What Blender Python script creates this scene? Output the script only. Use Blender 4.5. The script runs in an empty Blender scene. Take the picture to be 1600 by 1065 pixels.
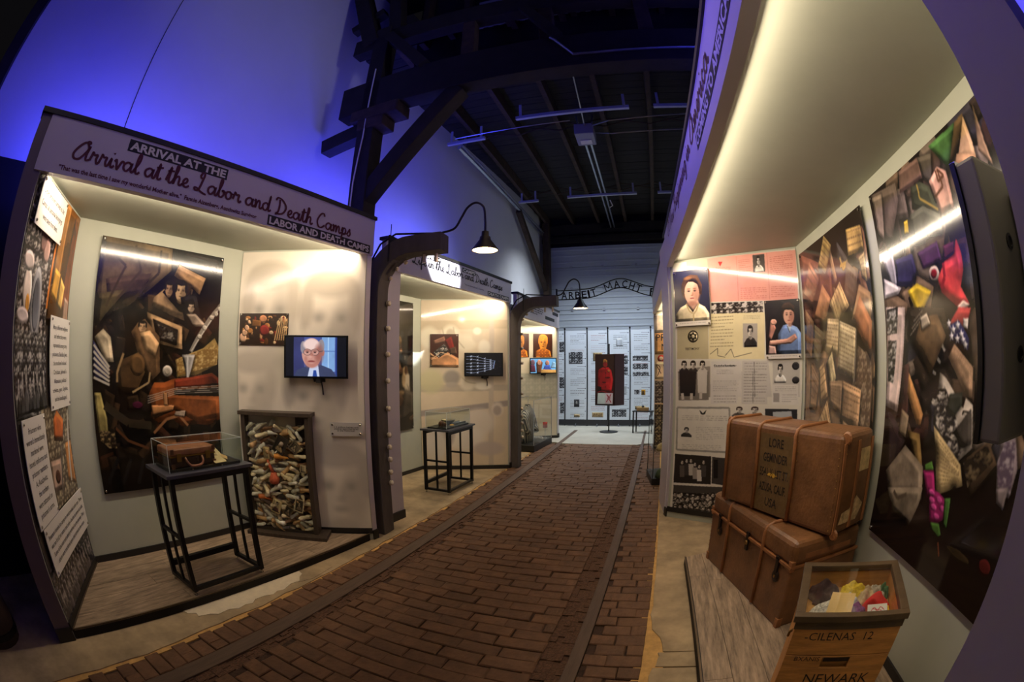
import bpy, bmesh, math, random
import numpy as np
from mathutils import Vector, Matrix
R = random.Random(7)
SC = bpy.context.scene
COL = SC.collection
PI = math.pi

# ------------------------------------------------------------------ camera
cam_data = bpy.data.cameras.new('camera')
cam_data.type = 'PANO'
cam_data.sensor_width = 36.0
cam_data.sensor_height = 24.0
cam_data.clip_start = 0.01
CAM_C = cam_data if hasattr(cam_data, 'panorama_type') else cam_data.cycles
CAM_C.panorama_type = 'FISHEYE_LENS_POLYNOMIAL'
S_MM = 0.0444444            # thousand pixels per millimetre of a 36 mm sensor
CAM_C.fisheye_fov = math.radians(200)
CAM_C.fisheye_polynomial_k0 = 0.0
CAM_C.fisheye_polynomial_k1 = -1.36 * S_MM
CAM_C.fisheye_polynomial_k2 = 0.0
CAM_C.fisheye_polynomial_k3 = -0.2587 * S_MM ** 3
CAM_C.fisheye_polynomial_k4 = 0.0
cam = bpy.data.objects.new('camera', cam_data)
COL.objects.link(cam)
SC.camera = cam
base = Matrix(((1, 0, 0), (0, 0, -1), (0, 1, 0)))
cam.matrix_world = Matrix.Translation((0, 0, 1.5)) @ (Matrix.Rotation(0.3171, 3, 'Z') @ base @ Matrix.Rotation(0.0468, 3, 'X') @ Matrix.Rotation(-0.0034, 3, 'Z')).to_4x4()

# ------------------------------------------------------------------ world, lights, exposure
SC.view_settings.view_transform = 'Standard'
SC.view_settings.look = 'None'
SC.view_settings.gamma = 1.0
SC.view_settings.use_curve_mapping = False
SC.view_settings.exposure = 0.0
w = bpy.data.worlds.new('world'); SC.world = w; w.use_nodes = True
w.node_tree.nodes['Background'].inputs[0].default_value = (0.55, 0.5, 0.6, 1)
w.node_tree.nodes['Background'].inputs[1].default_value = 0.006
WARM = (1.0, 0.83, 0.62); COOL = (0.84, 0.92, 1.0); BLUE = (0.050, 0.055, 1.0)

def light(kind, loc, target, power, color, size=0.1, size_y=None, spot=None, blend=0.3, spread=None):
    d = bpy.data.lights.new('lamp', kind); d.energy = power; d.color = color
    if kind == 'AREA':
        d.shape = 'RECTANGLE'; d.size = size; d.size_y = size_y or size
        if spread: d.spread = spread
    else:
        d.shadow_soft_size = size
    if kind == 'SPOT':
        d.spot_size = spot; d.spot_blend = blend
    o = bpy.data.objects.new('lamp', d); COL.objects.link(o)
    o.location = loc
    v = Vector(target) - Vector(loc)
    o.rotation_euler = v.to_track_quat('-Z', 'Y').to_euler()
    return o

def strip_light(p, q, inward, power, color=WARM, width=0.03, spread=None):
    """LED strip from p to q whose face looks along inward."""
    p, q = Vector(p), Vector(q); c = (p + q) / 2
    o = light('AREA', c, c + Vector(inward), power, color, (q - p).length, width, spread=spread)
    x = (q - p).normalized(); z = -Vector(inward); z = (z - x * z.dot(x)).normalized(); y = z.cross(x)
    o.rotation_euler = Matrix((x, y, z)).transposed().to_euler()
    return o

# blue floods lying on the booth roofs, washing the walls behind; the purple one is an added tint
strip_light((-2.80, 0.12, 2.50), (-2.70, 1.7, 2.50), (-0.75, -0.12, 0.75), 26, BLUE, 0.10)
strip_light((-2.85, 1.9, 2.50), (-2.80, 2.5, 2.50), (-0.75, 0, 0.66), 5, BLUE, 0.10)
strip_light((-2.80, 3.38, 2.50), (-2.78, 3.9, 2.50), (-0.75, 0, 0.70), 34, BLUE, 0.10)
strip_light((-2.75, 5.0, 2.45), (-2.73, 5.8, 2.45), (-0.75, 0, 0.60), 30, BLUE, 0.10)
strip_light((1.05, 3.2, 2.75), (1.1, 0.4, 2.75), (0.6, 0, 0.66), 30, BLUE, 0.12)
strip_light((-2.7, 0.2, 2.78), (-2.6, 2.9, 2.78), (1, 0, 0.0), 18, (0.17, 0.12, 1.0), 0.10, math.radians(70))  # added purple flood facing across the road, tints the right header
# cool house lights of the far room, neutral wash on the long wall, added warm fills for road and header
light('AREA', (-1.1, 9.9, 4.6), (-1.1, 10.3, 0), 100, COOL, 2.6, 1.0, spread=math.radians(118))
light('SPOT', (1.3, 2.3, 4.5), (-3.4, 2.3, 5.3), 55, (0.93, 0.92, 1.0), 0.25, spot=math.radians(58), blend=1.0)
light('SPOT', (0.55, 2.2, 4.3), (-2.235, 4.44, 2.565), 4600, (0.9, 0.95, 1.0), 0.02, spot=math.radians(9), blend=0.25)
light('SPOT', (0.5, 6.9, 4.2), (-2.12, 5.9, 2.45), 85, (0.66, 0.84, 1.0), 0.15, spot=math.radians(62), blend=0.9)  # added cool spot that whitens the middle and far left headers
light('AREA', (-0.9, 3.2, 4.0), (-0.9, 3.4, 0), 7, (1.0, 0.72, 0.48), 1.2, 3.5)  # added warm fill over the road, no visible fixture
light('SPOT', (-0.7, -0.6, 3.9), (-2.4, 1.5, 2.4), 24, (1.0, 0.84, 0.68), 0.3, spot=math.radians(80), blend=1.0)  # added warm spot from behind the camera, lifts the nearest left header

# ------------------------------------------------------------------ materials
def s2l(c):
    c = c / 255.0
    return c / 12.92 if c <= 0.04045 else ((c + 0.055) / 1.055) ** 2.4
def lin(col): return tuple(s2l(c) for c in col) + (1.0,)
MATS = {}
def pmat(name, col, rough=0.6, metal=0.0, noise=None, bump=None, stretch=(1, 1, 1), spec=0.5, emit=None, vary=0.0, alpha=None, wave=None, detail=4.0):
    """Procedural surface: base colour broken up by noise, optional bump, optional per-object variation."""
    if name in MATS: return MATS[name]
    m = bpy.data.materials.new(name); MATS[name] = m; m.use_nodes = True
    nt = m.node_tree; N = nt.nodes; L = nt.links; b = N['Principled BSDF']
    b.inputs['Roughness'].default_value = rough; b.inputs['Metallic'].default_value = metal
    b.inputs['Specular IOR Level'].default_value = spec
    c = lin(col); out = None
    tc = N.new('ShaderNodeTexCoord'); mp = N.new('ShaderNodeMapping'); mp.inputs['Scale'].default_value = stretch
    L.new(tc.outputs['Object'], mp.inputs['Vector'])
    if noise:
        sc, am = noise
        n = N.new('ShaderNodeTexNoise'); n.inputs['Scale'].default_value = sc; n.inputs['Detail'].default_value = detail
        n.inputs['Roughness'].default_value = 0.65
        L.new(mp.outputs[0], n.inputs['Vector'])
        if vary:
            oi = N.new('ShaderNodeObjectInfo'); ad = N.new('ShaderNodeVectorMath'); ad.operation = 'ADD'
            mu = N.new('ShaderNodeMath'); mu.operation = 'MULTIPLY'; mu.inputs[1].default_value = 37.0
            L.new(oi.outputs['Random'], mu.inputs[0]); L.new(mp.outputs[0], ad.inputs[0]); L.new(mu.outputs[0], ad.inputs[1]); L.new(ad.outputs[0], n.inputs['Vector'])
        r = N.new('ShaderNodeValToRGB')
        r.color_ramp.elements[0].position = 0.3; r.color_ramp.elements[1].position = 0.7
        r.color_ramp.elements[0].color = tuple(x * (1 - am) for x in c[:3]) + (1,)
        r.color_ramp.elements[1].color = tuple(min(1, x * (1 + am)) for x in c[:3]) + (1,)
        L.new(n.outputs[0], r.inputs[0]); out = r.outputs[0]
    else:
        rg = N.new('ShaderNodeRGB'); rg.outputs[0].default_value = c; out = rg.outputs[0]
    if wave:
        sc, col2, thr = wave
        wv = N.new('ShaderNodeTexWave'); wv.inputs['Scale'].default_value = sc; wv.inputs['Distortion'].default_value = 0.4
        L.new(mp.outputs[0], wv.inputs['Vector'])
        r2 = N.new('ShaderNodeValToRGB'); r2.color_ramp.interpolation = 'CONSTANT'; r2.color_ramp.elements[1].position = thr
        r2.color_ramp.elements[0].color = (0, 0, 0, 1); r2.color_ramp.elements[1].color = (1, 1, 1, 1)
        L.new(wv.outputs[0], r2.inputs[0])
        mx = N.new('ShaderNodeMixRGB'); mx.inputs[2].default_value = lin(col2); L.new(r2.outputs[0], mx.inputs[0]); L.new(out, mx.inputs[1]); out = mx.outputs[0]
    if vary:
        oi = N.new('ShaderNodeObjectInfo'); hs = N.new('ShaderNodeHueSaturation')
        mr = N.new('ShaderNodeMapRange'); mr.inputs[3].default_value = 1 - vary; mr.inputs[4].default_value = 1 + vary
        L.new(oi.outputs['Random'], mr.inputs[0]); L.new(mr.outputs[0], hs.inputs['Value']); L.new(out, hs.inputs['Color']); out = hs.outputs[0]
    L.new(out, b.inputs['Base Color'])
    if bump:
        sc, st = bump
        n2 = N.new('ShaderNodeTexNoise'); n2.inputs['Scale'].default_value = sc; n2.inputs['Detail'].default_value = 5
        L.new(mp.outputs[0], n2.inputs['Vector'])
        bp = N.new('ShaderNodeBump'); bp.inputs['Strength'].default_value = st; bp.inputs['Distance'].default_value = 0.01
        L.new(n2.outputs[0], bp.inputs['Height']); L.new(bp.outputs[0], b.inputs['Normal'])
    if emit:
        b.inputs['Emission Color'].default_value = lin(emit[0]); b.inputs['Emission Strength'].default_value = emit[1]
    if alpha is not None: b.inputs['Alpha'].default_value = alpha
    return m

def glass_mat(name, tint=(250, 253, 251), rough=0.02, clear=0.985):
    """Thin clear sheet: mostly transparent with a Fresnel reflection."""
    m = bpy.data.materials.new(name); m.use_nodes = True; nt = m.node_tree; N = nt.nodes; L = nt.links
    N.clear(); o = N.new('ShaderNodeOutputMaterial'); t = N.new('ShaderNodeBsdfTransparent'); g = N.new('ShaderNodeBsdfGlossy')
    t.inputs[0].default_value = tuple(x * clear for x in lin(tint)[:3]) + (1,); g.inputs['Roughness'].default_value = rough
    lw = N.new('ShaderNodeLayerWeight'); pw = N.new('ShaderNodeMath'); pw.operation = 'POWER'; pw.inputs[1].default_value = 4.0
    f = N.new('ShaderNodeMath'); f.operation = 'MULTIPLY_ADD'; f.inputs[1].default_value = 0.5; f.inputs[2].default_value = 0.02
    L.new(lw.outputs['Facing'], pw.inputs[0]); L.new(pw.outputs[0], f.inputs[0]); mx = N.new('ShaderNodeMixShader')
    L.new(f.outputs[0], mx.inputs[0]); L.new(t.outputs[0], mx.inputs[1]); L.new(g.outputs[0], mx.inputs[2]); L.new(mx.outputs[0], o.inputs[0])
    return m

# ------------------------------------------------------------------ printed pictures, painted with numpy
_rs = np.random.RandomState(3)
def _noise(n=512):
    out = np.zeros((n, n)); amp = 1.0; tot = 0
    for k in (4, 8, 16, 32, 64, 128):
        g = _rs.rand(k, k); i = np.arange(n) * k / n; i0 = i.astype(int); f = i - i0; f = f * f * (3 - 2 * f); i1 = (i0 + 1) % k
        a = g[np.ix_(i0, i0)] * (1 - f)[:, None] + g[np.ix_(i1, i0)] * f[:, None]; b = g[np.ix_(i0, i1)] * (1 - f)[:, None] + g[np.ix_(i1, i1)] * f[:, None]
        out += amp * (a * (1 - f)[None, :] + b * f[None, :]); tot += amp; amp *= 0.62
    out /= tot; return (out - out.min()) / (out.max() - out.min())
NOISE = _noise()

class Canvas:
    """A flat print measured in metres: x0..x1 along the wall, z0..z1 up."""
    def __init__(s, x0, z0, x1, z1, ppm, bg, grain=0.25):
        s.x0, s.z0, s.ppm = x0, z0, ppm; s.w = int((x1 - x0) * ppm); s.h = int((z1 - z0) * ppm)
        s.x1, s.z1 = x1, z1
        s.a = np.empty((s.h, s.w, 3)); s.a[:] = np.array(bg) / 255.0
        s.a *= (1 + grain * (s.nz(0, s.h, 0, s.w, 0.7) - 0.5))[..., None]
    def nz(s, r0, r1, c0, c1, f=1.0, o=0):
        r = ((np.arange(r0, r1) * f).astype(int) + o) % 512; c = ((np.arange(c0, c1) * f).astype(int) + o * 3) % 512
        return NOISE[np.ix_(r, c)]
    def px(s, p): return (p[0] - s.x0) * s.ppm, (p[1] - s.z0) * s.ppm
    def mask(s, pts):
        P = np.array([s.px(p) for p in pts]); c0 = max(0, int(P[:, 0].min())); c1 = min(s.w, int(P[:, 0].max()) + 2); r0 = max(0, int(P[:, 1].min())); r1 = min(s.h, int(P[:, 1].max()) + 2)
        if c1 <= c0 or r1 <= r0: return None
        X, Y = np.meshgrid(np.arange(c0, c1) + 0.5, np.arange(r0, r1) + 0.5); m = np.zeros(X.shape, bool); n = len(P)
        for i in range(n):
            (x1, y1), (x2, y2) = P[i], P[(i + 1) % n]
            if y1 == y2: continue
            t = ((y1 <= Y) != (y2 <= Y)) & (X < (x2 - x1) * (Y - y1) / (y2 - y1) + x1); m ^= t
        return m, r0, r1, c0, c1
    def put(s, q, col, shade=0.3, al=1.0, f=1.6):
        if q is None: return
        m, r0, r1, c0, c1 = q
        k = shade * (s.nz(r0, r1, c0, c1, f, int(sum(col)) % 400) - 0.5)
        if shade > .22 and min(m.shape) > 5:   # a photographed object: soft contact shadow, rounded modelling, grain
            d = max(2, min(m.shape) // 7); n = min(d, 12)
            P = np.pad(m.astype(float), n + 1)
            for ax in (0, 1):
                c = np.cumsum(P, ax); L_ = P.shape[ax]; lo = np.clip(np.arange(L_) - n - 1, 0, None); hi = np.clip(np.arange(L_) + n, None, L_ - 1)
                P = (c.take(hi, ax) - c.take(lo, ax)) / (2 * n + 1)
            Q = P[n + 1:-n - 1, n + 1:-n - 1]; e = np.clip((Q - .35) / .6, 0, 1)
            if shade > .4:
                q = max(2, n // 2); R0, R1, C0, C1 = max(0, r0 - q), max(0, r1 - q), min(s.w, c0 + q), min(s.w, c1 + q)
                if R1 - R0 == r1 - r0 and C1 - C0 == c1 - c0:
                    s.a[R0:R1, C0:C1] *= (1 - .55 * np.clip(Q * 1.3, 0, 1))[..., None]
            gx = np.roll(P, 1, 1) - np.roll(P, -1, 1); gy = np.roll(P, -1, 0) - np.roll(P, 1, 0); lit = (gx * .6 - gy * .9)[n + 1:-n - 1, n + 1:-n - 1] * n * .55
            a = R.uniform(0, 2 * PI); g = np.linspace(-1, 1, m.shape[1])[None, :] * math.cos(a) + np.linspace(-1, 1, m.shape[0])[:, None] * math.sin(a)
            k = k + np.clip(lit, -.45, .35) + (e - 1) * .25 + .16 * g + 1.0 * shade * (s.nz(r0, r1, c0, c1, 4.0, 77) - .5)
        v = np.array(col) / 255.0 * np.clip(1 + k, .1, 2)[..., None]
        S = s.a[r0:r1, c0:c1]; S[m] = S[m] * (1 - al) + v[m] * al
    def poly(s, pts, col, shade=0.3, al=1.0): s.put(s.mask(pts), col, shade, al)
    def ell(s, cx, cz, rx, rz, col, shade=0.25, al=1.0, soft=0):
        c0 = max(0, int((cx - rx - s.x0) * s.ppm)); c1 = min(s.w, int((cx + rx - s.x0) * s.ppm) + 2); r0 = max(0, int((cz - rz - s.z0) * s.ppm)); r1 = min(s.h, int((cz + rz - s.z0) * s.ppm) + 2)
        if c1 <= c0 or r1 <= r0: return
        X, Y = np.meshgrid(np.arange(c0, c1) + 0.5, np.arange(r0, r1) + 0.5); a, b = s.px((cx, cz))
        d = ((X - a) / max(rx * s.ppm, .5)) ** 2 + ((Y - b) / max(rz * s.ppm, .5)) ** 2
        if soft:
            k = (al * np.clip((1 - d) / soft, 0, 1))[..., None]; S = s.a[r0:r1, c0:c1]; S[:] = S * (1 - k) + k * np.array(col) / 255.0
        else: s.put((d <= 1, r0, r1, c0, c1), col, shade, al)
    def line(s, pts, w, col, al=1.0):
        for (a, b), (c, d) in zip(pts, pts[1:]):
            l = math.hypot(c - a, d - b) or 1; nx, nz = -(d - b) / l * w / 2, (c - a) / l * w / 2
            s.poly([(a + nx, b + nz), (c + nx, d + nz), (c - nx, d - nz), (a - nx, b - nz)], col, 0.2, al)
    def text(s, q, col, n):
        """n rows of illegible small print inside the quad (first edge is the top)."""
        a, b, c, d = [np.array(p) for p in q[:4]]
        for i in range(n):
            t = (i + 0.5) / n; l = a + (d - a) * t; r = b + (c - b) * t; x = 0.03; e = 0.97 if i % 4 != 3 else 0.6
            h = np.linalg.norm(d - a) / n * 0.24
            while x < e:
                u = x + R.uniform(0.04, 0.13); s.line([l + (r - l) * x, l + (r - l) * min(u, e)], h, col, 0.72); x = u + 0.025
    def crowd(s, pts, c1, c2):
        q = s.mask(pts)
        if q is None: return
        m, r0, r1, c0, c3 = q; k = 9.0 / (s.ppm / 400.0)
        v = np.clip((s.nz(r0, r1, c0, c3, k * .9, 91) - .5) * 2.2 + (s.nz(r0, r1, c0, c3, k * 2.3, 37) - .5) * 2.6 + .5, 0, 1)[..., None]; col = (v * np.array(c1) + (1 - v) * np.array(c2)) / 255.0
        S = s.a[r0:r1, c0:c3]; S[m] = col[m]
    def face(s, x0, z0, x1, z1, tone, hair=(40, 34, 30), brow=True):
        cx, cz, rx, rz = (x0 + x1) / 2, (z0 + z1) / 2, (x1 - x0) / 2, (z1 - z0) / 2; dk = lambda q: tuple(int(c * q) for c in tone)
        s.ell(cx, cz + rz * .2, rx * 1.0, rz * .86, hair, .1); s.ell(cx, cz - rz * .08, rx * .82, rz * .9, tone, .06); s.ell(cx, cz + rz * .3, rx * .7, rz * .4, tuple(min(255, int(c * 1.1)) for c in tone), 0, .6, .8)
        s.ell(cx + rx * .45, cz - rz * .15, rx * .5, rz * .85, dk(.62), 0, .75, .9); s.ell(cx, cz - rz * .95, rx * .6, rz * .3, dk(.55), 0, .7, .8)
        s.ell(cx, cz + rz * .8, rx * .8, rz * .3, hair, .1); s.ell(cx - rx * .75, cz + rz * .35, rx * .2, rz * .5, hair, .1); s.ell(cx + rx * .8, cz + rz * .35, rx * .2, rz * .5, hair, .1)
        for sg in (-1, 1):
            s.ell(cx + sg * rx * .36, cz + rz * .1, rx * .3, rz * .17, dk(.5), 0, .75, .9); s.ell(cx + sg * rx * .36, cz + rz * .06, rx * .12, rz * .06, dk(.18), 0, .9, .5)
        s.ell(cx + rx * .1, cz - rz * .12, rx * .14, rz * .26, dk(.6), 0, .7, .9); s.ell(cx, cz - rz * .25, rx * .18, rz * .07, dk(.5), 0, .8, .9)
        s.ell(cx, cz - rz * .5, rx * .32, rz * .09, dk(.42), 0, .85, .8); s.ell(cx, cz - rz * .62, rx * .22, rz * .06, tuple(min(255, int(c * 1.05)) for c in tone), 0, .5, .8)
    def bust(s, x0, z0, x1, z1, tone, hair, cloth):
        w, h = x1 - x0, z1 - z0; cx = (x0 + x1) / 2
        q = [(x0, z0), (x0, z0 + h * .18), (x0 + w * .2, z0 + h * .36), (cx - w * .12, z0 + h * .42), (cx + w * .12, z0 + h * .42), (x1 - w * .2, z0 + h * .36), (x1, z0 + h * .18), (x1, z0)]
        s.poly(q, cloth); d = tuple(int(c * .7) for c in tone)
        s.poly([(cx - w * .1, z0 + h * .55), (cx + w * .1, z0 + h * .55), (cx + w * .14, z0 + h * .36), (cx, z0 + h * .28), (cx - w * .14, z0 + h * .36)], d)
        s.face(cx - w * .22, z0 + h * .42, cx + w * .22, z0 + h * .92, tone, hair)
    def star(s, c, r, col):
        cx, cz = c; P = []
        for i in range(10):
            a = PI / 2 + i * PI / 5; q = r if i % 2 == 0 else r * .42; P.append((cx + q * math.cos(a), cz + q * math.sin(a)))
        s.poly(P, col)
    def ops(s, L, sh=.5):
        for o in L:
            k = o[0]
            if k == 'p': s.poly(o[1], o[2], sh)
            elif k == 'w': s.poly(o[1], o[2], .0)
            elif k == 'l': s.line(o[1], o[2], o[3])
            elif k == 'e': s.ell(o[1], o[2], max(o[3], .004), max(o[4], .004), o[5])
            elif k == 'f': s.face(*o[1:6])
            elif k == 't': s.text(o[1], o[2], o[3])
            elif k == 'c': s.crowd(o[1], o[2], o[3])
            elif k == 'k': s.star(o[1][0], o[2], o[3])
            elif k == 'g': s.bust(o[1][0][0], o[1][1][1], o[1][1][0], o[1][0][1], o[2], o[3], o[4])
        return s
    def clutter(s, x0, z0, x1, z1, n, cols, lo=.03, hi=.12):
        for i in range(n):
            x, z, a, l, w_ = R.uniform(x0, x1), R.uniform(z0, z1), R.uniform(0, PI), R.uniform(lo, hi), R.uniform(lo, hi) * .6; u, v = (math.cos(a) * l, math.sin(a) * l), (-math.sin(a) * w_, math.cos(a) * w_)
            s.poly([(x + i_ * u[0] + j_ * v[0] + R.uniform(-.01, .01), z + i_ * u[1] + j_ * v[1] + R.uniform(-.01, .01)) for i_, j_ in ((-1, -1), (1, -1), (1, 1), (-1, 1))], R.choice(cols), .5)
        return s
    def push(s, k):
        m = s.a.mean((0, 1)); s.a = m + (s.a - m) * k; return s
    def dim(s, k, sat=1.0):
        g = s.a.mean(2, keepdims=True); s.a = (g + (s.a - g) * sat) * k; return s
    def blur(s, n):
        for ax in (0, 1):
            c = np.cumsum(np.concatenate([np.repeat(s.a.take([0], ax), n + 1, ax), s.a, np.repeat(s.a.take([-1], ax), n, ax)], ax), ax); L = s.a.shape[ax]; k = 2 * n + 1
            s.a = (c.take(range(k, k + L), ax) - c.take(range(0, L), ax)) / k
        return s
    def material(s, name, rough=0.3, spec=0.5, emit=0.0, coat=0.0):
        im = bpy.data.images.new(name, s.w, s.h); px = np.ones((s.h, s.w, 4), np.float32); px[..., :3] = np.clip(s.a, 0, 1)
        im.pixels.foreach_set(px.ravel()); im.update(); im.pack()
        m = bpy.data.materials.new(name); m.use_nodes = True; N = m.node_tree.nodes; L = m.node_tree.links; b = N['Principled BSDF']
        t = N.new('ShaderNodeTexImage'); t.image = im; t.extension = 'EXTEND'
        b.inputs['Roughness'].default_value = rough; b.inputs['Specular IOR Level'].default_value = spec
        b.inputs['Coat Weight'].default_value = coat; b.inputs['Coat Roughness'].default_value = rough * .5
        if emit:
            b.inputs['Base Color'].default_value = (0.01, 0.01, 0.01, 1); L.new(t.outputs[0], b.inputs['Emission Color']); b.inputs['Emission Strength'].default_value = emit
        else: L.new(t.outputs[0], b.inputs['Base Color'])
        return m

# ------------------------------------------------------------------ mesh building
class MB:
    def __init__(s): s.v = []; s.f = []; s.m = []; s.uv = {}
    def add(s, vs, fs, mi=0, M=None):
        o = len(s.v); s.v += [tuple(M @ Vector(v)) if M else tuple(v) for v in vs]
        for f in fs: s.f.append([o + i for i in f]); s.m.append(mi)
        return s
    def box(s, x0, y0, z0, x1, y1, z1, mi=0, M=None):
        v = [(x0, y0, z0), (x1, y0, z0), (x1, y1, z0), (x0, y1, z0), (x0, y0, z1), (x1, y0, z1), (x1, y1, z1), (x0, y1, z1)]
        return s.add(v, [(0, 3, 2, 1), (4, 5, 6, 7), (0, 1, 5, 4), (1, 2, 6, 5), (2, 3, 7, 6), (3, 0, 4, 7)], mi, M)
    def prism(s, poly, z0, z1, mi=0, M=None):
        n = len(poly)
        if sum(poly[i][0] * poly[(i + 1) % n][1] - poly[(i + 1) % n][0] * poly[i][1] for i in range(n)) < 0: poly = poly[::-1]
        v = [(x, y, z0) for x, y in poly] + [(x, y, z1) for x, y in poly]
        return s.add(v, [tuple(range(n))[::-1], tuple(range(n, 2 * n))] + [(i, (i + 1) % n, n + (i + 1) % n, n + i) for i in range(n)], mi, M)
    def tube(s, pts, r, n=8, mi=0, M=None, closed=False, flat=None):
        P = [Vector(p) for p in pts]; k = len(P); vs = []; up = Vector((0, 0, 1)); pu = None
        rr = r if isinstance(r, (list, tuple)) else [r] * k
        for i, p in enumerate(P):
            t = (P[(i + 1) % k] - P[i - 1]) if closed else (P[min(i + 1, k - 1)] - P[max(i - 1, 0)])
            t.normalize()
            a = pu if pu is not None else (up if abs(t.z) < .9 else Vector((1, 0, 0)))
            u = (a - t * a.dot(t))
            if u.length < 1e-5: u = t.orthogonal()
            u.normalize(); pu = u; w_ = t.cross(u)
            for j in range(n):
                c = 2 * PI * (j + .5) / n; vs.append(tuple(p + (u * math.cos(c) * (flat or 1) + w_ * math.sin(c)) * rr[i]))
        fs = []
        for i in range(k if closed else k - 1):
            for j in range(n): fs.append((i * n + j, i * n + (j + 1) % n, ((i + 1) % k) * n + (j + 1) % n, ((i + 1) % k) * n + j))
        if not closed: fs += [tuple(range(n))[::-1], tuple((k - 1) * n + j for j in range(n))]
        return s.add(vs, fs, mi, M)
    def bar(s, a, b, w, h, mi=0, up=(0, 0, 1), M=None):
        a, b = Vector(a), Vector(b); t = (b - a).normalized(); u = Vector(up); u = u - t * u.dot(t)
        if u.length < 1e-4: u = Vector((0, 1, 0)) - t * t.y
        u.normalize(); x = t.cross(u); vs = []
        for p in (a, b):
            for i, j in ((-1, -1), (1, -1), (1, 1), (-1, 1)): vs.append(tuple(p + x * (i * w / 2) + u * (j * h / 2)))
        return s.add(vs, [(0, 1, 2, 3), (7, 6, 5, 4), (0, 4, 5, 1), (1, 5, 6, 2), (2, 6, 7, 3), (3, 7, 4, 0)], mi, M)
    def lathe(s, prof, n=16, mi=0, M=None, cap=True):
        vs = [(r * math.cos(2 * PI * j / n), r * math.sin(2 * PI * j / n), z) for r, z in prof for j in range(n)]; k = len(prof)
        fs = [(i * n + j, i * n + (j + 1) % n, (i + 1) * n + (j + 1) % n, (i + 1) * n + j) for i in range(k - 1) for j in range(n)]
        if cap: fs += [tuple(range(n))[::-1], tuple((k - 1) * n + j for j in range(n))]
        return s.add(vs, fs, mi, M)
    def cyl(s, a, b, r, n=10, mi=0, M=None): return s.tube([a, b], r, n, mi, M)
    def build(s, name, mats, parent=None, world=False, smooth=False, bevel=0, seg=2, subsurf=0, weld=False):
        vs = s.v
        if world and parent is not None:
            I = TM[parent.name].inverted(); vs = [tuple(I @ Vector(v)) for v in vs]
        me = bpy.data.meshes.new(name); me.from_pydata(vs, [], s.f); me.update()
        for m in (mats if isinstance(mats, (list, tuple)) else [mats]): me.materials.append(m)
        me.polygons.foreach_set('material_index', s.m)
        bm = bmesh.new(); bm.from_mesh(me)
        if weld: bmesh.ops.remove_doubles(bm, verts=bm.verts, dist=1e-5)
        bmesh.ops.recalc_face_normals(bm, faces=bm.faces)
        if bevel:
            bmesh.ops.bevel(bm, geom=[e for e in bm.edges if e.is_manifold and e.calc_face_angle(0) > .5], offset=bevel, segments=seg, profile=.6, affect='EDGES', clamp_overlap=True)
        bm.to_mesh(me); bm.free()
        if smooth:
            me.polygons.foreach_set('use_smooth', [True] * len(me.polygons))
        o = bpy.data.objects.new(name, me); COL.objects.link(o)
        if parent is not None:
            o.parent = parent; TM[o.name] = TM[parent.name].copy()
        else: TM[o.name] = Matrix.Identity(4)
        if subsurf:
            md = o.modifiers.new('smooth', 'SUBSURF'); md.levels = md.render_levels = subsurf
        return o
TM = {}
def tag(o, label, cat, group=None, kind=None):
    if label: o['label'] = label
    if cat: o['category'] = cat
    if group: o['group'] = group
    if kind: o['kind'] = kind
    return o
def thing(name, label, cat, loc=(0, 0, 0), rz=0.0, group=None, kind=None):
    o = bpy.data.objects.new(name, None); COL.objects.link(o); o.empty_display_size = .05
    o.location = loc; o.rotation_euler = (0, 0, rz); TM[o.name] = Matrix.Translation(loc) @ Matrix.Rotation(rz, 4, 'Z')
    return tag(o, label, cat, group, kind)
def place(o, loc, rz=0.0, rot=None):
    o.location = loc; o.rotation_euler = rot if rot else (0, 0, rz)
    TM[o.name] = Matrix.Translation(loc) @ o.rotation_euler.to_matrix().to_4x4(); return o
def dup(o, loc=None, rot=None, label=None, parent=None, group=None):
    c = o.copy(); COL.objects.link(c)
    if parent is not None: c.parent = parent
    if loc is not None: c.location = loc
    if rot is not None: c.rotation_euler = rot
    if label: c['label'] = label
    if group: c['group'] = group
    for ch in o.children: dup(ch, parent=c)
    return c
def wfmat(frame):
    """Frame of a vertical face seen from the front: x along it from a to b, -y towards the viewer."""
    a, b = frame; return math.atan2(b[1] - a[1], b[0] - a[0])
def wpt(frame, s, off=0.0):
    a, b = Vector(frame[0][:2]), Vector(frame[1][:2]); u = (b - a).normalized(); n = Vector((u.y, -u.x)); return a + u * s + n * off

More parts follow.
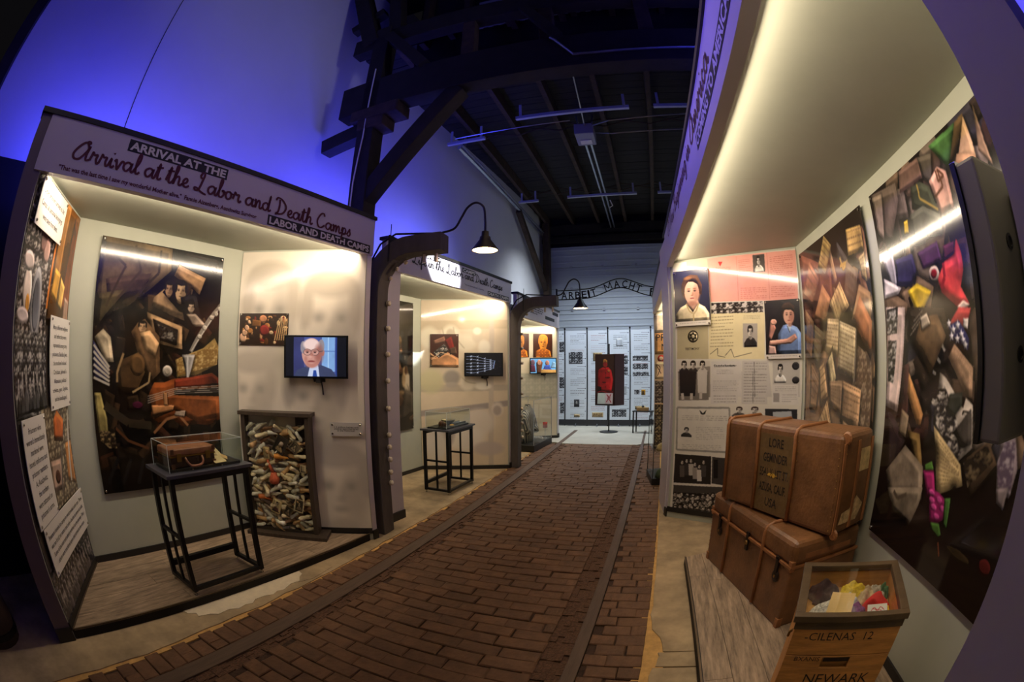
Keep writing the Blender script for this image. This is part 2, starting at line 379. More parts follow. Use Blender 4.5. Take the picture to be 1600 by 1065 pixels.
def sheet(name, frame, s0, z0, s1, z1, off, thick, mat, edge, parent=None, studs=None, stud_in=.02):
    """Flat printed panel: one box whose front face carries the print."""
    w_, h_ = s1 - s0, z1 - z0; b = MB().box(0, -thick, 0, w_, 0, h_, 1); b.m[2] = 0
    me = bpy.data.meshes.new(name); me.from_pydata(b.v, [], b.f); me.materials.append(mat); me.materials.append(edge)
    me.polygons.foreach_set('material_index', b.m); uv = me.uv_layers.new(name='uv')
    for p in me.polygons:
        for li in p.loop_indices:
            v = me.vertices[me.loops[li].vertex_index].co; uv.data[li].uv = (v.x / w_, v.z / h_)
    me.update(); o = bpy.data.objects.new(name, me); COL.objects.link(o); p = wpt(frame, s0, off); rz = wfmat(frame)
    M = Matrix.Translation((p.x, p.y, z0)) @ Matrix.Rotation(rz, 4, 'Z'); TM[o.name] = M
    if parent is not None:
        o.parent = parent; o.matrix_local = TM[parent.name].inverted() @ M
    else: o.location = (p.x, p.y, z0); o.rotation_euler = (0, 0, rz)
    if studs:
        for x, z in ((stud_in, stud_in), (w_ - stud_in, stud_in), (stud_in, h_ - stud_in), (w_ - stud_in, h_ - stud_in)):
            MB().lathe([(.009, 0), (.009, .006), (.006, .009)], 10, M=Matrix.Translation((x, -thick, z)) @ Matrix.Rotation(PI / 2, 4, 'X')).build('standoff_screw', studs, o)
            if off > .004: MB().cyl((x, 0, z), (x, off - .001, z), .005, 8).build('standoff_post', studs, o)
    return o

FONT_CACHE = {}
def lettering(txt, mat, parent, M, height, width=None, bold=0.0, name='lettering', extrude=.0006, res=2, align='LEFT', spacing=1.0, lines=None):
    """Letters as mesh: cap height in metres, M maps (x right, y up, z out) into the parent's space."""
    c = bpy.data.curves.new('lettering', 'FONT'); c.body = txt; c.size = 1.0; c.extrude = 0; c.resolution_u = res; c.offset = bold; c.align_x = align; c.space_character = spacing
    if lines: c.space_line = lines
    t = bpy.data.objects.new('lettering', c); COL.objects.link(t); dg = bpy.context.evaluated_depsgraph_get(); me = bpy.data.meshes.new_from_object(t.evaluated_get(dg))
    bpy.data.objects.remove(t); bpy.data.curves.remove(c)
    k = height / .70; xs = [v.co.x for v in me.vertices] or [0]; w0 = max(xs) - min(xs); sx = k if not width else width / max(w0, 1e-6)
    x0 = min(xs) if align == 'LEFT' else 0
    for v in me.vertices: v.co = M @ Vector(((v.co.x - x0) * sx, v.co.y * k, extrude))
    me.materials.clear(); me.materials.append(mat); o = bpy.data.objects.new(name, me); COL.objects.link(o); o.parent = parent; TM[o.name] = TM[parent.name].copy(); return o
def face_M(x, y, z):  # text plane on a sheet's front (x right, z up, -y out)
    return Matrix(((1, 0, 0, x), (0, 0, -1, y), (0, 1, 0, z), (0, 0, 0, 1)))

# handwriting: one stroke list per letter (x-height 1), joined along the baseline
HAND = {
 'a': (1.15, [[(.85, .8), (.5, 1), (.12, .7), (.1, .25), (.4, 0), (.75, .4), (.9, .95), (.85, .3), (1.0, 0), (1.2, .25)]]),
 'r': (1.0, [[(0, .2), (.15, .9), (.2, 1.1), (.4, .85), (.7, .9), (.65, .4), (.8, 0), (1.05, .25)]]),
 'i': (.6, [[(0, .2), (.22, .95), (.2, .3), (.38, 0), (.62, .25)], [(.33, 1.5), (.37, 1.56), (.36, 1.6)]]),
 'v': (.95, [[(0, .7), (.15, .95), (.3, .2), (.42, 0), (.75, .9), (1.0, .8)]]),
 'l': (.65, [[(0, .2), (.45, 1.3), (.52, 2.05), (.36, 2.2), (.22, 1.4), (.22, .3), (.42, 0), (.68, .25)]]),
 't': (.7, [[(0, .2), (.38, 1.85), (.28, .4), (.42, 0), (.72, .25)], [(.02, 1.3), (.75, 1.45)]]),
 'h': (1.05, [[(0, .2), (.38, 1.5), (.42, 2.1), (.26, 2.1), (.18, 1), (.13, 0), (.28, .7), (.58, 1), (.72, .7), (.7, .25), (.85, 0), (1.08, .25)]]),
 'e': (.8, [[(0, .25), (.45, .5), (.56, .85), (.38, 1), (.14, .65), (.2, .2), (.48, 0), (.84, .25)]]),
 'b': (.95, [[(0, .2), (.38, 1.5), (.42, 2.1), (.26, 2.1), (.2, 1), (.2, .2), (.48, 0), (.75, .35), (.7, .85), (.55, .75), (1.0, .75)]]),
 'o': (.95, [[(.55, .95), (.2, .85), (.08, .4), (.33, 0), (.66, .25), (.68, .75), (.48, .95), (.7, .78), (1.0, .75)]]),
 'n': (1.0, [[(0, .75), (.12, 1), (.15, 0), (.28, .65), (.52, 1), (.66, .75), (.66, .2), (.8, 0), (1.03, .25)]]),
 'm': (1.45, [[(0, .75), (.12, 1), (.15, 0), (.26, .65), (.46, 1), (.56, .75), (.56, 0), (.7, .65), (.92, 1), (1.06, .75), (1.06, .2), (1.2, 0), (1.48, .25)]]),
 'd': (1.15, [[(.75, .75), (.48, 1), (.12, .7), (.1, .25), (.4, 0), (.72, .4), (.98, 2.1), (.82, .4), (.92, 0), (1.18, .25)]]),
 'p': (.95, [[(0, .4), (.2, 1), (.05, -.95), (.24, .7), (.52, 1), (.74, .6), (.5, .05), (.3, .1), (.98, .25)]]),
 's': (.7, [[(0, .2), (.42, 1.05), (.45, .8), (.55, .35), (.33, 0), (.08, .12)]]),
 'f': (.75, [[(0, .2), (.45, 1.5), (.42, 2.1), (.28, 1.8), (.14, -.8), (.32, -.85), (.33, 0), (.78, .3)]]),
 'w': (1.3, [[(0, .8), (.12, .95), (.25, .15), (.4, 0), (.65, .85), (.75, .1), (.9, 0), (1.15, .9), (1.35, .8)]]),
 'g': (1.0, [[(.75, .8), (.45, 1), (.12, .7), (.12, .25), (.4, 0), (.7, .5), (.78, .95), (.7, -.6), (.45, -.95), (.3, -.6), (1.03, .25)]]),
 'c': (.8, [[(.6, .8), (.4, 1), (.12, .65), (.15, .2), (.42, 0), (.82, .25)]]),
 'A': (1.9, [[(1.5, 1.5), (1.15, 1.95), (.6, 1.5), (.1, .6), (.25, .05), (.8, .1), (1.35, .9), (1.62, 1.6), (1.45, .7), (1.5, .1), (1.9, .25)], [(1.15, 1.95), (1.4, 2.1), (1.55, 1.95), (1.35, 1.8)]]),
 'L': (1.6, [[(.55, 1.7), (.75, 2.25), (1.0, 2.1), (.85, 1.2), (.6, .2), (.25, 0), (.1, .25), (.35, .3), (.9, -.05), (1.5, -.25)], [(.55, 1.7), (.8, 1.55)]]),
 'D': (1.7, [[(.5, 2.0), (.55, 1.0), (.35, .1), (.05, -.1)], [(.0, 1.8), (.25, 2.2), (.9, 2.0), (1.45, 1.2), (1.1, .3), (.35, .02), (.15, .2)]]),
 'C': (1.45, [[(1.2, 1.7), (1.05, 2.1), (.6, 1.9), (.15, .9), (.35, .1), (.8, .0), (1.3, .45)]]),
 'N': (1.6, [[(.1, 0), (.45, 1.9), (.6, 1.5), (1.0, .1), (1.15, .8), (1.5, 2.1)]]),
 'B': (1.5, [[(.45, 2.0), (.3, 0)], [(.2, 1.8), (.9, 2.15), (1.1, 1.7), (.5, 1.1), (1.2, .9), (1.15, .2), (.2, .05)]]),
 ' ': (.55, []),
}
def catmull(P, n=5):
    if len(P) < 3: return P
    Q = [P[0]] + P + [P[-1]]; out = []
    for i in range(1, len(Q) - 2):
        p0, p1, p2, p3 = Q[i - 1:i + 3]
        for j in range(n):
            t = j / n; out.append(tuple(.5 * (2 * b + (c - a) * t + (2 * a - 5 * b + 4 * c - d) * t * t + (-a + 3 * b - 3 * c + d) * t ** 3) for a, b, c, d in zip(p0, p1, p2, p3)))
    return out + [P[-1]]
def handwriting(txt, mat, parent, M, xheight, width, pen=.2, name='handwriting'):
    S = []; x = 0
    for ch in txt:
        adv, st = HAND[ch]
        for q in st: S.append([(px + x, py) for px, py in q])
        x += adv
    k = width / x; b = MB()
    for q in S:
        P = catmull(q, 5); P = [(a * k, c * xheight) for a, c in P]; n = len(P); L_, R_ = [], []
        for i, p in enumerate(P):
            a, c = P[max(i - 1, 0)], P[min(i + 1, n - 1)]; dx, dy = c[0] - a[0], c[1] - a[1]; l = math.hypot(dx, dy) or 1
            w_ = pen * xheight * (.5 + .35 * abs(dy) / l) * .5; L_.append((p[0] - dy / l * w_, p[1] + dx / l * w_, .0007)); R_.append((p[0] + dy / l * w_, p[1] - dx / l * w_, .0007))
        b.add(L_ + R_, [(i, n + i, n + i + 1, i + 1) for i in range(n - 1)], 0, M)
    return b.build(name, mat, parent)

# ------------------------------------------------------------------ shared materials
M_wallpaint = pmat('grey_green_paint', (172, 174, 158), .55, noise=(3, .04))
M_white = pmat('white_laminate', (226, 220, 214), .35, noise=(2, .03))
M_fascia = pmat('header_white', (196, 188, 196), .42, noise=(2, .03))
M_black = pmat('black_trim', (30, 26, 24), .5, noise=(20, .2))
M_blackgloss = pmat('black_plastic', (16, 16, 18), .3)
M_steel = pmat('black_steel', (34, 33, 34), .38, .6, noise=(14, .2))
M_screw = pmat('chrome', (200, 198, 190), .2, 1.0)
M_edge = pmat('panel_edge', (50, 46, 44), .4)
M_edgew = pmat('panel_edge_white', (220, 216, 208), .4)
M_ink = pmat('black_ink', (26, 20, 20), .6)
M_inkred = pmat('crimson_ink', (84, 16, 34), .6)
M_inkwhite = pmat('white_ink', (214, 208, 204), .6)
M_plank = pmat('weathered_vinyl_plank', (160, 138, 114), .5, noise=(5, .5), bump=(30, .12), stretch=(9, 1.0, 1), vary=.10)
M_acrylic = glass_mat('clear_acrylic')
M_glass = glass_mat('case_glass', (252, 253, 251), .01, .98)
M_led = pmat('led_diffuser', (255, 236, 200), .5, emit=((255, 220, 165), 2.0))

# ------------------------------------------------------------------ picture data: polygons, strokes and faces in wall metres
STILL_LIFE=[('p',[(0.232,2.318),(0.914,2.31),(0.928,2.148),(0.749,1.997),(0.548,1.854),(0.342,1.787),(0.256,1.68),(0.245,2.003)],(112,90,60)),
('p',[(0.313,2.026),(0.735,2.106),(0.657,1.952),(0.356,1.874)],(88,66,48)),
('p',[(0.257,1.918),(0.534,1.977),(0.342,1.787),(0.25,1.697)],(95,80,48)),
('l',[(0.271,2.251),(0.487,2.133),(0.337,1.838)],0.02,(70,55,35)),
('l',[(0.555,2.288),(0.635,2.114),(0.405,1.861)],0.02,(75,58,38)),
('l',[(0.805,2.285),(0.807,2.115),(0.546,1.871)],0.02,(60,48,30)),
('p',[(1.031,2.307),(1.407,2.291),(1.396,2.165),(1.0,2.176)],(45,38,34)),
('p',[(0.996,2.204),(1.28,2.131),(1.229,1.996),(0.958,2.113)],(196,146,96)),
('p',[(0.781,1.936),(0.963,2.075),(1.16,2.029),(1.117,1.78),(0.763,1.87)],(190,148,104)),
('p',[(0.862,1.98),(0.959,2.104),(1.143,2.066),(1.139,1.843),(1.036,1.854)],(40,30,24)),
('f',0.974,1.926,1.101,2.086,(205,165,120)),
('f',0.876,1.952,0.965,2.066,(170,130,95)),
('p',[(1.039,1.959),(1.196,2.007),(1.272,1.775),(1.107,1.745)],(38,34,32)),
('f',1.111,1.857,1.194,1.933,(200,170,140)),
('p',[(1.101,1.84),(1.203,1.848),(1.325,1.758),(1.17,1.749)],(190,165,140)),
('l',[(1.164,1.558),(1.226,1.656),(1.348,1.819),(1.461,1.938)],0.035,(150,140,125)),
('l',[(1.172,1.565),(1.461,1.928)],0.012,(230,222,205)),
('e',1.369,1.83,0.024,0.019,(215,205,185)),
('e',1.412,1.863,0.024,0.02,(215,205,185)),
('e',1.45,1.903,0.024,0.02,(215,205,185)),
('e',1.3,1.747,0.023,0.02,(215,205,185)),
('e',1.251,1.676,0.023,0.019,(215,205,185)),
('p',[(0.723,1.828),(1.074,1.743),(1.08,1.574),(0.779,1.618)],(206,160,108)),
('p',[(0.782,1.785),(1.032,1.718),(1.024,1.6),(0.831,1.638)],(38,32,28)),
('c',[(0.833,1.748),(1.008,1.702),(0.999,1.627),(0.863,1.649)],(150,140,125),(40,34,30)),
('p',[(0.247,1.629),(0.326,1.687),(0.398,1.636),(0.43,1.466),(0.355,1.464)],(206,186,150)),
('p',[(0.236,1.612),(0.39,1.431),(0.353,1.328),(0.237,1.344)],(45,45,85)),
('l',[(0.242,1.579),(0.39,1.431)],0.018,(225,215,195)),
('l',[(0.243,1.535),(0.39,1.407)],0.018,(225,215,195)),
('l',[(0.244,1.492),(0.389,1.383)],0.018,(225,215,195)),
('l',[(0.244,1.448),(0.389,1.359)],0.018,(225,215,195)),
('l',[(0.243,1.405),(0.388,1.335)],0.018,(225,215,195)),
('l',[(0.242,1.361),(0.387,1.311)],0.018,(225,215,195)),
('p',[(0.585,1.68),(0.652,1.755),(0.71,1.776),(0.855,1.658),(0.865,1.403),(0.766,1.329),(0.697,1.436)],(136,98,62)),
('f',0.646,1.679,0.733,1.763,(226,176,126)),
('p',[(0.668,1.676),(0.763,1.698),(0.852,1.612),(0.817,1.511),(0.72,1.562)],(206,160,108)),
('p',[(0.449,1.467),(0.661,1.542),(0.72,1.401),(0.632,1.258),(0.466,1.259)],(94,66,38)),
('l',[(0.519,1.529),(0.46,1.398),(0.458,1.329)],0.02,(190,150,95)),
('l',[(0.768,1.402),(0.754,1.329),(0.596,1.259)],0.016,(200,165,110)),
('e',0.649,1.453,0.072,0.079,(120,84,46)),
('e',0.934,1.412,0.047,0.042,(240,226,205)),
('e',0.934,1.412,0.029,0.027,(205,190,165)),
('p',[(1.014,1.497),(1.292,1.591),(1.409,1.674),(1.451,1.606),(1.439,1.466),(1.228,1.386),(1.025,1.366)],(214,170,88)),
('c',[(1.026,1.497),(1.437,1.625),(1.439,1.466),(1.037,1.376)],(236,196,116),(160,118,52)),
('p',[(1.076,1.536),(1.208,1.54),(1.177,1.443),(1.132,1.329),(1.106,1.433)],(196,190,182)),
('l',[(1.134,1.528),(1.132,1.348)],0.018,(240,236,228)),
('p',[(0.745,1.239),(0.803,1.329),(0.9,1.329),(1.0,1.357),(1.15,1.367),(1.385,1.402),(1.477,1.346),(1.475,1.043),(1.336,0.99),(1.206,1.007),(1.052,0.996),(0.958,1.068),(0.832,1.036),(0.75,1.076),(0.78,1.148)],(150,72,28)),
('p',[(0.999,1.348),(1.385,1.394),(1.469,1.342),(1.468,1.306),(0.997,1.282)],(136,48,26)),
('p',[(0.774,1.239),(0.996,1.254),(1.472,1.215),(1.462,1.054),(1.208,1.027),(0.987,1.123),(0.786,1.065)],(178,92,38)),
('p',[(0.77,1.166),(0.99,1.161),(0.975,1.124),(0.776,1.093)],(226,150,86)),
('p',[(0.996,1.269),(1.489,1.296),(1.486,1.215),(0.995,1.236)],(34,24,18)),
('l',[(0.738,1.23),(1.022,1.288),(1.489,1.302)],0.005,(215,205,190)),
('l',[(0.737,1.214),(1.022,1.275),(1.489,1.286)],0.005,(215,205,190)),
('l',[(0.736,1.198),(1.021,1.262),(1.488,1.269)],0.005,(215,205,190)),
('l',[(0.735,1.182),(1.02,1.248),(1.488,1.253)],0.005,(215,205,190)),
('p',[(0.885,1.256),(0.922,1.255),(0.928,1.162),(0.891,1.163)],(216,150,90)),
('l',[(0.775,0.964),(0.908,1.06),(1.034,1.083),(1.116,1.003)],0.022,(182,120,72)),
('p',[(0.999,1.113),(1.1,1.119),(1.084,1.072),(0.984,1.085)],(236,206,176)),
('p',[(0.244,1.26),(0.303,1.26),(0.347,1.088),(0.346,0.984),(0.262,0.969)],(196,176,96)),
('c',[(0.267,1.004),(0.406,0.99),(0.413,0.874),(0.343,0.878),(0.269,0.934)],(206,172,110),(50,38,25)),
('l',[(0.421,1.016),(0.528,0.922),(0.712,0.856)],0.02,(116,70,40)),
('l',[(0.332,1.174),(0.543,1.047),(0.757,1.02)],0.06,(62,52,38)),
('e',0.638,1.169,0.048,0.027,(84,24,54)),
('l',[(0.283,0.631),(0.413,0.803)],0.03,(38,36,36)),
('l',[(0.426,0.618),(0.532,0.795)],0.03,(38,36,36)),
('l',[(0.569,0.605),(0.652,0.786)],0.03,(38,36,36)),
('l',[(0.715,0.59),(0.773,0.777)],0.03,(38,36,36)),
('l',[(0.863,0.574),(0.896,0.766)],0.03,(38,36,36))]
KEEPSAKES=[('p',[(1.592,2.326),(1.911,2.288),(1.902,2.204),(1.723,2.018),(1.619,2.107)],(98,84,74)),
('p',[(1.608,2.307),(1.732,2.292),(1.662,2.064),(1.6,2.112)],(128,112,98)),
('p',[(1.971,2.322),(2.198,2.311),(2.185,2.215),(1.932,2.226)],(120,92,82)),
('p',[(2.181,2.311),(2.309,2.282),(2.249,2.165),(2.181,2.209)],(84,76,66)),
('p',[(2.308,2.313),(2.567,2.311),(2.424,2.186),(2.401,2.194)],(70,112,58)),
('p',[(2.567,2.311),(2.648,2.313),(2.587,2.257),(2.447,2.178),(2.424,2.186)],(82,64,40)),
('p',[(2.64,2.304),(2.64,2.204),(2.627,2.113),(2.48,2.165)],(196,156,112)),
('p',[(2.506,2.204),(2.632,2.157),(2.607,2.029),(2.44,2.146)],(186,142,100)),
('p',[(2.732,2.313),(2.719,2.173),(2.725,2.079),(2.66,2.16)],(176,140,104)),
('p',[(2.23,2.185),(2.327,2.216),(2.389,2.177),(2.381,2.027),(2.262,2.034)],(222,168,136)),
('l',[(2.305,2.207),(2.306,2.159),(2.362,2.167),(2.321,2.208),(2.333,2.13),(2.249,2.111)],0.012,(100,64,40)),
('p',[(2.052,2.216),(2.151,2.212),(2.22,2.167),(2.255,2.036),(2.019,2.124)],(62,66,46)),
('l',[(2.116,2.21),(2.113,2.146),(2.251,2.057)],0.012,(176,146,60)),
('p',[(1.986,2.108),(2.126,2.11),(2.257,2.039),(2.248,1.955),(1.977,1.99)],(86,86,70)),
('p',[(1.911,2.095),(1.954,2.094),(1.942,2.028),(1.895,2.039)],(216,180,40)),
('p',[(1.732,2.016),(1.752,1.813),(1.679,1.808),(1.608,1.97)],(196,190,206)),
('p',[(1.592,1.884),(1.786,1.809),(1.746,1.784),(1.578,1.782)],(226,216,220)),
('p',[(1.746,1.951),(1.943,1.941),(1.963,1.853),(1.886,1.801),(1.737,1.823)],(52,46,92)),
('p',[(1.988,1.932),(2.187,1.943),(2.201,1.863),(2.026,1.856)],(78,44,84)),
('p',[(1.849,1.785),(1.951,1.806),(2.081,1.754),(1.988,1.685),(1.925,1.674)],(232,196,48)),
('p',[(2.346,1.917),(2.368,1.855),(2.365,1.797),(2.329,1.739),(2.386,1.666),(2.343,1.656),(2.284,1.668),(2.168,1.736),(2.148,1.796),(2.225,1.852),(2.295,1.864)],(206,62,66)),
('l',[(2.21,1.849),(2.208,1.793),(2.172,1.754)],0.02,(140,34,44)),
('p',[(2.284,1.668),(2.337,1.688),(2.386,1.666),(2.317,1.641)],(232,206,190)),
('p',[(2.232,1.914),(2.325,1.912),(2.309,1.867),(2.227,1.858)],(84,38,60)),
('e',2.119,1.82,0.047,0.034,(190,170,160)),
('e',2.119,1.82,0.027,0.019,(126,26,36)),
('p',[(1.585,1.739),(1.806,1.716),(1.713,1.225),(1.573,1.245)],(216,192,186)),
('c',[(1.593,1.725),(1.727,1.724),(1.699,1.601),(1.584,1.599)],(180,176,172),(40,38,36)),
('c',[(1.59,1.571),(1.696,1.567),(1.653,1.362),(1.588,1.369)],(180,176,172),(40,38,36)),
('p',[(1.828,1.713),(2.181,1.677),(2.2,1.59),(2.039,1.39),(1.811,1.574)],(42,36,30)),
('p',[(1.966,1.66),(2.116,1.654),(2.183,1.563),(2.038,1.412),(1.884,1.546)],(116,90,62)),
('p',[(1.948,1.654),(2.02,1.67),(2.047,1.623),(1.959,1.598)],(206,190,166)),
('t',[(2.167,1.557),(2.188,1.527),(2.071,1.391),(2.038,1.397)],(220,214,204),3),
('t',[(1.895,1.658),(1.99,1.696),(1.945,1.63),(1.829,1.565)],(150,140,126),3),
('p',[(2.21,1.61),(2.297,1.665),(2.392,1.655),(2.367,1.618),(2.255,1.539)],(176,60,60)),
('p',[(2.326,1.622),(2.367,1.618),(2.356,1.58),(2.322,1.589)],(226,216,206)),
('p',[(2.209,1.603),(2.291,1.618),(2.366,1.547),(2.357,1.482),(2.269,1.531),(2.212,1.547)],(38,40,84)),
('k',[(2.244,1.584)],0.024,(226,222,226)),
('k',[(2.281,1.598)],0.024,(226,222,226)),
('k',[(2.306,1.563)],0.024,(226,222,226)),
('k',[(2.273,1.548)],0.024,(226,222,226)),
('k',[(2.335,1.522)],0.024,(226,222,226)),
('k',[(2.318,1.543)],0.024,(226,222,226)),
('k',[(2.227,1.561)],0.024,(226,222,226)),
('k',[(2.21,1.61)],0.024,(226,222,226)),
('p',[(2.247,1.532),(2.39,1.443),(2.39,1.334),(2.343,1.338),(2.194,1.478)],(182,146,116)),
('t',[(2.247,1.522),(2.384,1.437),(2.375,1.352),(2.209,1.471)],(110,80,60),8),
('p',[(2.126,1.422),(2.18,1.4),(2.328,1.29),(2.344,1.331),(2.4,1.308),(2.424,1.154),(2.312,1.076),(2.084,1.212)],(196,184,172)),
('c',[(2.093,1.317),(2.167,1.372),(2.269,1.258),(2.374,1.161),(2.31,1.082),(2.108,1.214)],(210,200,190),(44,40,40)),
('f',2.049,1.286,2.124,1.32,(206,196,186)),
('f',2.107,1.316,2.185,1.354,(206,196,186)),
('f',2.234,1.165,2.305,1.193,(206,196,186)),
('f',2.322,1.256,2.381,1.283,(206,196,186)),
('p',[(2.212,1.338),(2.314,1.35),(2.319,1.303),(2.256,1.25),(2.191,1.28)],(52,54,48)),
('p',[(2.266,1.195),(2.389,1.295),(2.414,1.166),(2.351,1.144)],(70,64,60)),
('p',[(2.094,1.202),(2.354,1.083),(2.398,1.008),(2.194,0.926)],(206,180,128)),
('t',[(2.115,1.178),(2.345,1.074),(2.379,1.011),(2.196,0.942)],(132,108,76),12),
('p',[(2.357,1.097),(2.537,1.195),(2.612,1.125),(2.454,0.968)],(74,58,44)),
('c',[(2.372,1.093),(2.528,1.181),(2.585,1.133),(2.437,1.009)],(110,94,70),(40,32,26)),
('p',[(1.575,1.231),(1.665,1.212),(1.83,1.101),(1.69,0.934),(1.642,0.944)],(56,44,46)),
('p',[(1.763,1.247),(1.845,1.22),(1.826,1.117),(1.744,1.124)],(120,104,84)),
('p',[(1.826,1.417),(1.986,1.241),(1.969,1.192),(1.925,1.187),(1.813,1.317)],(190,136,82)),
('p',[(1.838,1.152),(1.968,1.152),(2.066,0.944),(1.992,0.945)],(156,124,72)),
('p',[(1.648,0.926),(1.834,1.084),(2.039,1.019),(2.075,0.877),(1.745,0.793)],(140,124,106)),
('p',[(1.699,0.848),(2.067,0.933),(2.062,0.857),(2.005,0.731),(1.81,0.753)],(134,120,102)),
('l',[(1.779,0.848),(1.833,0.825),(1.921,0.865)],0.02,(90,78,64)),
('p',[(2.044,1.004),(2.141,1.023),(2.202,0.908),(2.124,0.889)],(176,40,112)),
('p',[(2.116,0.944),(2.22,0.944),(2.301,0.925),(2.323,0.862),(2.26,0.82),(2.187,0.807)],(158,34,104)),
('e',2.157,0.929,0.029,0.014,(206,70,150)),
('e',2.232,0.916,0.027,0.015,(206,70,150)),
('e',2.198,0.876,0.028,0.015,(206,70,150)),
('e',2.277,0.888,0.027,0.014,(206,70,150)),
('e',2.238,0.846,0.027,0.014,(206,70,150)),
('e',2.17,0.9,0.028,0.014,(206,70,150)),
('p',[(2.195,0.81),(2.275,0.825),(2.312,0.788),(2.29,0.765),(2.229,0.779)],(84,136,56)),
('p',[(2.274,0.933),(2.324,0.945),(2.344,0.821),(2.308,0.826)],(70,116,52)),
('p',[(2.053,1.03),(2.114,1.056),(2.141,1.023),(2.061,1.007)],(84,136,56)),
('p',[(2.611,1.131),(2.62,1.205),(2.705,1.237),(2.747,1.129),(2.728,1.029),(2.634,1.049)],(150,134,142)),
('c',[(2.611,1.131),(2.649,1.208),(2.712,1.21),(2.733,1.045),(2.643,1.057)],(176,164,172),(94,78,98)),
('p',[(2.635,1.047),(2.713,1.068),(2.708,0.981),(2.654,1.001)],(140,126,130)),
('e',2.693,0.779,0.045,0.028,(92,30,30)),
('e',2.479,0.757,0.103,0.019,(58,46,30)),
('l',[(2.305,0.754),(2.346,0.703)],0.012,(116,60,36))]
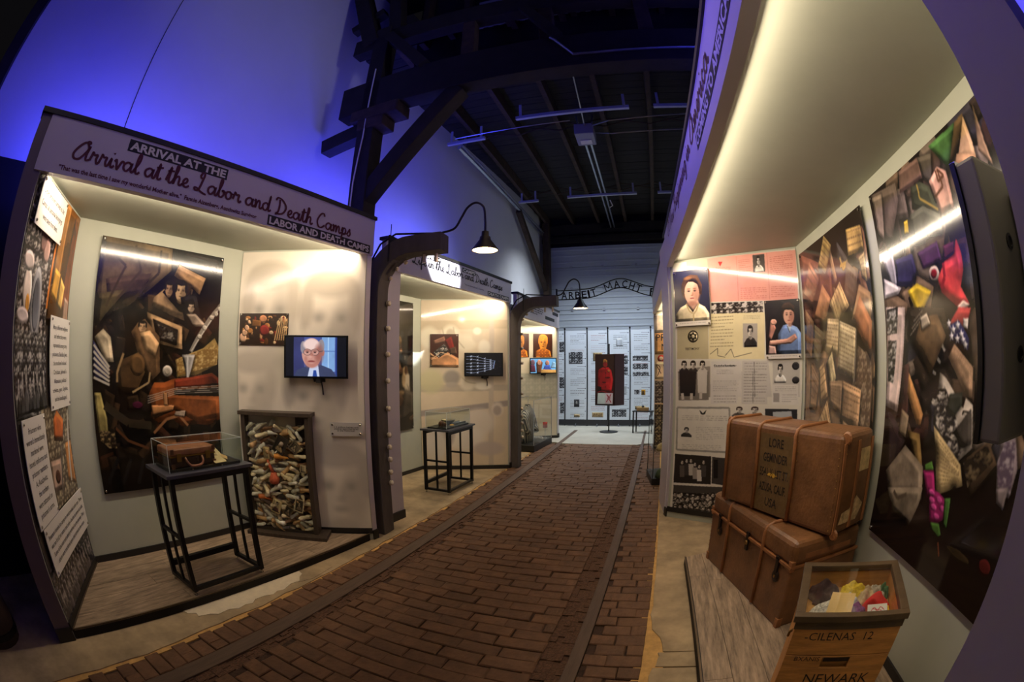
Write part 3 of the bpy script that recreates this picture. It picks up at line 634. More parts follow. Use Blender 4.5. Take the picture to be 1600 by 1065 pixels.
PAPERS=[('p',[(0.151,2.322),(0.814,2.131),(0.803,1.758),(0.078,1.893)],(128,72,52)),
('p',[(-0.078,1.694),(1.416,1.657),(1.418,1.07),(0.1,0.88)],(140,104,70)),
('c',[(1.105,1.731),(1.413,1.622),(1.395,1.192),(1.13,1.244)],(178,148,112),(110,84,60)),
('p',[(0.758,2.328),(0.883,2.248),(0.688,2.096),(0.544,2.171)],(206,164,82)),
('t',[(0.758,2.328),(0.883,2.248),(0.688,2.096),(0.544,2.171)],(110,80,50),6),
('p',[(1.182,2.27),(1.421,2.243),(1.415,2.12),(1.16,2.134)],(190,146,66)),
('t',[(1.182,2.27),(1.421,2.243),(1.415,2.12),(1.16,2.134)],(110,80,50),4),
('p',[(1.314,2.099),(1.413,2.114),(1.41,1.975),(1.339,2.001)],(186,150,84)),
('t',[(1.314,2.099),(1.413,2.114),(1.41,1.975),(1.339,2.001)],(110,80,50),4),
('p',[(0.992,2.251),(1.148,2.13),(1.074,2.052),(0.963,2.129)],(84,76,66)),
('l',[(1.013,2.154),(1.047,2.084),(1.141,2.112),(0.996,2.108)],0.02,(206,160,60)),
('p',[(0.357,2.242),(0.547,2.107),(0.341,1.93),(0.111,2.029)],(166,104,68)),
('t',[(0.357,2.242),(0.547,2.107),(0.341,1.93),(0.111,2.029)],(110,80,50),4),
('p',[(1.119,2.123),(1.284,2.036),(1.138,1.818),(0.967,1.879)],(120,96,72)),
('t',[(1.119,2.123),(1.284,2.036),(1.138,1.818),(0.967,1.879)],(110,80,50),3),
('p',[(0.607,2.065),(0.762,1.965),(0.591,1.807),(0.357,1.879)],(196,128,76)),
('p',[(0.959,2.035),(1.095,1.895),(0.84,1.783),(0.733,1.939)],(222,180,106)),
('t',[(0.959,2.035),(1.095,1.895),(0.84,1.783),(0.733,1.939)],(110,80,50),6),
('p',[(1.283,1.98),(1.44,1.922),(1.422,1.784),(1.121,1.82)],(206,150,92)),
('p',[(1.276,1.925),(1.433,1.794),(1.4,1.617),(1.145,1.817)],(200,116,62)),
('p',[(0.67,1.859),(0.899,1.839),(0.849,1.642),(0.594,1.671)],(206,176,122)),
('t',[(0.67,1.859),(0.899,1.839),(0.849,1.642),(0.594,1.671)],(110,80,50),9),
('p',[(0.906,1.831),(1.198,1.773),(1.147,1.512),(0.842,1.552)],(212,188,136)),
('t',[(0.906,1.831),(1.198,1.773),(1.147,1.512),(0.842,1.552)],(110,80,50),12),
('l',[(1.188,1.774),(1.14,1.512)],0.02,(130,116,96)),
('p',[(0.274,1.872),(0.608,1.775),(0.417,1.571),(0.216,1.677)],(120,108,74)),
('t',[(0.274,1.872),(0.608,1.775),(0.417,1.571),(0.216,1.677)],(110,80,50),4),
('p',[(0.753,1.705),(0.84,1.517),(0.693,1.41),(0.609,1.596)],(70,58,44)),
('p',[(0.74,1.67),(0.82,1.524),(0.727,1.454),(0.643,1.617)],(230,206,140)),
('t',[(0.74,1.67),(0.82,1.524),(0.727,1.454),(0.643,1.617)],(110,80,50),6),
('p',[(0.238,1.626),(0.463,1.508),(0.391,1.318),(0.234,1.312)],(176,130,86)),
('t',[(0.238,1.626),(0.463,1.508),(0.391,1.318),(0.234,1.312)],(110,80,50),5),
('p',[(0.442,1.571),(0.565,1.612),(0.658,1.417),(0.488,1.353)],(206,160,100)),
('t',[(0.442,1.571),(0.565,1.612),(0.658,1.417),(0.488,1.353)],(110,80,50),5),
('p',[(0.693,1.505),(0.938,1.515),(0.941,1.326),(0.694,1.374)],(180,140,96)),
('t',[(0.693,1.505),(0.938,1.515),(0.941,1.326),(0.694,1.374)],(110,80,50),8),
('p',[(0.938,1.515),(1.258,1.479),(1.242,1.289),(0.923,1.298)],(212,160,106)),
('t',[(0.938,1.515),(1.258,1.479),(1.242,1.289),(0.923,1.298)],(110,80,50),7),
('p',[(0.98,1.307),(1.362,1.254),(1.358,1.14),(0.959,1.054)],(216,168,112)),
('t',[(0.98,1.307),(1.362,1.254),(1.358,1.14),(0.959,1.054)],(110,80,50),6),
('p',[(0.649,1.395),(0.767,1.247),(0.75,1.071),(0.426,1.209)],(216,168,104)),
('t',[(0.649,1.395),(0.767,1.247),(0.75,1.071),(0.426,1.209)],(110,80,50),6),
('p',[(0.218,1.177),(0.481,1.166),(0.558,1.002),(0.193,0.988)],(190,140,90)),
('t',[(0.218,1.177),(0.481,1.166),(0.558,1.002),(0.193,0.988)],(110,80,50),4),
('p',[(0.151,1.954),(0.353,1.863),(0.264,1.609),(0.101,1.667)],(150,110,72)),
('t',[(0.151,1.954),(0.353,1.863),(0.264,1.609),(0.101,1.667)],(110,80,50),4)]
END_PANEL=[('p',[(0.178,2.409),(0.398,2.411),(0.4,2.021),(0.167,2.304)],(196,186,160)),
('p',[(0.396,2.414),(1.29,2.398),(1.272,1.978),(0.406,2.018)],(232,164,150)),
('l',[(0.698,2.399),(0.687,2.008)],0.006,(214,140,130)),
('l',[(1.006,2.4),(0.996,1.999)],0.006,(214,140,130)),
('w',[(0.508,2.371),(0.553,2.367),(0.526,2.327)],(206,40,40)),
('t',[(0.476,2.327),(0.637,2.317),(0.633,2.277),(0.473,2.286)],(190,84,84),3),
('t',[(0.71,2.37),(0.838,2.37),(0.839,2.238),(0.705,2.237)],(190,96,90),8),
('t',[(1.024,2.365),(1.267,2.366),(1.253,2.19),(1.013,2.197)],(190,96,90),10),
('t',[(0.71,2.124),(0.983,2.109),(0.974,2.007),(0.702,2.019)],(190,96,90),6),
('t',[(1.012,2.113),(1.259,2.101),(1.25,2.008),(1.004,2.012)],(190,96,90),6),
('p',[(0.864,2.394),(0.98,2.392),(0.973,2.239),(0.855,2.242)],(84,76,74)),
('g',[(0.871,2.391),(0.961,2.24)],(214,204,198),(50,44,42),(230,226,220)),
('c',[(0.41,2.007),(0.926,1.987),(0.923,1.896),(0.406,1.911)],(214,204,196),(46,40,38)),
('p',[(0.041,1.813),(0.368,1.809),(0.364,1.515),(0.035,1.521)],(186,174,140)),
('e',0.208,1.72,0.055,0.054,(30,26,22)),
('e',0.208,1.72,0.047,0.044,(190,178,146)),
('w',[(0.21,1.763),(0.247,1.697),(0.168,1.7)],(34,30,26)),
('w',[(0.207,1.673),(0.17,1.743),(0.248,1.74)],(34,30,26)),
('e',0.208,1.72,0.018,0.017,(190,178,146)),
('p',[(0.379,1.913),(0.938,1.895),(0.924,1.503),(0.364,1.515)],(226,212,170)),
('t',[(0.401,1.894),(0.635,1.893),(0.625,1.609),(0.376,1.61)],(130,116,92),10),
('t',[(0.724,1.879),(0.9,1.878),(0.898,1.84),(0.722,1.843)],(130,116,92),3),
('l',[(0.383,1.557),(0.46,1.607),(0.459,1.542),(0.534,1.527)],0.004,(70,64,60)),
('l',[(0.534,1.54),(0.595,1.597),(0.624,1.525),(0.801,1.559)],0.004,(70,64,60)),
('p',[(0.72,1.811),(0.863,1.804),(0.856,1.604),(0.714,1.609)],(176,168,160)),
('g',[(0.728,1.804),(0.852,1.608)],(206,198,190),(34,32,34),(46,44,46)),
('p',[(0.038,1.502),(0.383,1.498),(0.393,1.179),(0.048,1.172)],(206,198,186)),
('p',[(0.054,1.427),(0.382,1.451),(0.385,1.178),(0.056,1.172)],(140,132,122)),
('p',[(0.059,1.413),(0.091,1.443),(0.129,1.443),(0.163,1.413),(0.169,1.181),(0.054,1.179)],(48,44,44)),
('f',0.081,1.427,0.138,1.502,(206,196,184)),
('p',[(0.154,1.413),(0.186,1.442),(0.223,1.442),(0.257,1.412),(0.263,1.183),(0.15,1.181)],(56,52,50)),
('f',0.176,1.426,0.232,1.501,(206,196,184)),
('p',[(0.253,1.412),(0.284,1.441),(0.321,1.441),(0.355,1.411),(0.361,1.185),(0.249,1.183)],(196,188,178)),
('f',0.275,1.425,0.33,1.499,(206,196,184)),
('p',[(0.043,1.407),(0.367,1.405),(0.37,1.152),(0.054,1.142)],(120,112,104)),
('p',[(0.058,1.407),(0.24,1.406),(0.228,1.185),(0.068,1.182)],(46,42,42)),
('p',[(0.248,1.406),(0.352,1.405),(0.347,1.213),(0.257,1.212)],(200,192,182)),
('l',[(0.091,1.209),(0.1,1.15)],0.03,(190,180,170)),
('l',[(0.19,1.211),(0.191,1.152)],0.03,(190,180,170)),
('l',[(0.287,1.225),(0.288,1.161)],0.03,(190,180,170)),
('p',[(0.392,1.493),(0.697,1.49),(0.701,1.182),(0.397,1.179)],(206,200,194)),
('t',[(0.413,1.47),(0.656,1.466),(0.656,1.439),(0.413,1.442)],(70,66,64),1),
('t',[(0.443,1.424),(0.623,1.421),(0.623,1.376),(0.443,1.378)],(126,120,116),3),
('t',[(0.406,1.331),(0.676,1.331),(0.677,1.253),(0.407,1.252)],(150,144,138),5),
('p',[(0.389,1.379),(0.663,1.377),(0.661,1.122),(0.393,1.121)],(204,198,192)),
('t',[(0.404,1.329),(0.656,1.328),(0.658,1.229),(0.405,1.227)],(146,140,136),6),
('t',[(0.413,1.201),(0.651,1.204),(0.654,1.129),(0.415,1.124)],(140,134,130),3),
('p',[(0.705,1.492),(0.96,1.487),(1.0,1.184),(0.708,1.182)],(196,190,184)),
('p',[(0.698,1.402),(0.951,1.398),(0.957,1.122),(0.704,1.122)],(196,190,184)),
('t',[(0.72,1.484),(0.953,1.479),(0.956,1.19),(0.723,1.189)],(140,134,130),12),
('t',[(0.712,1.389),(0.937,1.387),(0.942,1.138),(0.717,1.136)],(140,134,130),10),
('l',[(0.822,1.482),(0.833,1.183)],0.004,(90,86,84)),
('l',[(0.811,1.4),(0.816,1.131)],0.004,(90,86,84)),
('p',[(1.003,1.483),(1.264,1.477),(1.269,1.184),(1.007,1.184)],(190,184,178)),
('g',[(1.021,1.47),(1.134,1.302)],(214,206,198),(40,38,38),(226,222,216)),
('e',1.226,1.439,0.035,0.032,(60,58,60)),
('e',1.227,1.323,0.035,0.029,(56,54,56)),
('p',[(1.0,1.29),(1.251,1.287),(1.257,1.119),(1.003,1.123)],(212,206,200)),
('t',[(1.021,1.277),(1.235,1.276),(1.236,1.228),(1.023,1.229)],(130,124,120),3),
('t',[(1.092,1.211),(1.244,1.211),(1.247,1.139),(1.095,1.139)],(130,124,120),4),
('p',[(1.013,1.217),(1.071,1.217),(1.074,1.143),(1.016,1.142)],(160,154,150)),
('p',[(0.024,1.095),(0.604,1.103),(0.629,0.681),(0.034,0.666)],(214,208,196)),
('l',[(0.04,1.075),(0.583,1.087),(0.613,0.693),(0.049,0.681),(0.04,1.075)],0.018,(150,146,138)),
('p',[(0.276,1.063),(0.315,1.031),(0.351,1.065),(0.337,1.025),(0.315,1.018),(0.293,1.024)],(50,48,46)),
('t',[(0.08,1.01),(0.579,1.02),(0.581,0.969),(0.082,0.956)],(140,134,126),3),
('t',[(0.237,0.91),(0.548,0.917),(0.555,0.794),(0.244,0.783)],(150,144,136),8),
('g',[(0.092,0.903),(0.204,0.808)],(200,192,184),(40,38,38),(50,48,48)),
('t',[(0.092,0.74),(0.528,0.754),(0.532,0.708),(0.095,0.692)],(150,144,136),3),
('g',[(0.611,1.105),(0.755,1.006)],(206,196,186),(60,44,40),(90,84,80)),
('g',[(0.754,1.108),(0.92,1.009)],(206,196,186),(70,54,50),(150,144,140)),
('p',[(0.937,1.086),(1.249,1.083),(1.254,1.002),(0.945,0.997)],(50,50,54)),
('p',[(1.015,1.06),(1.195,1.068),(1.205,1.008),(1.018,1.005)],(176,180,184)),
('p',[(0.036,0.639),(0.423,0.644),(0.441,0.381),(0.039,0.358)],(44,40,38)),
('p',[(0.093,0.532),(0.149,0.537),(0.154,0.425),(0.104,0.42)],(90,84,80)),
('f',0.102,0.544,0.136,0.588,(206,196,186)),
('p',[(0.142,0.55),(0.197,0.555),(0.203,0.444),(0.153,0.439)],(60,56,54)),
('f',0.15,0.562,0.184,0.606,(206,196,186)),
('p',[(0.188,0.554),(0.243,0.559),(0.249,0.448),(0.2,0.444)],(180,172,164)),
('f',0.196,0.566,0.23,0.61,(206,196,186)),
('p',[(0.233,0.524),(0.288,0.528),(0.294,0.418),(0.246,0.413)],(150,142,136)),
('f',0.242,0.536,0.275,0.58,(206,196,186)),
('p',[(0.281,0.507),(0.335,0.512),(0.342,0.402),(0.293,0.397)],(206,198,190)),
('f',0.289,0.519,0.323,0.563,(206,196,186)),
('p',[(0.323,0.552),(0.377,0.556),(0.383,0.447),(0.335,0.443)],(70,66,64)),
('f',0.331,0.564,0.364,0.607,(206,196,186)),
('p',[(0.433,0.639),(0.567,0.638),(0.59,0.384),(0.448,0.391)],(60,56,54)),
('p',[(0.45,0.616),(0.494,0.619),(0.51,0.445),(0.465,0.441)],(30,28,28)),
('p',[(0.041,0.334),(0.548,0.366),(0.741,0.356),(0.773,0.11),(0.049,0.068)],(70,66,62)),
('c',[(0.047,0.261),(0.746,0.316),(0.771,0.124),(0.049,0.068)],(206,198,188),(38,34,32)),
('f',0.043,0.218,0.088,0.262,(170,160,150)),
('f',0.131,0.175,0.177,0.219,(206,196,186)),
('f',0.219,0.132,0.265,0.176,(206,196,186)),
('f',0.294,0.219,0.338,0.262,(170,160,150)),
('f',0.38,0.176,0.425,0.219,(206,196,186)),
('f',0.452,0.259,0.496,0.302,(206,196,186)),
('f',0.077,0.161,0.123,0.205,(170,160,150)),
('f',0.165,0.118,0.211,0.162,(206,196,186)),
('f',0.24,0.205,0.286,0.249,(206,196,186)),
('f',0.327,0.162,0.372,0.206,(170,160,150)),
('f',0.4,0.247,0.444,0.29,(206,196,186)),
('f',0.485,0.204,0.53,0.247,(206,196,186)),
('f',0.111,0.103,0.157,0.147,(170,160,150)),
('f',0.187,0.191,0.232,0.235,(206,196,186)),
('f',0.274,0.148,0.32,0.192,(206,196,186)),
('f',0.348,0.234,0.392,0.277,(170,160,150)),
('f',0.434,0.191,0.478,0.234,(206,196,186)),
('f',0.056,0.088,0.102,0.132,(206,196,186)),
('f',0.133,0.177,0.178,0.221,(170,160,150)),
('f',0.221,0.134,0.266,0.178,(206,196,186)),
('f',0.295,0.22,0.34,0.264,(206,196,186)),
('f',0.381,0.177,0.426,0.221,(170,160,150))]


# ================================================================== the room
def struct(o): o['kind'] = 'structure'; return o
M_conc = pmat('worn_concrete', (172, 150, 116), .8, noise=(2.6, .42), bump=(22, .35))
M_conc2 = pmat('pale_cement_patch', (228, 212, 182), .8, noise=(5, .16), bump=(30, .25))
M_concfar = pmat('smooth_concrete', (178, 174, 160), .55, noise=(1.6, .14), bump=(18, .1))
M_mortar = pmat('dark_mortar', (66, 46, 34), .95, noise=(40, .4), bump=(80, .5))
M_rubble = pmat('rubble_bed', (98, 70, 52), .95, noise=(60, .45), bump=(90, .9))
M_sand = pmat('sand_joint', (206, 162, 96), .9, noise=(14, .2), bump=(60, .4))
M_brick = pmat('street_brick', (108, 76, 52), .75, noise=(11, .28), bump=(34, .45), vary=.16)
M_rail = pmat('rail_iron', (96, 76, 62), .6, .25, noise=(7, .25), bump=(40, .2), stretch=(6, .6, 1))
M_wall = pmat('painted_wall', (222, 222, 226), .75, noise=(1.2, .03))
M_wood = pmat('charred_timber', (36, 29, 25), .8, noise=(6, .4), bump=(20, .4), stretch=(1, 1, 1))
M_wood2 = pmat('brown_timber', (66, 50, 38), .8, noise=(7, .4), bump=(24, .4))
M_deck = pmat('roof_boards', (40, 36, 35), .85, noise=(5, .4), bump=(18, .4), stretch=(.5, 6, 1))
M_galv = pmat('galvanised_steel', (176, 180, 190), .35, .85, noise=(9, .12))
M_door = pmat('steel_door_skin', (188, 196, 206), .45, .1, noise=(2, .05), bump=(60, .05))

fl = struct(MB().box(-3.9, -2.5, -.12, 2.4, 13.6, -.045).build('floor', M_mortar))
def fpart(poly, z0, z1, name, mat, bevel=0): return MB().prism(poly, z0, z1).build(name, mat, fl, bevel=bevel)
def ragged(x, y0, y1, n, amp, seed):
    r = random.Random(seed); return [(x + r.uniform(-amp, amp), y0 + (y1 - y0) * i / n) for i in range(n + 1)]
# concrete aprons either side of the brick roadway
fpart([(-3.9, -2.5)] + ragged(-2.12, -2.5, 8.55, 90, .012, 2) + [(-3.9, 8.55)], -.05, 0, 'concrete_apron', M_conc)
def slab(y0, y1, seed, x=.075, amp=.014, n=8):
    L = ragged(x, y0, y1, n, amp, seed); r = random.Random(seed + 50)
    a = [(X, y0 + r.uniform(-.006, .006)) for X in (.35, .75, 2.4)]; b = [(X, y1 + r.uniform(-.006, .006)) for X in (2.4, .8, .36)]
    return L[:1] + a + b + L[:0:-1]
fpart(slab(-2.5, 1.50, 3, .09, .02, 20), -.05, 0, 'concrete_apron', M_conc, .004)
fpart(slab(1.512, 1.865, 4, .10, .02, 5), -.05, 0, 'concrete_apron', M_conc, .004)
fpart(slab(1.878, 2.012, 5, .105, .02, 4), -.05, 0, 'concrete_apron', M_conc, .004)
fpart([(.142, 2.022), (.5, 2.018), (1.2, 2.02), (2.4, 2.02), (2.4, 8.55), (.058, 8.55), (.05, 6), (.052, 4.2), (.058, 3.1), (.055, 2.75), (.062, 2.55), (.05, 2.44), (.062, 2.36), (.07, 2.26), (.12, 2.17), (.135, 2.1)], -.05, 0, 'concrete_apron', M_conc, .004)
fpart([(-3.9, 8.56), (-1.95, 8.56), (-1.84, 8.46), (-.40, 8.42), (-.27, 8.56), (2.4, 8.56), (2.4, 13.6), (-3.9, 13.6)], -.05, -.001, 'far_concrete_floor', M_concfar)
fpart([(.0, -2.5), (.0, 8.5), (.075, 8.5), (.075, 2.4), (.15, 2.1), (.15, -2.5)], -.05, -.006, 'sand_joint', M_sand)
fpart([(-2.14, -2.5), (-2.14, 8.5), (-2.085, 8.5), (-2.085, -2.5)], -.05, -.007, 'sand_joint', M_sand)
fpart([(-2.40, 1.05), (-2.34, 1.07), (-2.31, 1.12), (-2.27, 1.11), (-2.245, 1.2), (-2.21, 1.24), (-2.215, 1.34), (-2.18, 1.40), (-2.19, 1.47), (-2.17, 1.52), (-2.2, 1.57), (-2.19, 1.66), (-2.165, 1.71), (-2.18, 1.77), (-2.16, 1.82), (-2.19, 1.92), (-2.175, 2.0), (-2.22, 2.05), (-2.24, 2.10), (-2.29, 2.12), (-2.335, 1.7)], -.001, .004, 'cement_patch', M_conc2)
fpart([(-2.24, 2.05), (-2.17, 1.98), (-2.13, 2.1), (-2.15, 2.35), (-2.24, 2.3)], -.001, .003, 'cement_patch', M_conc)
# rubble bands beside the rails and the mortar bed
for x0, x1 in ((-1.815, -1.715), (-.475, -.33)):
    b = MB(); n = 150
    for i in range(n):
        for j in range(4):
            a = [x0 + (x1 - x0) * j / 4, -1.0 + 9.4 * i / n]; b.box(a[0], a[1], -.05, a[0] + (x1 - x0) / 4, a[1] + 9.4 / n, -.012 + R.uniform(-.005, .008))
    tag(b.build('rubble_bed', M_rubble, fl), None, None, kind='stuff')
for x0, x1, y1 in ((-1.905, -1.80, 10.2), (-.335, -.265, 10.2)):
    r = MB().box(x0, -2.0, -.05, x1, 8.2, .001).box(x0 + .01, 8.2, -.05, x1 - .01, y1, .0005)
    o = r.build('street_rail', M_rail, None, bevel=.004)
    tag(o, 'worn iron rail set flush in brick beside the exhibit booths on the %s side' % ('violin poster' if x0 < -1 else 'brown trunks'), 'rail', 'street rails in the brick roadway')
# bricks
def brick_mesh(seed, L=.212, W=.1):
    r = random.Random(seed); b = MB(); z = 0
    pts = lambda i, zz: [(sx * (L / 2 - i) + r.uniform(-.003, .003), sy * (W / 2 - i) + r.uniform(-.002, .002), zz + r.uniform(-.0015, .0015)) for sx, sy in ((-1, -1), (1, -1), (1, 1), (-1, 1))]
    a, c, d = pts(0, -.045), pts(.0005, -.006), pts(.007, .0)
    b.add(a + c + d, [(8, 9, 10, 11)] + [(i, (i + 1) % 4, 4 + (i + 1) % 4, 4 + i) for i in range(4)] + [(4 + i, 4 + (i + 1) % 4, 8 + (i + 1) % 4, 8 + i) for i in range(4)])
    return b
BM = [brick_mesh(i) for i in range(8)]
BMESH = []
def lay(name, x0, x1, y0, y1, pitch, blen, limit, tilt=0.0, seed=0):
    r = random.Random(seed); road = struct(MB().box(x0, y0, -.046, x1, y1, -.014).build(name, M_mortar)); TM[road.name] = Matrix.Identity(4)
    spots = []; y = y0 + pitch / 2; k = 0
    while y < y1 - .02:
        off = (.25 + .5 * (k % 2)) * blen + r.uniform(-.03, .03); x = x0 - off
        while x < x1 - .03:
            a, c = max(x, x0), min(x + blen, x1)
            if x1 - c < .055: c = x1
            if a == x0 and c - a < .055: x += blen; x0s = c; continue
            if c - a > .05: spots.append(((a + c) / 2, y + tilt * ((a + c) / 2 - x0) + r.uniform(-.004, .004), c - a - .003))
            x += blen + r.uniform(-.01, .01)
        y += pitch; k += 1
    stuff = MB()
    for i, (x, y, l) in enumerate(spots):
        rz = r.gauss(0, .012); zz = r.uniform(-.004, .003); sx = l / .212; sy = r.uniform(.97, 1.03) * pitch / .103
        if i < limit:
            q = r.randrange(8)
            if len(BMESH) <= q or BMESH[q] is None:
                while len(BMESH) <= q: BMESH.append(None)
                o = BM[q].build('brick', M_brick, road); BMESH[q] = o.data
            else:
                o = bpy.data.objects.new('brick', BMESH[q]); COL.objects.link(o); o.parent = road
            o.location = (x, y, zz); o.rotation_euler = (r.gauss(0, .01), r.gauss(0, .008), rz); o.scale = (sx, sy, 1)
        else:
            b = BM[r.randrange(8)]; stuff.add(b.v, b.f, 0, Matrix.Translation((x, y, zz)) @ Matrix.Rotation(rz, 4, 'Z') @ Matrix.Diagonal((sx, sy, 1, 1)))
    if stuff.v: tag(stuff.build('far_bricks', M_brick, road), None, None, kind='stuff')
lay('floor_roadway', -1.715, -.475, .35, 8.42, .106, .222, 290, .0, 1)
lay('floor_verge_right', -.262, .040, .8, 8.42, .1065, .16, 160, .0, 2)
lay('floor_verge_left', -2.103, -1.908, .1, 8.42, .108, .178, 120, .02, 3)

# long left wall, right wall, back wall
def xw(y): return -3.45 + .0317 * y
WL = struct(MB().prism([(xw(-.55), -.55), (xw(12.6), 12.6), (xw(12.6) - .15, 12.6), (xw(-.55) - .15, -.55)], -.045, 7.2).build('wall_left', M_wall))
MB().box(-.008, -.004, 2.62, .0, .004, 7.1).build('wall_seam', M_edge, WL).location = (xw(.95) + .006, .95, 0)
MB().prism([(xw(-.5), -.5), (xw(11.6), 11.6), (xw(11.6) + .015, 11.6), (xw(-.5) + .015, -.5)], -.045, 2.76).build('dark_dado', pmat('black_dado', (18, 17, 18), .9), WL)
MB().prism([(xw(-.55) - .3, -.62), (xw(-.55) + .16, -.62), (xw(-.55) + .16, -.50), (xw(-.55) - .3, -.50)], -.045, 7.2).build('corner_post', M_wood, WL)
struct(MB().box(1.95, -2.5, -.045, 2.1, 12.6, 7.2).build('wall_right', M_wall))
WB = struct(MB().box(-3.9, 12.2, 4.62, 2.4, 12.35, 7.2).box(-3.9, 12.2, -.045, -2.95, 12.35, 4.62).box(.95, 12.2, -.045, 2.4, 12.35, 4.62).build('wall_back', M_wood))

# sectional door at the end of the hall
D = struct(thing('door_1', None, None, (-1.0, 12.1, 0)))
for i in range(8):
    z0, z1 = i * .575, i * .575 + .565
    b = MB().box(-1.95, -.02, z0, 1.95, .03, z1)
    for k in (.12, .30, .46): b.box(-1.9, -.032, z0 + k, 1.9, -.018, z0 + k + .045)
    p = b.build('door_section', M_door, D, bevel=.006)
    if i:
        for x in (-1.3, -.45, .45, 1.3): MB().box(x - .03, -.04, z0 - .035, x + .03, -.03, z0 + .035).cyl((x - .035, -.042, z0 - .005), (x + .035, -.042, z0 - .005), .008).build('hinge', M_galv, D)
for sx in (-1, 1):
    x = sx * 2.0; pts = [(x, -.06, .1), (x, -.06, 4.5)] + [(x, -.06 - .4 * (1 - math.cos(a)), 4.5 + .4 * math.sin(a)) for a in (.3, .6, .9, 1.2, 1.5)] + [(x + .08 * sx * -1, -5.9, 4.93)]
    MB().tube(pts, .035, 6).build('door_track', M_galv, D)
    MB().tube([(px - .06 * sx, py, pz + .03) for px, py, pz in pts[6:]], .02, 6).build('door_track', M_galv, D)
    MB().bar((x - .05 * sx, -5.6, 4.95), (x - .05 * sx, -5.6, 5.3), .03, .03, up=(0, 1, 0)).build('track_hanger', M_galv, D)
b = MB(); b.cyl((-2.0, -.12, 4.86), (2.0, -.12, 4.86), .02)
for i in range(90): b.tube([(-1.85 + i * .041, -.12 + .048 * math.cos(t), 4.86 + .048 * math.sin(t)) for t in [k * PI / 4 for k in range(8)]], .009, 5, closed=True)
b.build('torsion_spring', M_steel, D)
D2 = thing('door_opener', 'grey ceiling door opener on a long twin rail above the road', 'door opener', (-.93, 6.6, 4.98), .035)
MB().box(-.15, -.25, -.02, .15, .2, .17).build('motor_box', pmat('opener_grey', (150, 150, 160), .5), D2, bevel=.015)
MB().box(-.09, -.02, -.035, .09, .12, -.021).build('badge', M_white, D2)
MB().bar((-.04, .2, .06), (-.04, 5.35, .06), .03, .045).bar((.05, .2, .06), (.05, 5.35, .06), .03, .045).build('rail', M_galv, D2)
MB().bar((-.3, 5.33, .06), (.3, 5.33, .06), .05, .05).build('header_bracket', M_steel, D2)
for q in (-1, 1): MB().bar((q * .1, 0, .17), (q * .14, .0, .5), .025, .025).build('hanger', M_galv, D2)
MB().tube([(.02, -.25, .12), (.05, -1.4, .35), (.08, -2.3, .42)], .012, 6).build('conduit', M_galv, D2)
MB().tube([(.12, 3.0, .0), (.17, 3.05, -.12), (.1, 3.1, -.14)], .012, 6).build('release_handle', M_white, D2)

# roof: boards, purlins, trusses and posts
CE = struct(MB().box(-3.9, 3.9, 5.46, 2.4, 12.6, 5.52).box(-3.9, -2.5, 6.9, 2.4, 4.6, 6.98).build('ceiling', M_deck))
for i in range(46):
    y = 3.95 + i * .188; MB().box(-3.6, y, 5.438 + R.uniform(-.004, .004), 2.0, y + .18, 5.459).build('roof_board', M_deck, CE)
for x in (-2.75, -2.05, -1.35, -.62, .12, .82, 1.5):
    MB().bar((x + .1, 3.6, 5.32), (x - .15, 12.2, 5.32), .07, .22).build('purlin', M_wood2, CE)
for y, xs in ((5.7, ((-1.8, -.15), (.2, 1.3))), (9.3, ((-1.8, -.3), (.15, 1.2))), (6.15, ((-3.1, -2.45),)), (9.35, ((-2.9, -2.45),))):
    for x0, x1 in xs:
        o = MB().box(0, -.03, -.025, x1 - x0, .03, .025).box(.05, -.012, .02, .09, .012, .24).box(x1 - x0 - .09, -.012, .02, x1 - x0 - .05, .012, .24).build('strip_light', pmat('pale_fixture', (186, 190, 206), .4), None, bevel=.006)
        place(o, (x0, y, 5.0)); tag(o, 'slim unlit ceiling fixture ' + {(5.7, -1.8): 'just before the grey door opener', (5.7, .2): 'of the nearer row by the purple header', (9.3, -1.8): 'of the far row crossing the opener rail', (9.3, .15): 'of the far row by the purple header', (6.15, -3.1): 'at the start of the wall side door track', (9.35, -2.9): 'of the far row, shortest, by the blue wall'}[(y, x0)], 'ceiling light', 'unlit strip fixtures under the roof')
for y in (6.6, 9.6):
    b = MB(); xs = [-2.75, -2.05, -1.35, -.62, .12, .82, 1.5]
    for a, c in zip(xs, xs[1:]): b.tube([(a, y, 5.36), (c, y, 5.2)], .011, 5).tube([(a, y, 5.2), (c, y, 5.36)], .011, 5)
    b.build('cross_bracing', M_wood2, CE)
b = MB().tube([(-2.9, 6.0, 5.0), (-1.1, 6.2, 5.14)], .01, 5).tube([(-.85, 6.4, 5.1), (-.5, 6.1, 5.02), (1.5, 5.9, 5.02)], .012, 5).tube([(-.85, 6.6, 5.1), (-.5, 6.5, 5.0), (1.5, 6.3, 4.95)], .012, 5)
b.build('wire_run', M_galv, CE)
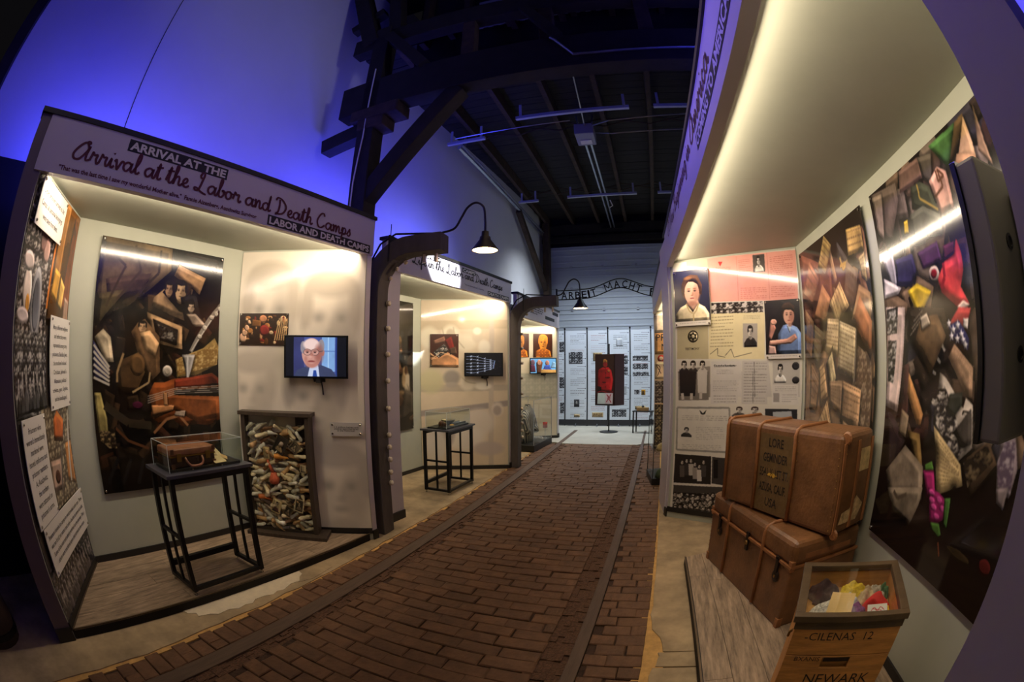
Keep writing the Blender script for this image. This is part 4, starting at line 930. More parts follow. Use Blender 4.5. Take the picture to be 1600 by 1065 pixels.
def truss(y, x0):
    def beam(a, c, w_, h_, name='truss_beam', m=M_wood): MB().bar(a, c, w_, h_, up=(0, 0, 1) if abs(a[2] - c[2]) < 1 else (0, 1, 0)).build(name, m, CE, bevel=.008)
    beam((x0 - .4, y, 4.25), (2.0, y, 4.25), .2, .40, 'tie_beam')
    beam((x0 - .4, y, 5.12), (2.0, y, 5.02), .16, .24, 'collar_beam')
    for x in (-1.55, -.75, .2, 1.1): beam((x, y, 4.45), (x, y, 4.98), .14, .12, 'truss_strut', M_wood2)
    beam((-.95, y - .12, 4.95), (-.62, y - .12, 4.42), .1, .1, 'truss_strut')
    beam((-2.0, y - .1, 4.45), (-2.5, y - .1, 5.1), .1, .12, 'truss_strut')
    beam((x0, y, 3.0), (x0 + 1.0, y, 4.06), .16, .17, 'knee_brace')
    beam((x0 - .15, y - .02, 5.1), (x0 - .62, y - .02, 6.5), .2, .2, 'raking_post')
    beam((x0 + .15, y, 5.2), (x0 - .1, y, 6.9), .16, .16, 'raking_post')
    beam((x0 - .1, y, 5.72), (x0 - .55, y, 5.55), .12, .12, 'truss_strut')
    for i in range(8): MB().bar((-2.3 + i * .55, y + .35, 5.15), (-2.3 + i * .55, y + .35, 6.9), .07, .16, up=(0, 1, 0)).build('wall_stud', M_wood2, CE)
    MB().box(-2.45, y + .42, 4.5, 2.0, y + .46, 6.9).build('board_gable', M_deck, CE)
    P = struct(MB().box(x0 - .1, y - .1, -.02, x0 + .1, y + .1, 5.3).build('timber_post', M_wood, None, bevel=.01))
    MB().box(x0 - .2, y - .13, 3.92, x0 + .38, y + .13, 4.06).box(x0 - .1, y - .12, 3.80, x0 + .22, y + .12, 3.93).build('corbel', M_wood2, P, bevel=.015)
    MB().tube([(x0 - .06, y - .115, 2.6), (x0 - .05, y - .115, 3.2), (x0 + .0, y - .115, 3.7), (x0 + .02, y - .115, 4.6)], .008, 5).build('white_cable', M_white, P)
    MB().bar((x0 - .62, y + .02, 3.78), (x0, y + .02, 3.86), .16, .16).build('wall_tie', M_wood, P)
truss(3.4, -2.62)
MB().tube([(-.70, 3.27, 4.42), (-.66, 3.27, 4.38), (-.50, 3.27, 4.16), (-.29, 3.27, 4.155), (1.9, 3.27, 4.20)], .014, 6).build('conduit', M_galv, CE)
for i in range(4):
    b = MB(); x = -1.62 + i * .37
    for k in range(6): b.box(x + k * .06, 3.74, 5.22 + .008 * (k % 2), x + k * .06 + .06, 3.76, 5.72)
    b.build('roof_sheet', pmat('pale_sheeting', (150, 154, 160), .6), CE)
for i in range(3):
    MB().box(.05 + i * .5, 3.74, 5.2, .45 + i * .5, 3.76, 5.62).build('gable_panel', pmat('worn_panel', (112, 100, 82), .8, noise=(6, .3)), CE)
MB().box(-3.2, 12.0, 4.70, .95, 12.1, 5.2).build('door_lintel', M_wood, CE)
MB().bar((-2.99, 9.6, 4.9), (-2.92, 11.9, 3.3), .1, .14).build('knee_brace', M_wood2, CE)
struct(MB().box(-2.98, 11.7, -.02, -2.82, 11.95, 5.2).build('timber_post', M_wood2, None))
# dark rounded bollard in the near left corner
t = thing('bollard', 'dark brown rounded timber bollard in the gloom left of the violin booth', 'bollard', (-2.66, -.42, 0))
MB().lathe([(.16, 0), (.165, .15), (.15, .25), (.10, .31), (.0, .33)], 18).build('post', M_wood2, t, smooth=True)
MB().lathe([(.172, .05), (.172, .085)], 18).build('iron_band', M_steel, t)

# ================================================================== exhibit booths
def clip(poly, n, d):
    out = []
    for i in range(len(poly)):
        a, b = poly[i], poly[(i + 1) % len(poly)]; da = a[0] * n[0] + a[1] * n[1] - d; db = b[0] * n[0] + b[1] * n[1] - d
        if da <= 0: out.append(a)
        if (da < 0) != (db < 0) and da != db:
            t = da / (da - db); out.append((a[0] + (b[0] - a[0]) * t, a[1] + (b[1] - a[1]) * t))
    return out
def wallbox(parent, name, p, q, t, z0, z1, mat, grow=0.0):
    """Upright slab from plan point p to q; t is its thickness away from the viewer of its face."""
    p, q = Vector(p), Vector(q); u = (q - p).normalized(); n = Vector((-u.y, u.x)) * t; p = p - u * grow; q = q + u * grow
    return MB().prism([tuple(p), tuple(q), tuple(q + n), tuple(p + n)], z0, z1).build(name, mat, parent, world=True)
def booth(name, label, A0, A1, B1, B2, C1, C0, zf, zc, zh0, zh1, led, platform=None, ply=.012, side_mat=None, left_face=M_wallpaint, right_face=M_wallpaint):
    T = thing(name, label, 'exhibit booth', (A1[0], A1[1], 0), 0, 'walk-in exhibit booths beside the road')
    u = (Vector(C0) - Vector(A0)).normalized(); n = Vector((-u.y, u.x))          # n runs into the booth
    wallbox(T, 'side_panel', A1, B1, .04, 0, zc + .05, left_face); wallbox(T, 'back_panel', B1, B2, .05, 0, zc + .05, M_wallpaint, .03); wallbox(T, 'side_panel', B2, C1, .04, 0, zc + .05, right_face)
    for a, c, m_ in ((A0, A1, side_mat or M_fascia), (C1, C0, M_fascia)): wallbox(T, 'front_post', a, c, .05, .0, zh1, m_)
    MB().prism([A1, B1, B2, C1], zc, zc + .03).build('ceiling_panel', M_wallpaint, T, world=True)
    a0, c0 = Vector(A0) - n * ply + u * .02, Vector(C0) - n * ply
    h = MB().prism([tuple(a0 + u * .055), tuple(c0), tuple(c0 + n * .055), tuple(a0 + u * .055 + n * .055)], zh0, zh1).build('header', M_fascia, T, world=True)
    MB().prism([tuple(a0 - n * .012 - u * .03), tuple(c0 - n * .012 + u * .012), tuple(c0 + n * .09), tuple(a0 + n * .09 - u * .03)], zh1, zh1 + .03).build('header_cap', M_black, T, world=True)
    for p, q in ((A1, B1), (B1, B2), (B2, C1)): 
        p2, q2 = Vector(p), Vector(q); d = (q2 - p2).normalized(); m = Vector((d.y, -d.x))
        MB().prism([tuple(p2), tuple(q2), tuple(q2 + m * .012), tuple(p2 + m * .012)], zf, zf + .05).build('baseboard', M_black, T, world=True)
    for a, c in ((A0, A1), (C1, C0)):
        p2, q2 = Vector(a), Vector(c); MB().prism([tuple(p2 - n * .014 - u * .004), tuple(q2 - n * .014 + u * .004), tuple(q2), tuple(p2)], 0, .085).build('plinth_block', M_black, T, world=True)
    # LED strip housing behind the header lip
    o_ = .055 - ply; p, q = Vector(A0) + n * (o_ - .004) + u * .22, Vector(C0) + n * (o_ - .004) - u * .15
    MB().prism([tuple(p), tuple(q), tuple(q + n * .006), tuple(p + n * .006)], zh0 + .018, zh0 + .03).build('light_strip', M_white, T, world=True)
    zl = zh0 + .009; k = n * .008; strip_light((*(p + k), zl), (*(q + k), zl), (n.x, n.y, -.85), led, width=.014)
    if platform:
        poly, ang, wd, seed = platform; r = random.Random(seed)
        MB().prism(poly, .0, zf - .006).build('platform_base', M_black, T, world=True)
        d = Vector((math.cos(ang), math.sin(ang))); m = Vector((-d.y, d.x)); lo = min(Vector(p).dot(m) for p in poly); hi = max(Vector(p).dot(m) for p in poly); s0 = min(Vector(p).dot(d) for p in poly); s1 = max(Vector(p).dot(d) for p in poly)
        k = lo
        while k < hi:
            s = s0 - r.uniform(0, .9)
            while s < s1:
                q = clip(clip(clip(clip(poly, m, k + wd - .0012), -m, -(k + .0012)), d, s + 1.2 - .0012), -d, -(s + .0012))
                if len(q) > 2:
                    c = sum((Vector(x) for x in q), Vector((0, 0))) / len(q); b = MB().prism([(x[0] - c.x, x[1] - c.y) for x in q], -.006, 0).build('floor_plank', M_plank, T)
                    b.location = (c.x - A1[0], c.y - A1[1], zf); 
                s += 1.2
            k += wd
        e = [Vector(p) for p in poly]
        for i in range(len(e)):
            p, q = e[i], e[(i + 1) % len(e)]; mid = (p + q) / 2
            if (mid - Vector(A0)).dot(n) < .5 * (Vector(B1) - Vector(A0)).dot(n):
                v = (q - p).normalized(); o = Vector((v.y, -v.x)); c = sum(e, Vector((0, 0))) / len(e)
                if (mid + o - c).length < (mid - c).length: o = -o
                MB().prism([tuple(p), tuple(q), tuple(q + o * .012), tuple(p + o * .012)], .0, zf + .004).build('platform_edge', M_black, T, world=True); MB().prism([tuple(p - o * .004), tuple(q - o * .004), tuple(q + o * .006), tuple(p + o * .006)], zf + .004, zf + .008).build('edge_trim', pmat('bronze_trim', (120, 104, 84), .35, .6), T, world=True)
    return T, h, (A0, C0)
def booth_M(T, frame, off):   # header-face coordinates: x along from frame a, y up, -n out
    a = wpt(frame, 0, off); rz = wfmat(frame); return TM[T.name].inverted() @ Matrix.Translation((a.x, a.y, 0)) @ Matrix.Rotation(rz, 4, 'Z') @ face_M(0, 0, 0)
def block(T, h, frame, x0, x1, z0, z1, txt, off=.0125):
    M = booth_M(T, frame, off)
    MB().add([(x0, z0, 0), (x1, z0, 0), (x1, z1, 0), (x0, z1, 0), (x0, z0, .0015), (x1, z0, .0015), (x1, z1, .0015), (x0, z1, .0015)], [(4, 5, 6, 7), (0, 1, 5, 4), (1, 2, 6, 5), (2, 3, 7, 6), (3, 0, 4, 7)], 0, M).build('title_block', M_ink, h)
    if txt: lettering(txt, M_inkwhite, h, M @ Matrix.Translation((x0 + .015, z0 + (z1 - z0) * .16, .002)), (z1 - z0) * .66, x1 - x0 - .03, .035)

# ---- booth 1 (left, nearest): labor and death camps
A0, A1, B1, B2, C1, C0 = (-2.458, .05), (-2.449, .17), (-3.263, .725), (-3.152, 2.396), (-2.226, 3.025), (-2.221, 3.085)
pf = [(-2.449, .19), (-3.25, .735), (-3.14, 2.38), (-2.235, 2.99)]
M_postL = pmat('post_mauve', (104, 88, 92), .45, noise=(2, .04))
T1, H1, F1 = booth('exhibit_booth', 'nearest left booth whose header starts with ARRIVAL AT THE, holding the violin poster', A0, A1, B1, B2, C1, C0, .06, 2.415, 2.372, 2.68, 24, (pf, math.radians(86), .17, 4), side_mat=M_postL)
block(T1, H1, F1, .692, 1.484, 2.588, 2.660, 'ARRIVAL AT THE')
block(T1, H1, F1, 1.884, 2.995, 2.380, 2.450, 'LABOR AND DEATH CAMPS')
MT = booth_M(T1, F1, .0125)
handwriting('Arrival at the Labor and Death Camps', M_inkred, H1, MT @ Matrix.Translation((.315, 2.470, .002)), .052, 2.43, .40)
lettering('"That was the last time I saw my wonderful Mother alive."  Fannie Aizenberg, Auschwitz Survivor', M_inkred, H1, MT @ Matrix.Translation((.245, 2.397, .001)), .025, 1.54, .03)

# side wall collage of booth 1
FLW = (A1, B1)
c = Canvas(0, .06, .97, 2.40, 330, (70, 62, 56))
c.crowd([(0, 1.6), (.5, 1.6), (.5, 2.4), (0, 2.4)], (176, 166, 160), (40, 34, 36))
for x, z, rx, rz, col in ((.30, 1.75, .09, .2, (150, 148, 152)), (.30, 1.75, .06, .14, (96, 96, 104)), (.14, 1.8, .07, .12, (214, 196, 186)), (.16, 1.74, .03, .05, (214, 150, 70)), (.12, 1.95, .08, .05, (226, 206, 200)), (.10, 1.68, .09, .04, (206, 190, 190)), (.38, 2.05, .06, .07, (190, 150, 140)), (.3, 2.12, .06, .09, (120, 92, 88))): c.ell(x, z, rx, rz, col)
c.poly([(.5, 1.66), (.97, 1.66), (.97, 2.4), (.5, 2.4)], (96, 60, 26)); c.poly([(.55, 1.9), (.7, 1.92), (.72, 2.4), (.58, 2.4)], (156, 108, 60)); c.poly([(.78, 1.8), (.95, 1.7), (.97, 2.3), (.85, 2.38)], (120, 66, 40))
c.poly([(.56, 1.84), (.68, 1.80), (.72, 1.98), (.60, 2.0)], (214, 160, 74)); c.poly([(.69, 1.79), (.8, 1.76), (.84, 1.92), (.73, 1.97)], (226, 180, 96)); c.line([(.72, 1.78), (.735, 1.97)], .012, (90, 60, 30)); c.poly([(.84, 1.7), (.95, 1.68), (.95, 1.84), (.86, 1.86)], (176, 140, 120)); c.line([(.5, 1.75), (.56, 2.3)], .03, (206, 120, 50))
c.crowd([(.0, 1.18), (.52, 1.18), (.52, 1.61), (.0, 1.61)], (190, 186, 182), (50, 48, 50)); c.poly([(.0, 1.18), (.3, 1.18), (.05, 1.3), (.0, 1.3)], (170, 168, 166))
for i in range(8): c.bust(.02 + .06 * i, 1.2, .1 + .06 * i, 1.42 + .04 * (i % 3), (196, 190, 186), (40, 38, 40), (60 + 14 * (i % 3),) * 3)
c.poly([(.4, .6), (.97, .6), (.97, 1.2), (.4, 1.2)], (150, 128, 100)); c.crowd([(.4, .62), (.97, .62), (.97, 1.2), (.4, 1.2)], (196, 180, 150), (96, 84, 70))
c.poly([(.6, 1.0), (.78, .97), (.83, 1.1), (.7, 1.17), (.62, 1.12)], (214, 112, 52)); c.poly([(.78, .72), (.95, .66), (.95, .95), (.82, .95)], (206, 140, 80)); c.poly([(.45, .72), (.66, .7), (.68, .88), (.47, .9)], (186, 158, 140)); c.ell(.57, .79, .05, .04, (90, 62, 50)); c.line([(.85, .7), (.95, 1.15)], .03, (206, 200, 188)); c.line([(.6, .66), (.75, .95)], .025, (120, 110, 100))
c.crowd([(0, .06), (.97, .06), (.97, .42), (0, .42)], (156, 146, 142), (46, 42, 44))
for i in range(14): c.bust(.02 + .067 * i, .08, .1 + .067 * i, .34, (170, 160, 156), (44, 40, 42), (60 + 20 * (i % 3), 56 + 18 * (i % 3), 60 + 18 * (i % 3)))
sheet('wall_mural', FLW, .01, .06, .975, 2.40, .004, .003, c.blur(1).material('side_collage', .2), M_edge, T1)
def placard(label, frame, s0, z0, s1, z1, txt, hgt, wid, lines=None, off=.03, spc=1.0, name='text_placard', grp='text placards on the booth wall'):
    o = sheet(name, frame, s0, z0, s1, z1, off, .006, M_white, M_edgew, None, M_screw); tag(o, label, 'placard', grp)
    n = txt.count('\n') + 1; k = hgt / .7; ls = (z1 - z0 - .07) / n
    for i, l in enumerate(txt.split('\n')):
        lettering(l, M_ink, o, face_M((s1 - s0) / 2, -.0063, z1 - z0 - .035 - (i + .75) * ls), hgt, min(wid, wid * len(l) / max(len(q) for q in txt.split('\n'))), .006, align='CENTER')
    return o
placard('white placard at the top of the collage wall beginning Other prisoners', FLW, .05, 2.12, .56, 2.375, 'Other prisoners arrived at the\nCamps, all personal belongings\nwere taken from them.', .030, .42)
placard('white placard beginning Many different religions, beside the violin poster', FLW, .55, 1.18, .965, 1.72, 'Many different religions\nand ethnicities were\nrepresented among camp\nprisoners. Besides Jews,\nthe murdered included\nChristians, Jehovah\'s\nWitnesses, political\nactivists, gays, Gypsies,\nand the handicapped.', .026, .33)
placard('tall white placard beginning Prisoners who weren\'t immediately murdered', FLW, .025, .634, .40, 1.183, 'Prisoners who\nweren\'t immediately\nmurdered were\nissued uniforms and\nprisoner numbers.\nAt Auschwitz,\nthe numbers\nwere tattooed on\nprisoner\'s arms.', .030, .31)
placard('wide white placard low on the collage wall about travel in cattle cars', FLW, .065, .362, .965, .628, 'Prisoners traveled to camps in overcrowded cattle cars. There\nwas no food, no water, and only a bucket to serve as toilet.\nSome of the sick and elderly perished on the journey. Then\nothers were murdered upon their arrival at the camps.', .026, .82)

# violin poster
FB1 = (B1, B2)
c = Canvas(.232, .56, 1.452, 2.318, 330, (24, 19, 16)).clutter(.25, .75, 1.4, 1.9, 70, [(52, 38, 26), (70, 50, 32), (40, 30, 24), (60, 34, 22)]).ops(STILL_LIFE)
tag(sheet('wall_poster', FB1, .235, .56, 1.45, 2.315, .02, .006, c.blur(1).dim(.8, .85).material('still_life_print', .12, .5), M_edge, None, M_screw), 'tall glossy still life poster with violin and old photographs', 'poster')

# screen wall of booth 1
FT1 = (B2, C1)
c = Canvas(0, .06, 1.12, 2.40, 260, (226, 216, 200), .06)
g = Canvas(0, .06, 1.12, 2.40, 260, (232, 222, 206), .06)
for x0, z0, x1, z1, hr in ((.02, 1.5, .56, 2.28, (150, 138, 120)), (.56, 1.45, 1.1, 2.2, (140, 128, 112)), (-.1, .95, .36, 1.55, (160, 150, 136)), (.42, .85, .98, 1.55, (130, 122, 114)), (.05, .1, .55, .85, (150, 140, 130)), (.6, .1, 1.15, .82, (140, 132, 126))):
    g.ell((x0 + x1) / 2, z0 - .05, (x1 - x0) * .7, .2, (190, 182, 170), 0, .8, .8); g.face(x0, z0, x1, z1, (226, 214, 196), hr)
g.blur(7); c.a = c.a * .62 + g.a * .38
sheet('wall_mural', FT1, .005, .06, 1.115, 2.40, .004, .003, c.material('ghost_faces', .16, .5), M_edgew, T1)
c = Canvas(0, 0, .45, .26, 420, (46, 30, 20))
for i in range(46): c.ell(R.uniform(.02, .44), R.uniform(.02, .24), R.uniform(.008, .03), R.uniform(.008, .03), R.choice([(176, 120, 66), (206, 156, 106), (120, 40, 30), (90, 56, 30), (226, 196, 150), (60, 40, 26)]))
for x, z, r in ((.035, .06, .035), (.05, .10, .025), (.07, .14, .022), (.09, .19, .014)): c.ell(x, z, r, r * 1.1, (232, 186, 150))
c.ell(.22, .215, .035, .03, (206, 140, 96)); c.ell(.235, .12, .045, .045, (136, 44, 40)); c.poly([(.11, .15), (.2, .15), (.2, .2), (.12, .21)], (120, 80, 40))
for i in range(6): c.line([(.33 + i * .02, .04), (.37 + i * .014, .22)], .008, (206, 170, 120))
tag(sheet('photo_panel', FT1, .02, 1.628, .472, 1.886, .012, .006, c.blur(1).material('keepsakes_photo', .3), M_edge, None, M_screw, .012), 'small brown photo panel of heaped keepsakes at the upper left of the old man screen', 'photo panel')
o = placard('small grey plaque reading 1.5 million babies and children were murdered', FT1, .825, .912, 1.094, 1.024, '1.5 million babies and\nchildren were murdered\nin the Holocaust', .014, .20, name='wall_plaque', grp=None); o.data.materials[0] = pmat('plaque_grey', (190, 184, 178), .4)
def television(label, frame, s0, z0, s1, z1, off, screen, arm_to, grp='flat screens in the booths'):
    w_, h_ = s1 - s0, z1 - z0; p = wpt(frame, s0, off); t = thing('television', label, 'television', (p.x, p.y, z0), wfmat(frame), grp)
    MB().box(0, -.012, 0, w_, .012, h_).box(.05, .012, .05, w_ - .05, .035, h_ - .05).build('case', M_blackgloss, t, bevel=.004)
    b = .016; sc = sheet('screen', ((0, 0), (1, 0)), 0, 0, w_ - 2 * b, h_ - 2 * b, 0, .002, screen, M_blackgloss); sc.parent = t; sc.location = (b, -.0125, b)
    x = w_ * .54; MB().box(x - .05, .03, -.01, x + .05, .05, .12).bar((x, .042, .06), (x, off - .006, .06), .05, .04).box(x - .05, off - .014, -.03, x + .05, off - .005, .14).box(x - .02, -.004, -.035, x + .02, .03, .0).build('wall_bracket', M_black, t)
    MB().tube([(x + .02, .03, -.01), (x + .03, off * .6, -.08), (x + .03, off - .012, -.13)], .006, 5).build('cable', M_black, t); return t
c = Canvas(0, 0, .512, .318, 520, (14, 16, 26), 0)
c.poly([(.07, 0), (.435, 0), (.435, .318), (.07, .318)], (70, 84, 150), .2); c.poly([(.07, 0), (.16, 0), (.16, .318), (.07, .318)], (56, 60, 110), .2)
c.poly([(.31, .04), (.42, .04), (.42, .318), (.31, .318)], (130, 170, 222), .15); c.poly([(.36, 0), (.37, 0), (.37, .318), (.36, .318)], (170, 206, 240), 0); c.poly([(.31, .2), (.42, .2), (.42, .21), (.31, .21)], (96, 130, 190), 0); c.poly([(.425, 0), (.436, 0), (.436, .318), (.425, .318)], (40, 60, 130), 0)
c.poly([(.07, 0), (.10, .05), (.19, .085), (.30, .095), (.39, .06), (.435, 0)], (62, 70, 104), .2); c.poly([(.19, .0), (.21, .085), (.28, .09), (.29, .0)], (196, 206, 232), .05); c.poly([(.232, 0), (.24, .05), (.262, .05), (.27, 0)], (40, 70, 150), 0)
sk = (206, 152, 138)
c.ell(.225, .19, .085, .12, sk, .05); c.ell(.318, .195, .014, .03, (190, 124, 110), .05)
c.ell(.15, .235, .022, .05, (150, 140, 150), .1); c.ell(.305, .245, .026, .055, (150, 140, 146), .1)
c.ell(.22, .26, .078, .052, (240, 208, 200), .05, 1, .5); c.ell(.285, .18, .05, .1, (150, 88, 78), 0, .8, .9); c.ell(.225, .1, .07, .04, (176, 112, 100), 0, .7, .8)
for x in (.188, .252):
    c.ell(x, .196, .034, .027, (84, 62, 62), 0); c.ell(x, .196, .0305, .0235, (206, 154, 142), .05); c.ell(x, .205, .028, .012, (150, 98, 88), 0, .8, .9); c.ell(x, .194, .011, .006, (44, 32, 34), 0, .9, .5)
c.line([(.285, .2), (.32, .207)], .004, (70, 54, 56)); c.ell(.226, .172, .018, .032, (176, 112, 98), 0, .8, .9); c.ell(.218, .158, .022, .012, (224, 170, 156), 0, .7, .9)
c.ell(.222, .122, .036, .009, (130, 60, 60), 0, .9, .7); c.ell(.222, .108, .03, .01, (214, 160, 148), 0, .6, .9); c.ell(.175, .14, .018, .03, (170, 110, 98), 0, .6, .9); c.blur(1)
television('television on the booth wall showing an old man in glasses and suit', FT1, .455, 1.372, .993, 1.708, .085, c.material('old_man_screen', .25, emit=1.0), None)

# ---- booth 2
A0, A1, B1, B2, C1, C0 = (-2.335, 3.46), (-2.312, 3.70), (-3.32, 4.25), (-3.187, 5.66), (-2.080, 6.20), (-2.072, 6.25)
M_pink = pmat('post_peach', (214, 182, 160), .45, noise=(2, .04))
T2, H2, F2 = booth('exhibit_booth', 'middle left booth behind the first curved post with a white glare on its header', A0, A1, B1, B2, C1, C0, .0, 2.385, 2.345, 2.62, 26)
block(T2, H2, F2, .60, .93, 2.562, 2.610, 'LIFE IN'); block(T2, H2, F2, 1.40, 1.72, 2.545, 2.60, 'CAMPS'); block(T2, H2, F2, 2.06, 2.72, 2.358, 2.414, 'DEATH CAMPS')
handwriting('Life in the Labor and Death Camps', M_ink, H2, booth_M(T2, F2, .0125) @ Matrix.Translation((.40, 2.475, .002)), .046, 2.1, .38)
lettering('"There was never enough to eat."  Camp Survivor', M_ink, H2, booth_M(T2, F2, .0125) @ Matrix.Translation((1.45, 2.40, .001)), .018, .5, .004)
FT2 = (B2, C1); W2 = math.hypot(C1[0] - B2[0], C1[1] - B2[1])
c = Canvas(0, .06, W2, 2.37, 230, (222, 206, 182), .1)
G = lambda x, z, rx, rz, col, al=.9: c.ell(x, z, rx, rz, col, .1, al, .6)
for q_, col in (([(0, 1.95), (W2, 1.98), (W2, 2.1), (0, 2.08)], (210, 194, 168)), ([(0, 1.1), (W2, 1.12), (W2, 1.2), (0, 1.2)], (204, 190, 170)), ([(0, .76), (W2, .9), (W2, .98), (0, .84)], (184, 172, 162)), ([(.95, .06), (1.02, .06), (1.04, 2.1), (.97, 2.1)], (210, 196, 178))): c.poly(q_, col, .05)
for q in ((.12, 1.85, .16, .18, (232, 222, 200)), (.42, 1.85, .16, .2, (236, 226, 206)), (.42, 1.9, .07, .09, (206, 192, 168)), (.62, 1.78, .2, .14, (226, 214, 192)), (.8, 1.88, .09, .12, (214, 200, 178)), (.8, 1.94, .07, .06, (236, 228, 210)), (.9, 1.72, .1, .12, (232, 222, 204)), (.15, 1.25, .22, .2, (214, 204, 168)), (.44, 1.3, .14, .12, (176, 166, 154)), (.44, 1.2, .1, .05, (196, 184, 170)), (.66, 1.22, .13, .12, (232, 220, 200)), (.85, 1.3, .12, .12, (222, 210, 192)), (.88, 1.18, .14, .06, (240, 230, 212)), (1.08, .86, .1, .12, (226, 214, 200)), (1.08, .84, .07, .08, (190, 176, 164)), (.82, .68, .26, .22, (226, 214, 200)), (.62, .45, .34, .22, (232, 222, 208)), (.35, .5, .14, .2, (186, 174, 164)), (.95, .3, .26, .12, (206, 192, 182)), (.2, .35, .18, .3, (222, 212, 200))): G(*q)
for pts in ([(.3, 2.0), (.34, 1.8), (.3, 1.66)], [(.46, 2.0), (.5, 1.85), (.62, 1.7)], [(.56, 1.32), (.66, 1.24), (.78, 1.22)]): c.line(catmull(pts), .012, (200, 186, 160))
c.blur(2)
sheet('wall_mural', FT2, .005, .06, W2 - .02, 2.37, .004, .003, c.push(1.35).material('bunk_mural', .09, .5), M_edgew, T2)
c = Canvas(0, 0, .4, .45, 330, (66, 36, 26))
c.poly([(0, 0), (.4, 0), (.4, .12), (.25, .2), (.12, .15), (0, .13)], (206, 150, 106)); c.poly([(.04, .2), (.2, .32), (.27, .22), (.12, .12)], (60, 58, 54)); c.crowd([(.05, .2), (.2, .31), (.26, .22), (.12, .13)], (206, 200, 190), (50, 46, 44)); c.poly([(.0, .2), (.1, .12), (.16, .1), (0, .15)], (190, 150, 110)); c.poly([(.05, .36), (.2, .42), (.22, .34), (.06, .31)], (140, 100, 80)); c.poly([(.2, .36), (.3, .42), (.36, .2), (.28, .2)], (116, 36, 30)); c.poly([(.27, .25), (.36, .28), (.38, .18), (.28, .17)], (90, 70, 56)); c.line([(.02, .1), (.15, .2), (.3, .16)], .01, (226, 190, 150))
tag(sheet('photo_panel', FT2, .137, 1.447, .531, 1.898, .014, .006, c.blur(1).material('documents_photo', .3), M_edge, None, M_screw, .02), 'square brown photo panel of old documents left of the barbed wire screen', 'photo panel')
c = Canvas(0, 0, .51, .295, 420, (12, 13, 18), 0)
for k in range(6):
    z = .03 + k * .045; P = catmull([(.01, z + R.uniform(-.01, .01)), (.12, z + .004), (.25, .15 + (z - .15) * .75), (.4, .15 + (z - .15) * .45)]); c.line(P, .004, (150, 160, 190))
    for x in (.08, .17, .27, .35): 
        zz = P[int(x / .4 * (len(P) - 1))][1]; c.line([(x - .012, zz - .012), (x + .012, zz + .012)], .004, (226, 232, 250)); c.line([(x - .012, zz + .01), (x + .01, zz - .012)], .004, (200, 210, 236))
c.line([(.39, .1), (.41, .2)], .008, (150, 170, 220))
for i in range(8): c.ell(R.uniform(.38, .49), R.uniform(.06, .24), .004, .004, (96, 60, 60))
television('television showing barbed wire strands against black', FT2, .607, 1.318, 1.138, 1.642, .08, c.material('barbed_wire_screen', .25, emit=.9), None)
c = Canvas(0, 0, 1.2, 1.72, 140, (30, 27, 22))
for i in range(60): c.ell(R.uniform(.1, 1.15), R.uniform(.1, 1.2), R.uniform(.02, .09), R.uniform(.02, .1), R.choice([(96, 76, 52), (150, 126, 92), (70, 50, 36), (56, 48, 38), (120, 84, 56)]))
for i in range(7): c.line([(.95 + .03 * i, .2 + .02 * i), (1.05 + .01 * i, .75)], .014, (176, 160, 134)); 
c.poly([(.9, .1), (1.2, .2), (1.2, .5), (1.0, .55)], (70, 62, 52)); c.poly([(.95, 1.0), (1.2, 1.0), (1.2, 1.4), (.98, 1.35)], (26, 22, 20))
tag(sheet('wall_poster', (B1, B2), .03, .62, 1.2, 2.30, .02, .006, c.blur(2).material('dark_still_life', .08), M_edge, None, M_screw), 'dark poster of brown objects half hidden behind the first curved post', 'poster')

# ---- booth 3
A0, A1, B1, B2, C1, C0 = (-2.035, 6.42), (-2.035, 6.55), (-3.0, 7.0), (-2.99, 8.55), (-2.035, 9.08), (-2.020, 9.14)
T3, H3, F3 = booth('exhibit_booth', 'farthest left booth holding the orange portraits and striped jacket case', A0, A1, B1, B2, C1, C0, .0, 2.225, 2.185, 2.50, 24)
block(T3, H3, F3, 2.15, 2.62, 2.40, 2.46, None)
b = MB(); M = booth_M(T3, F3, .0125)
for i in range(4):
    x = .5
    while x < (1.4 if i < 3 else 1.0):
        l = R.uniform(.05, .14); b.add([(x, 2.40 - i * .035, .001), (x + l, 2.40 - i * .035, .001), (x + l, 2.415 - i * .035, .001), (x, 2.415 - i * .035, .001)], [(0, 1, 2, 3)], 0, M); x += l + .03
b.build('small_print', M_ink, H3)
block(T3, H3, F3, 1.6, 2.3, 2.27, 2.33, None)
FT3 = (B2, C1); W3 = math.hypot(C1[0] - B2[0], C1[1] - B2[1])
c = Canvas(0, .06, W3, 2.2, 150, (216, 206, 186), .1); c.crowd([(0, .8), (W3, .8), (W3, 1.3), (0, 1.3)], (206, 200, 184), (178, 176, 160)); c.blur(2)
sheet('wall_mural', FT3, .005, .06, W3 - .02, 2.2, .004, .003, c.material('pale_mural', .2), M_edgew, T3)
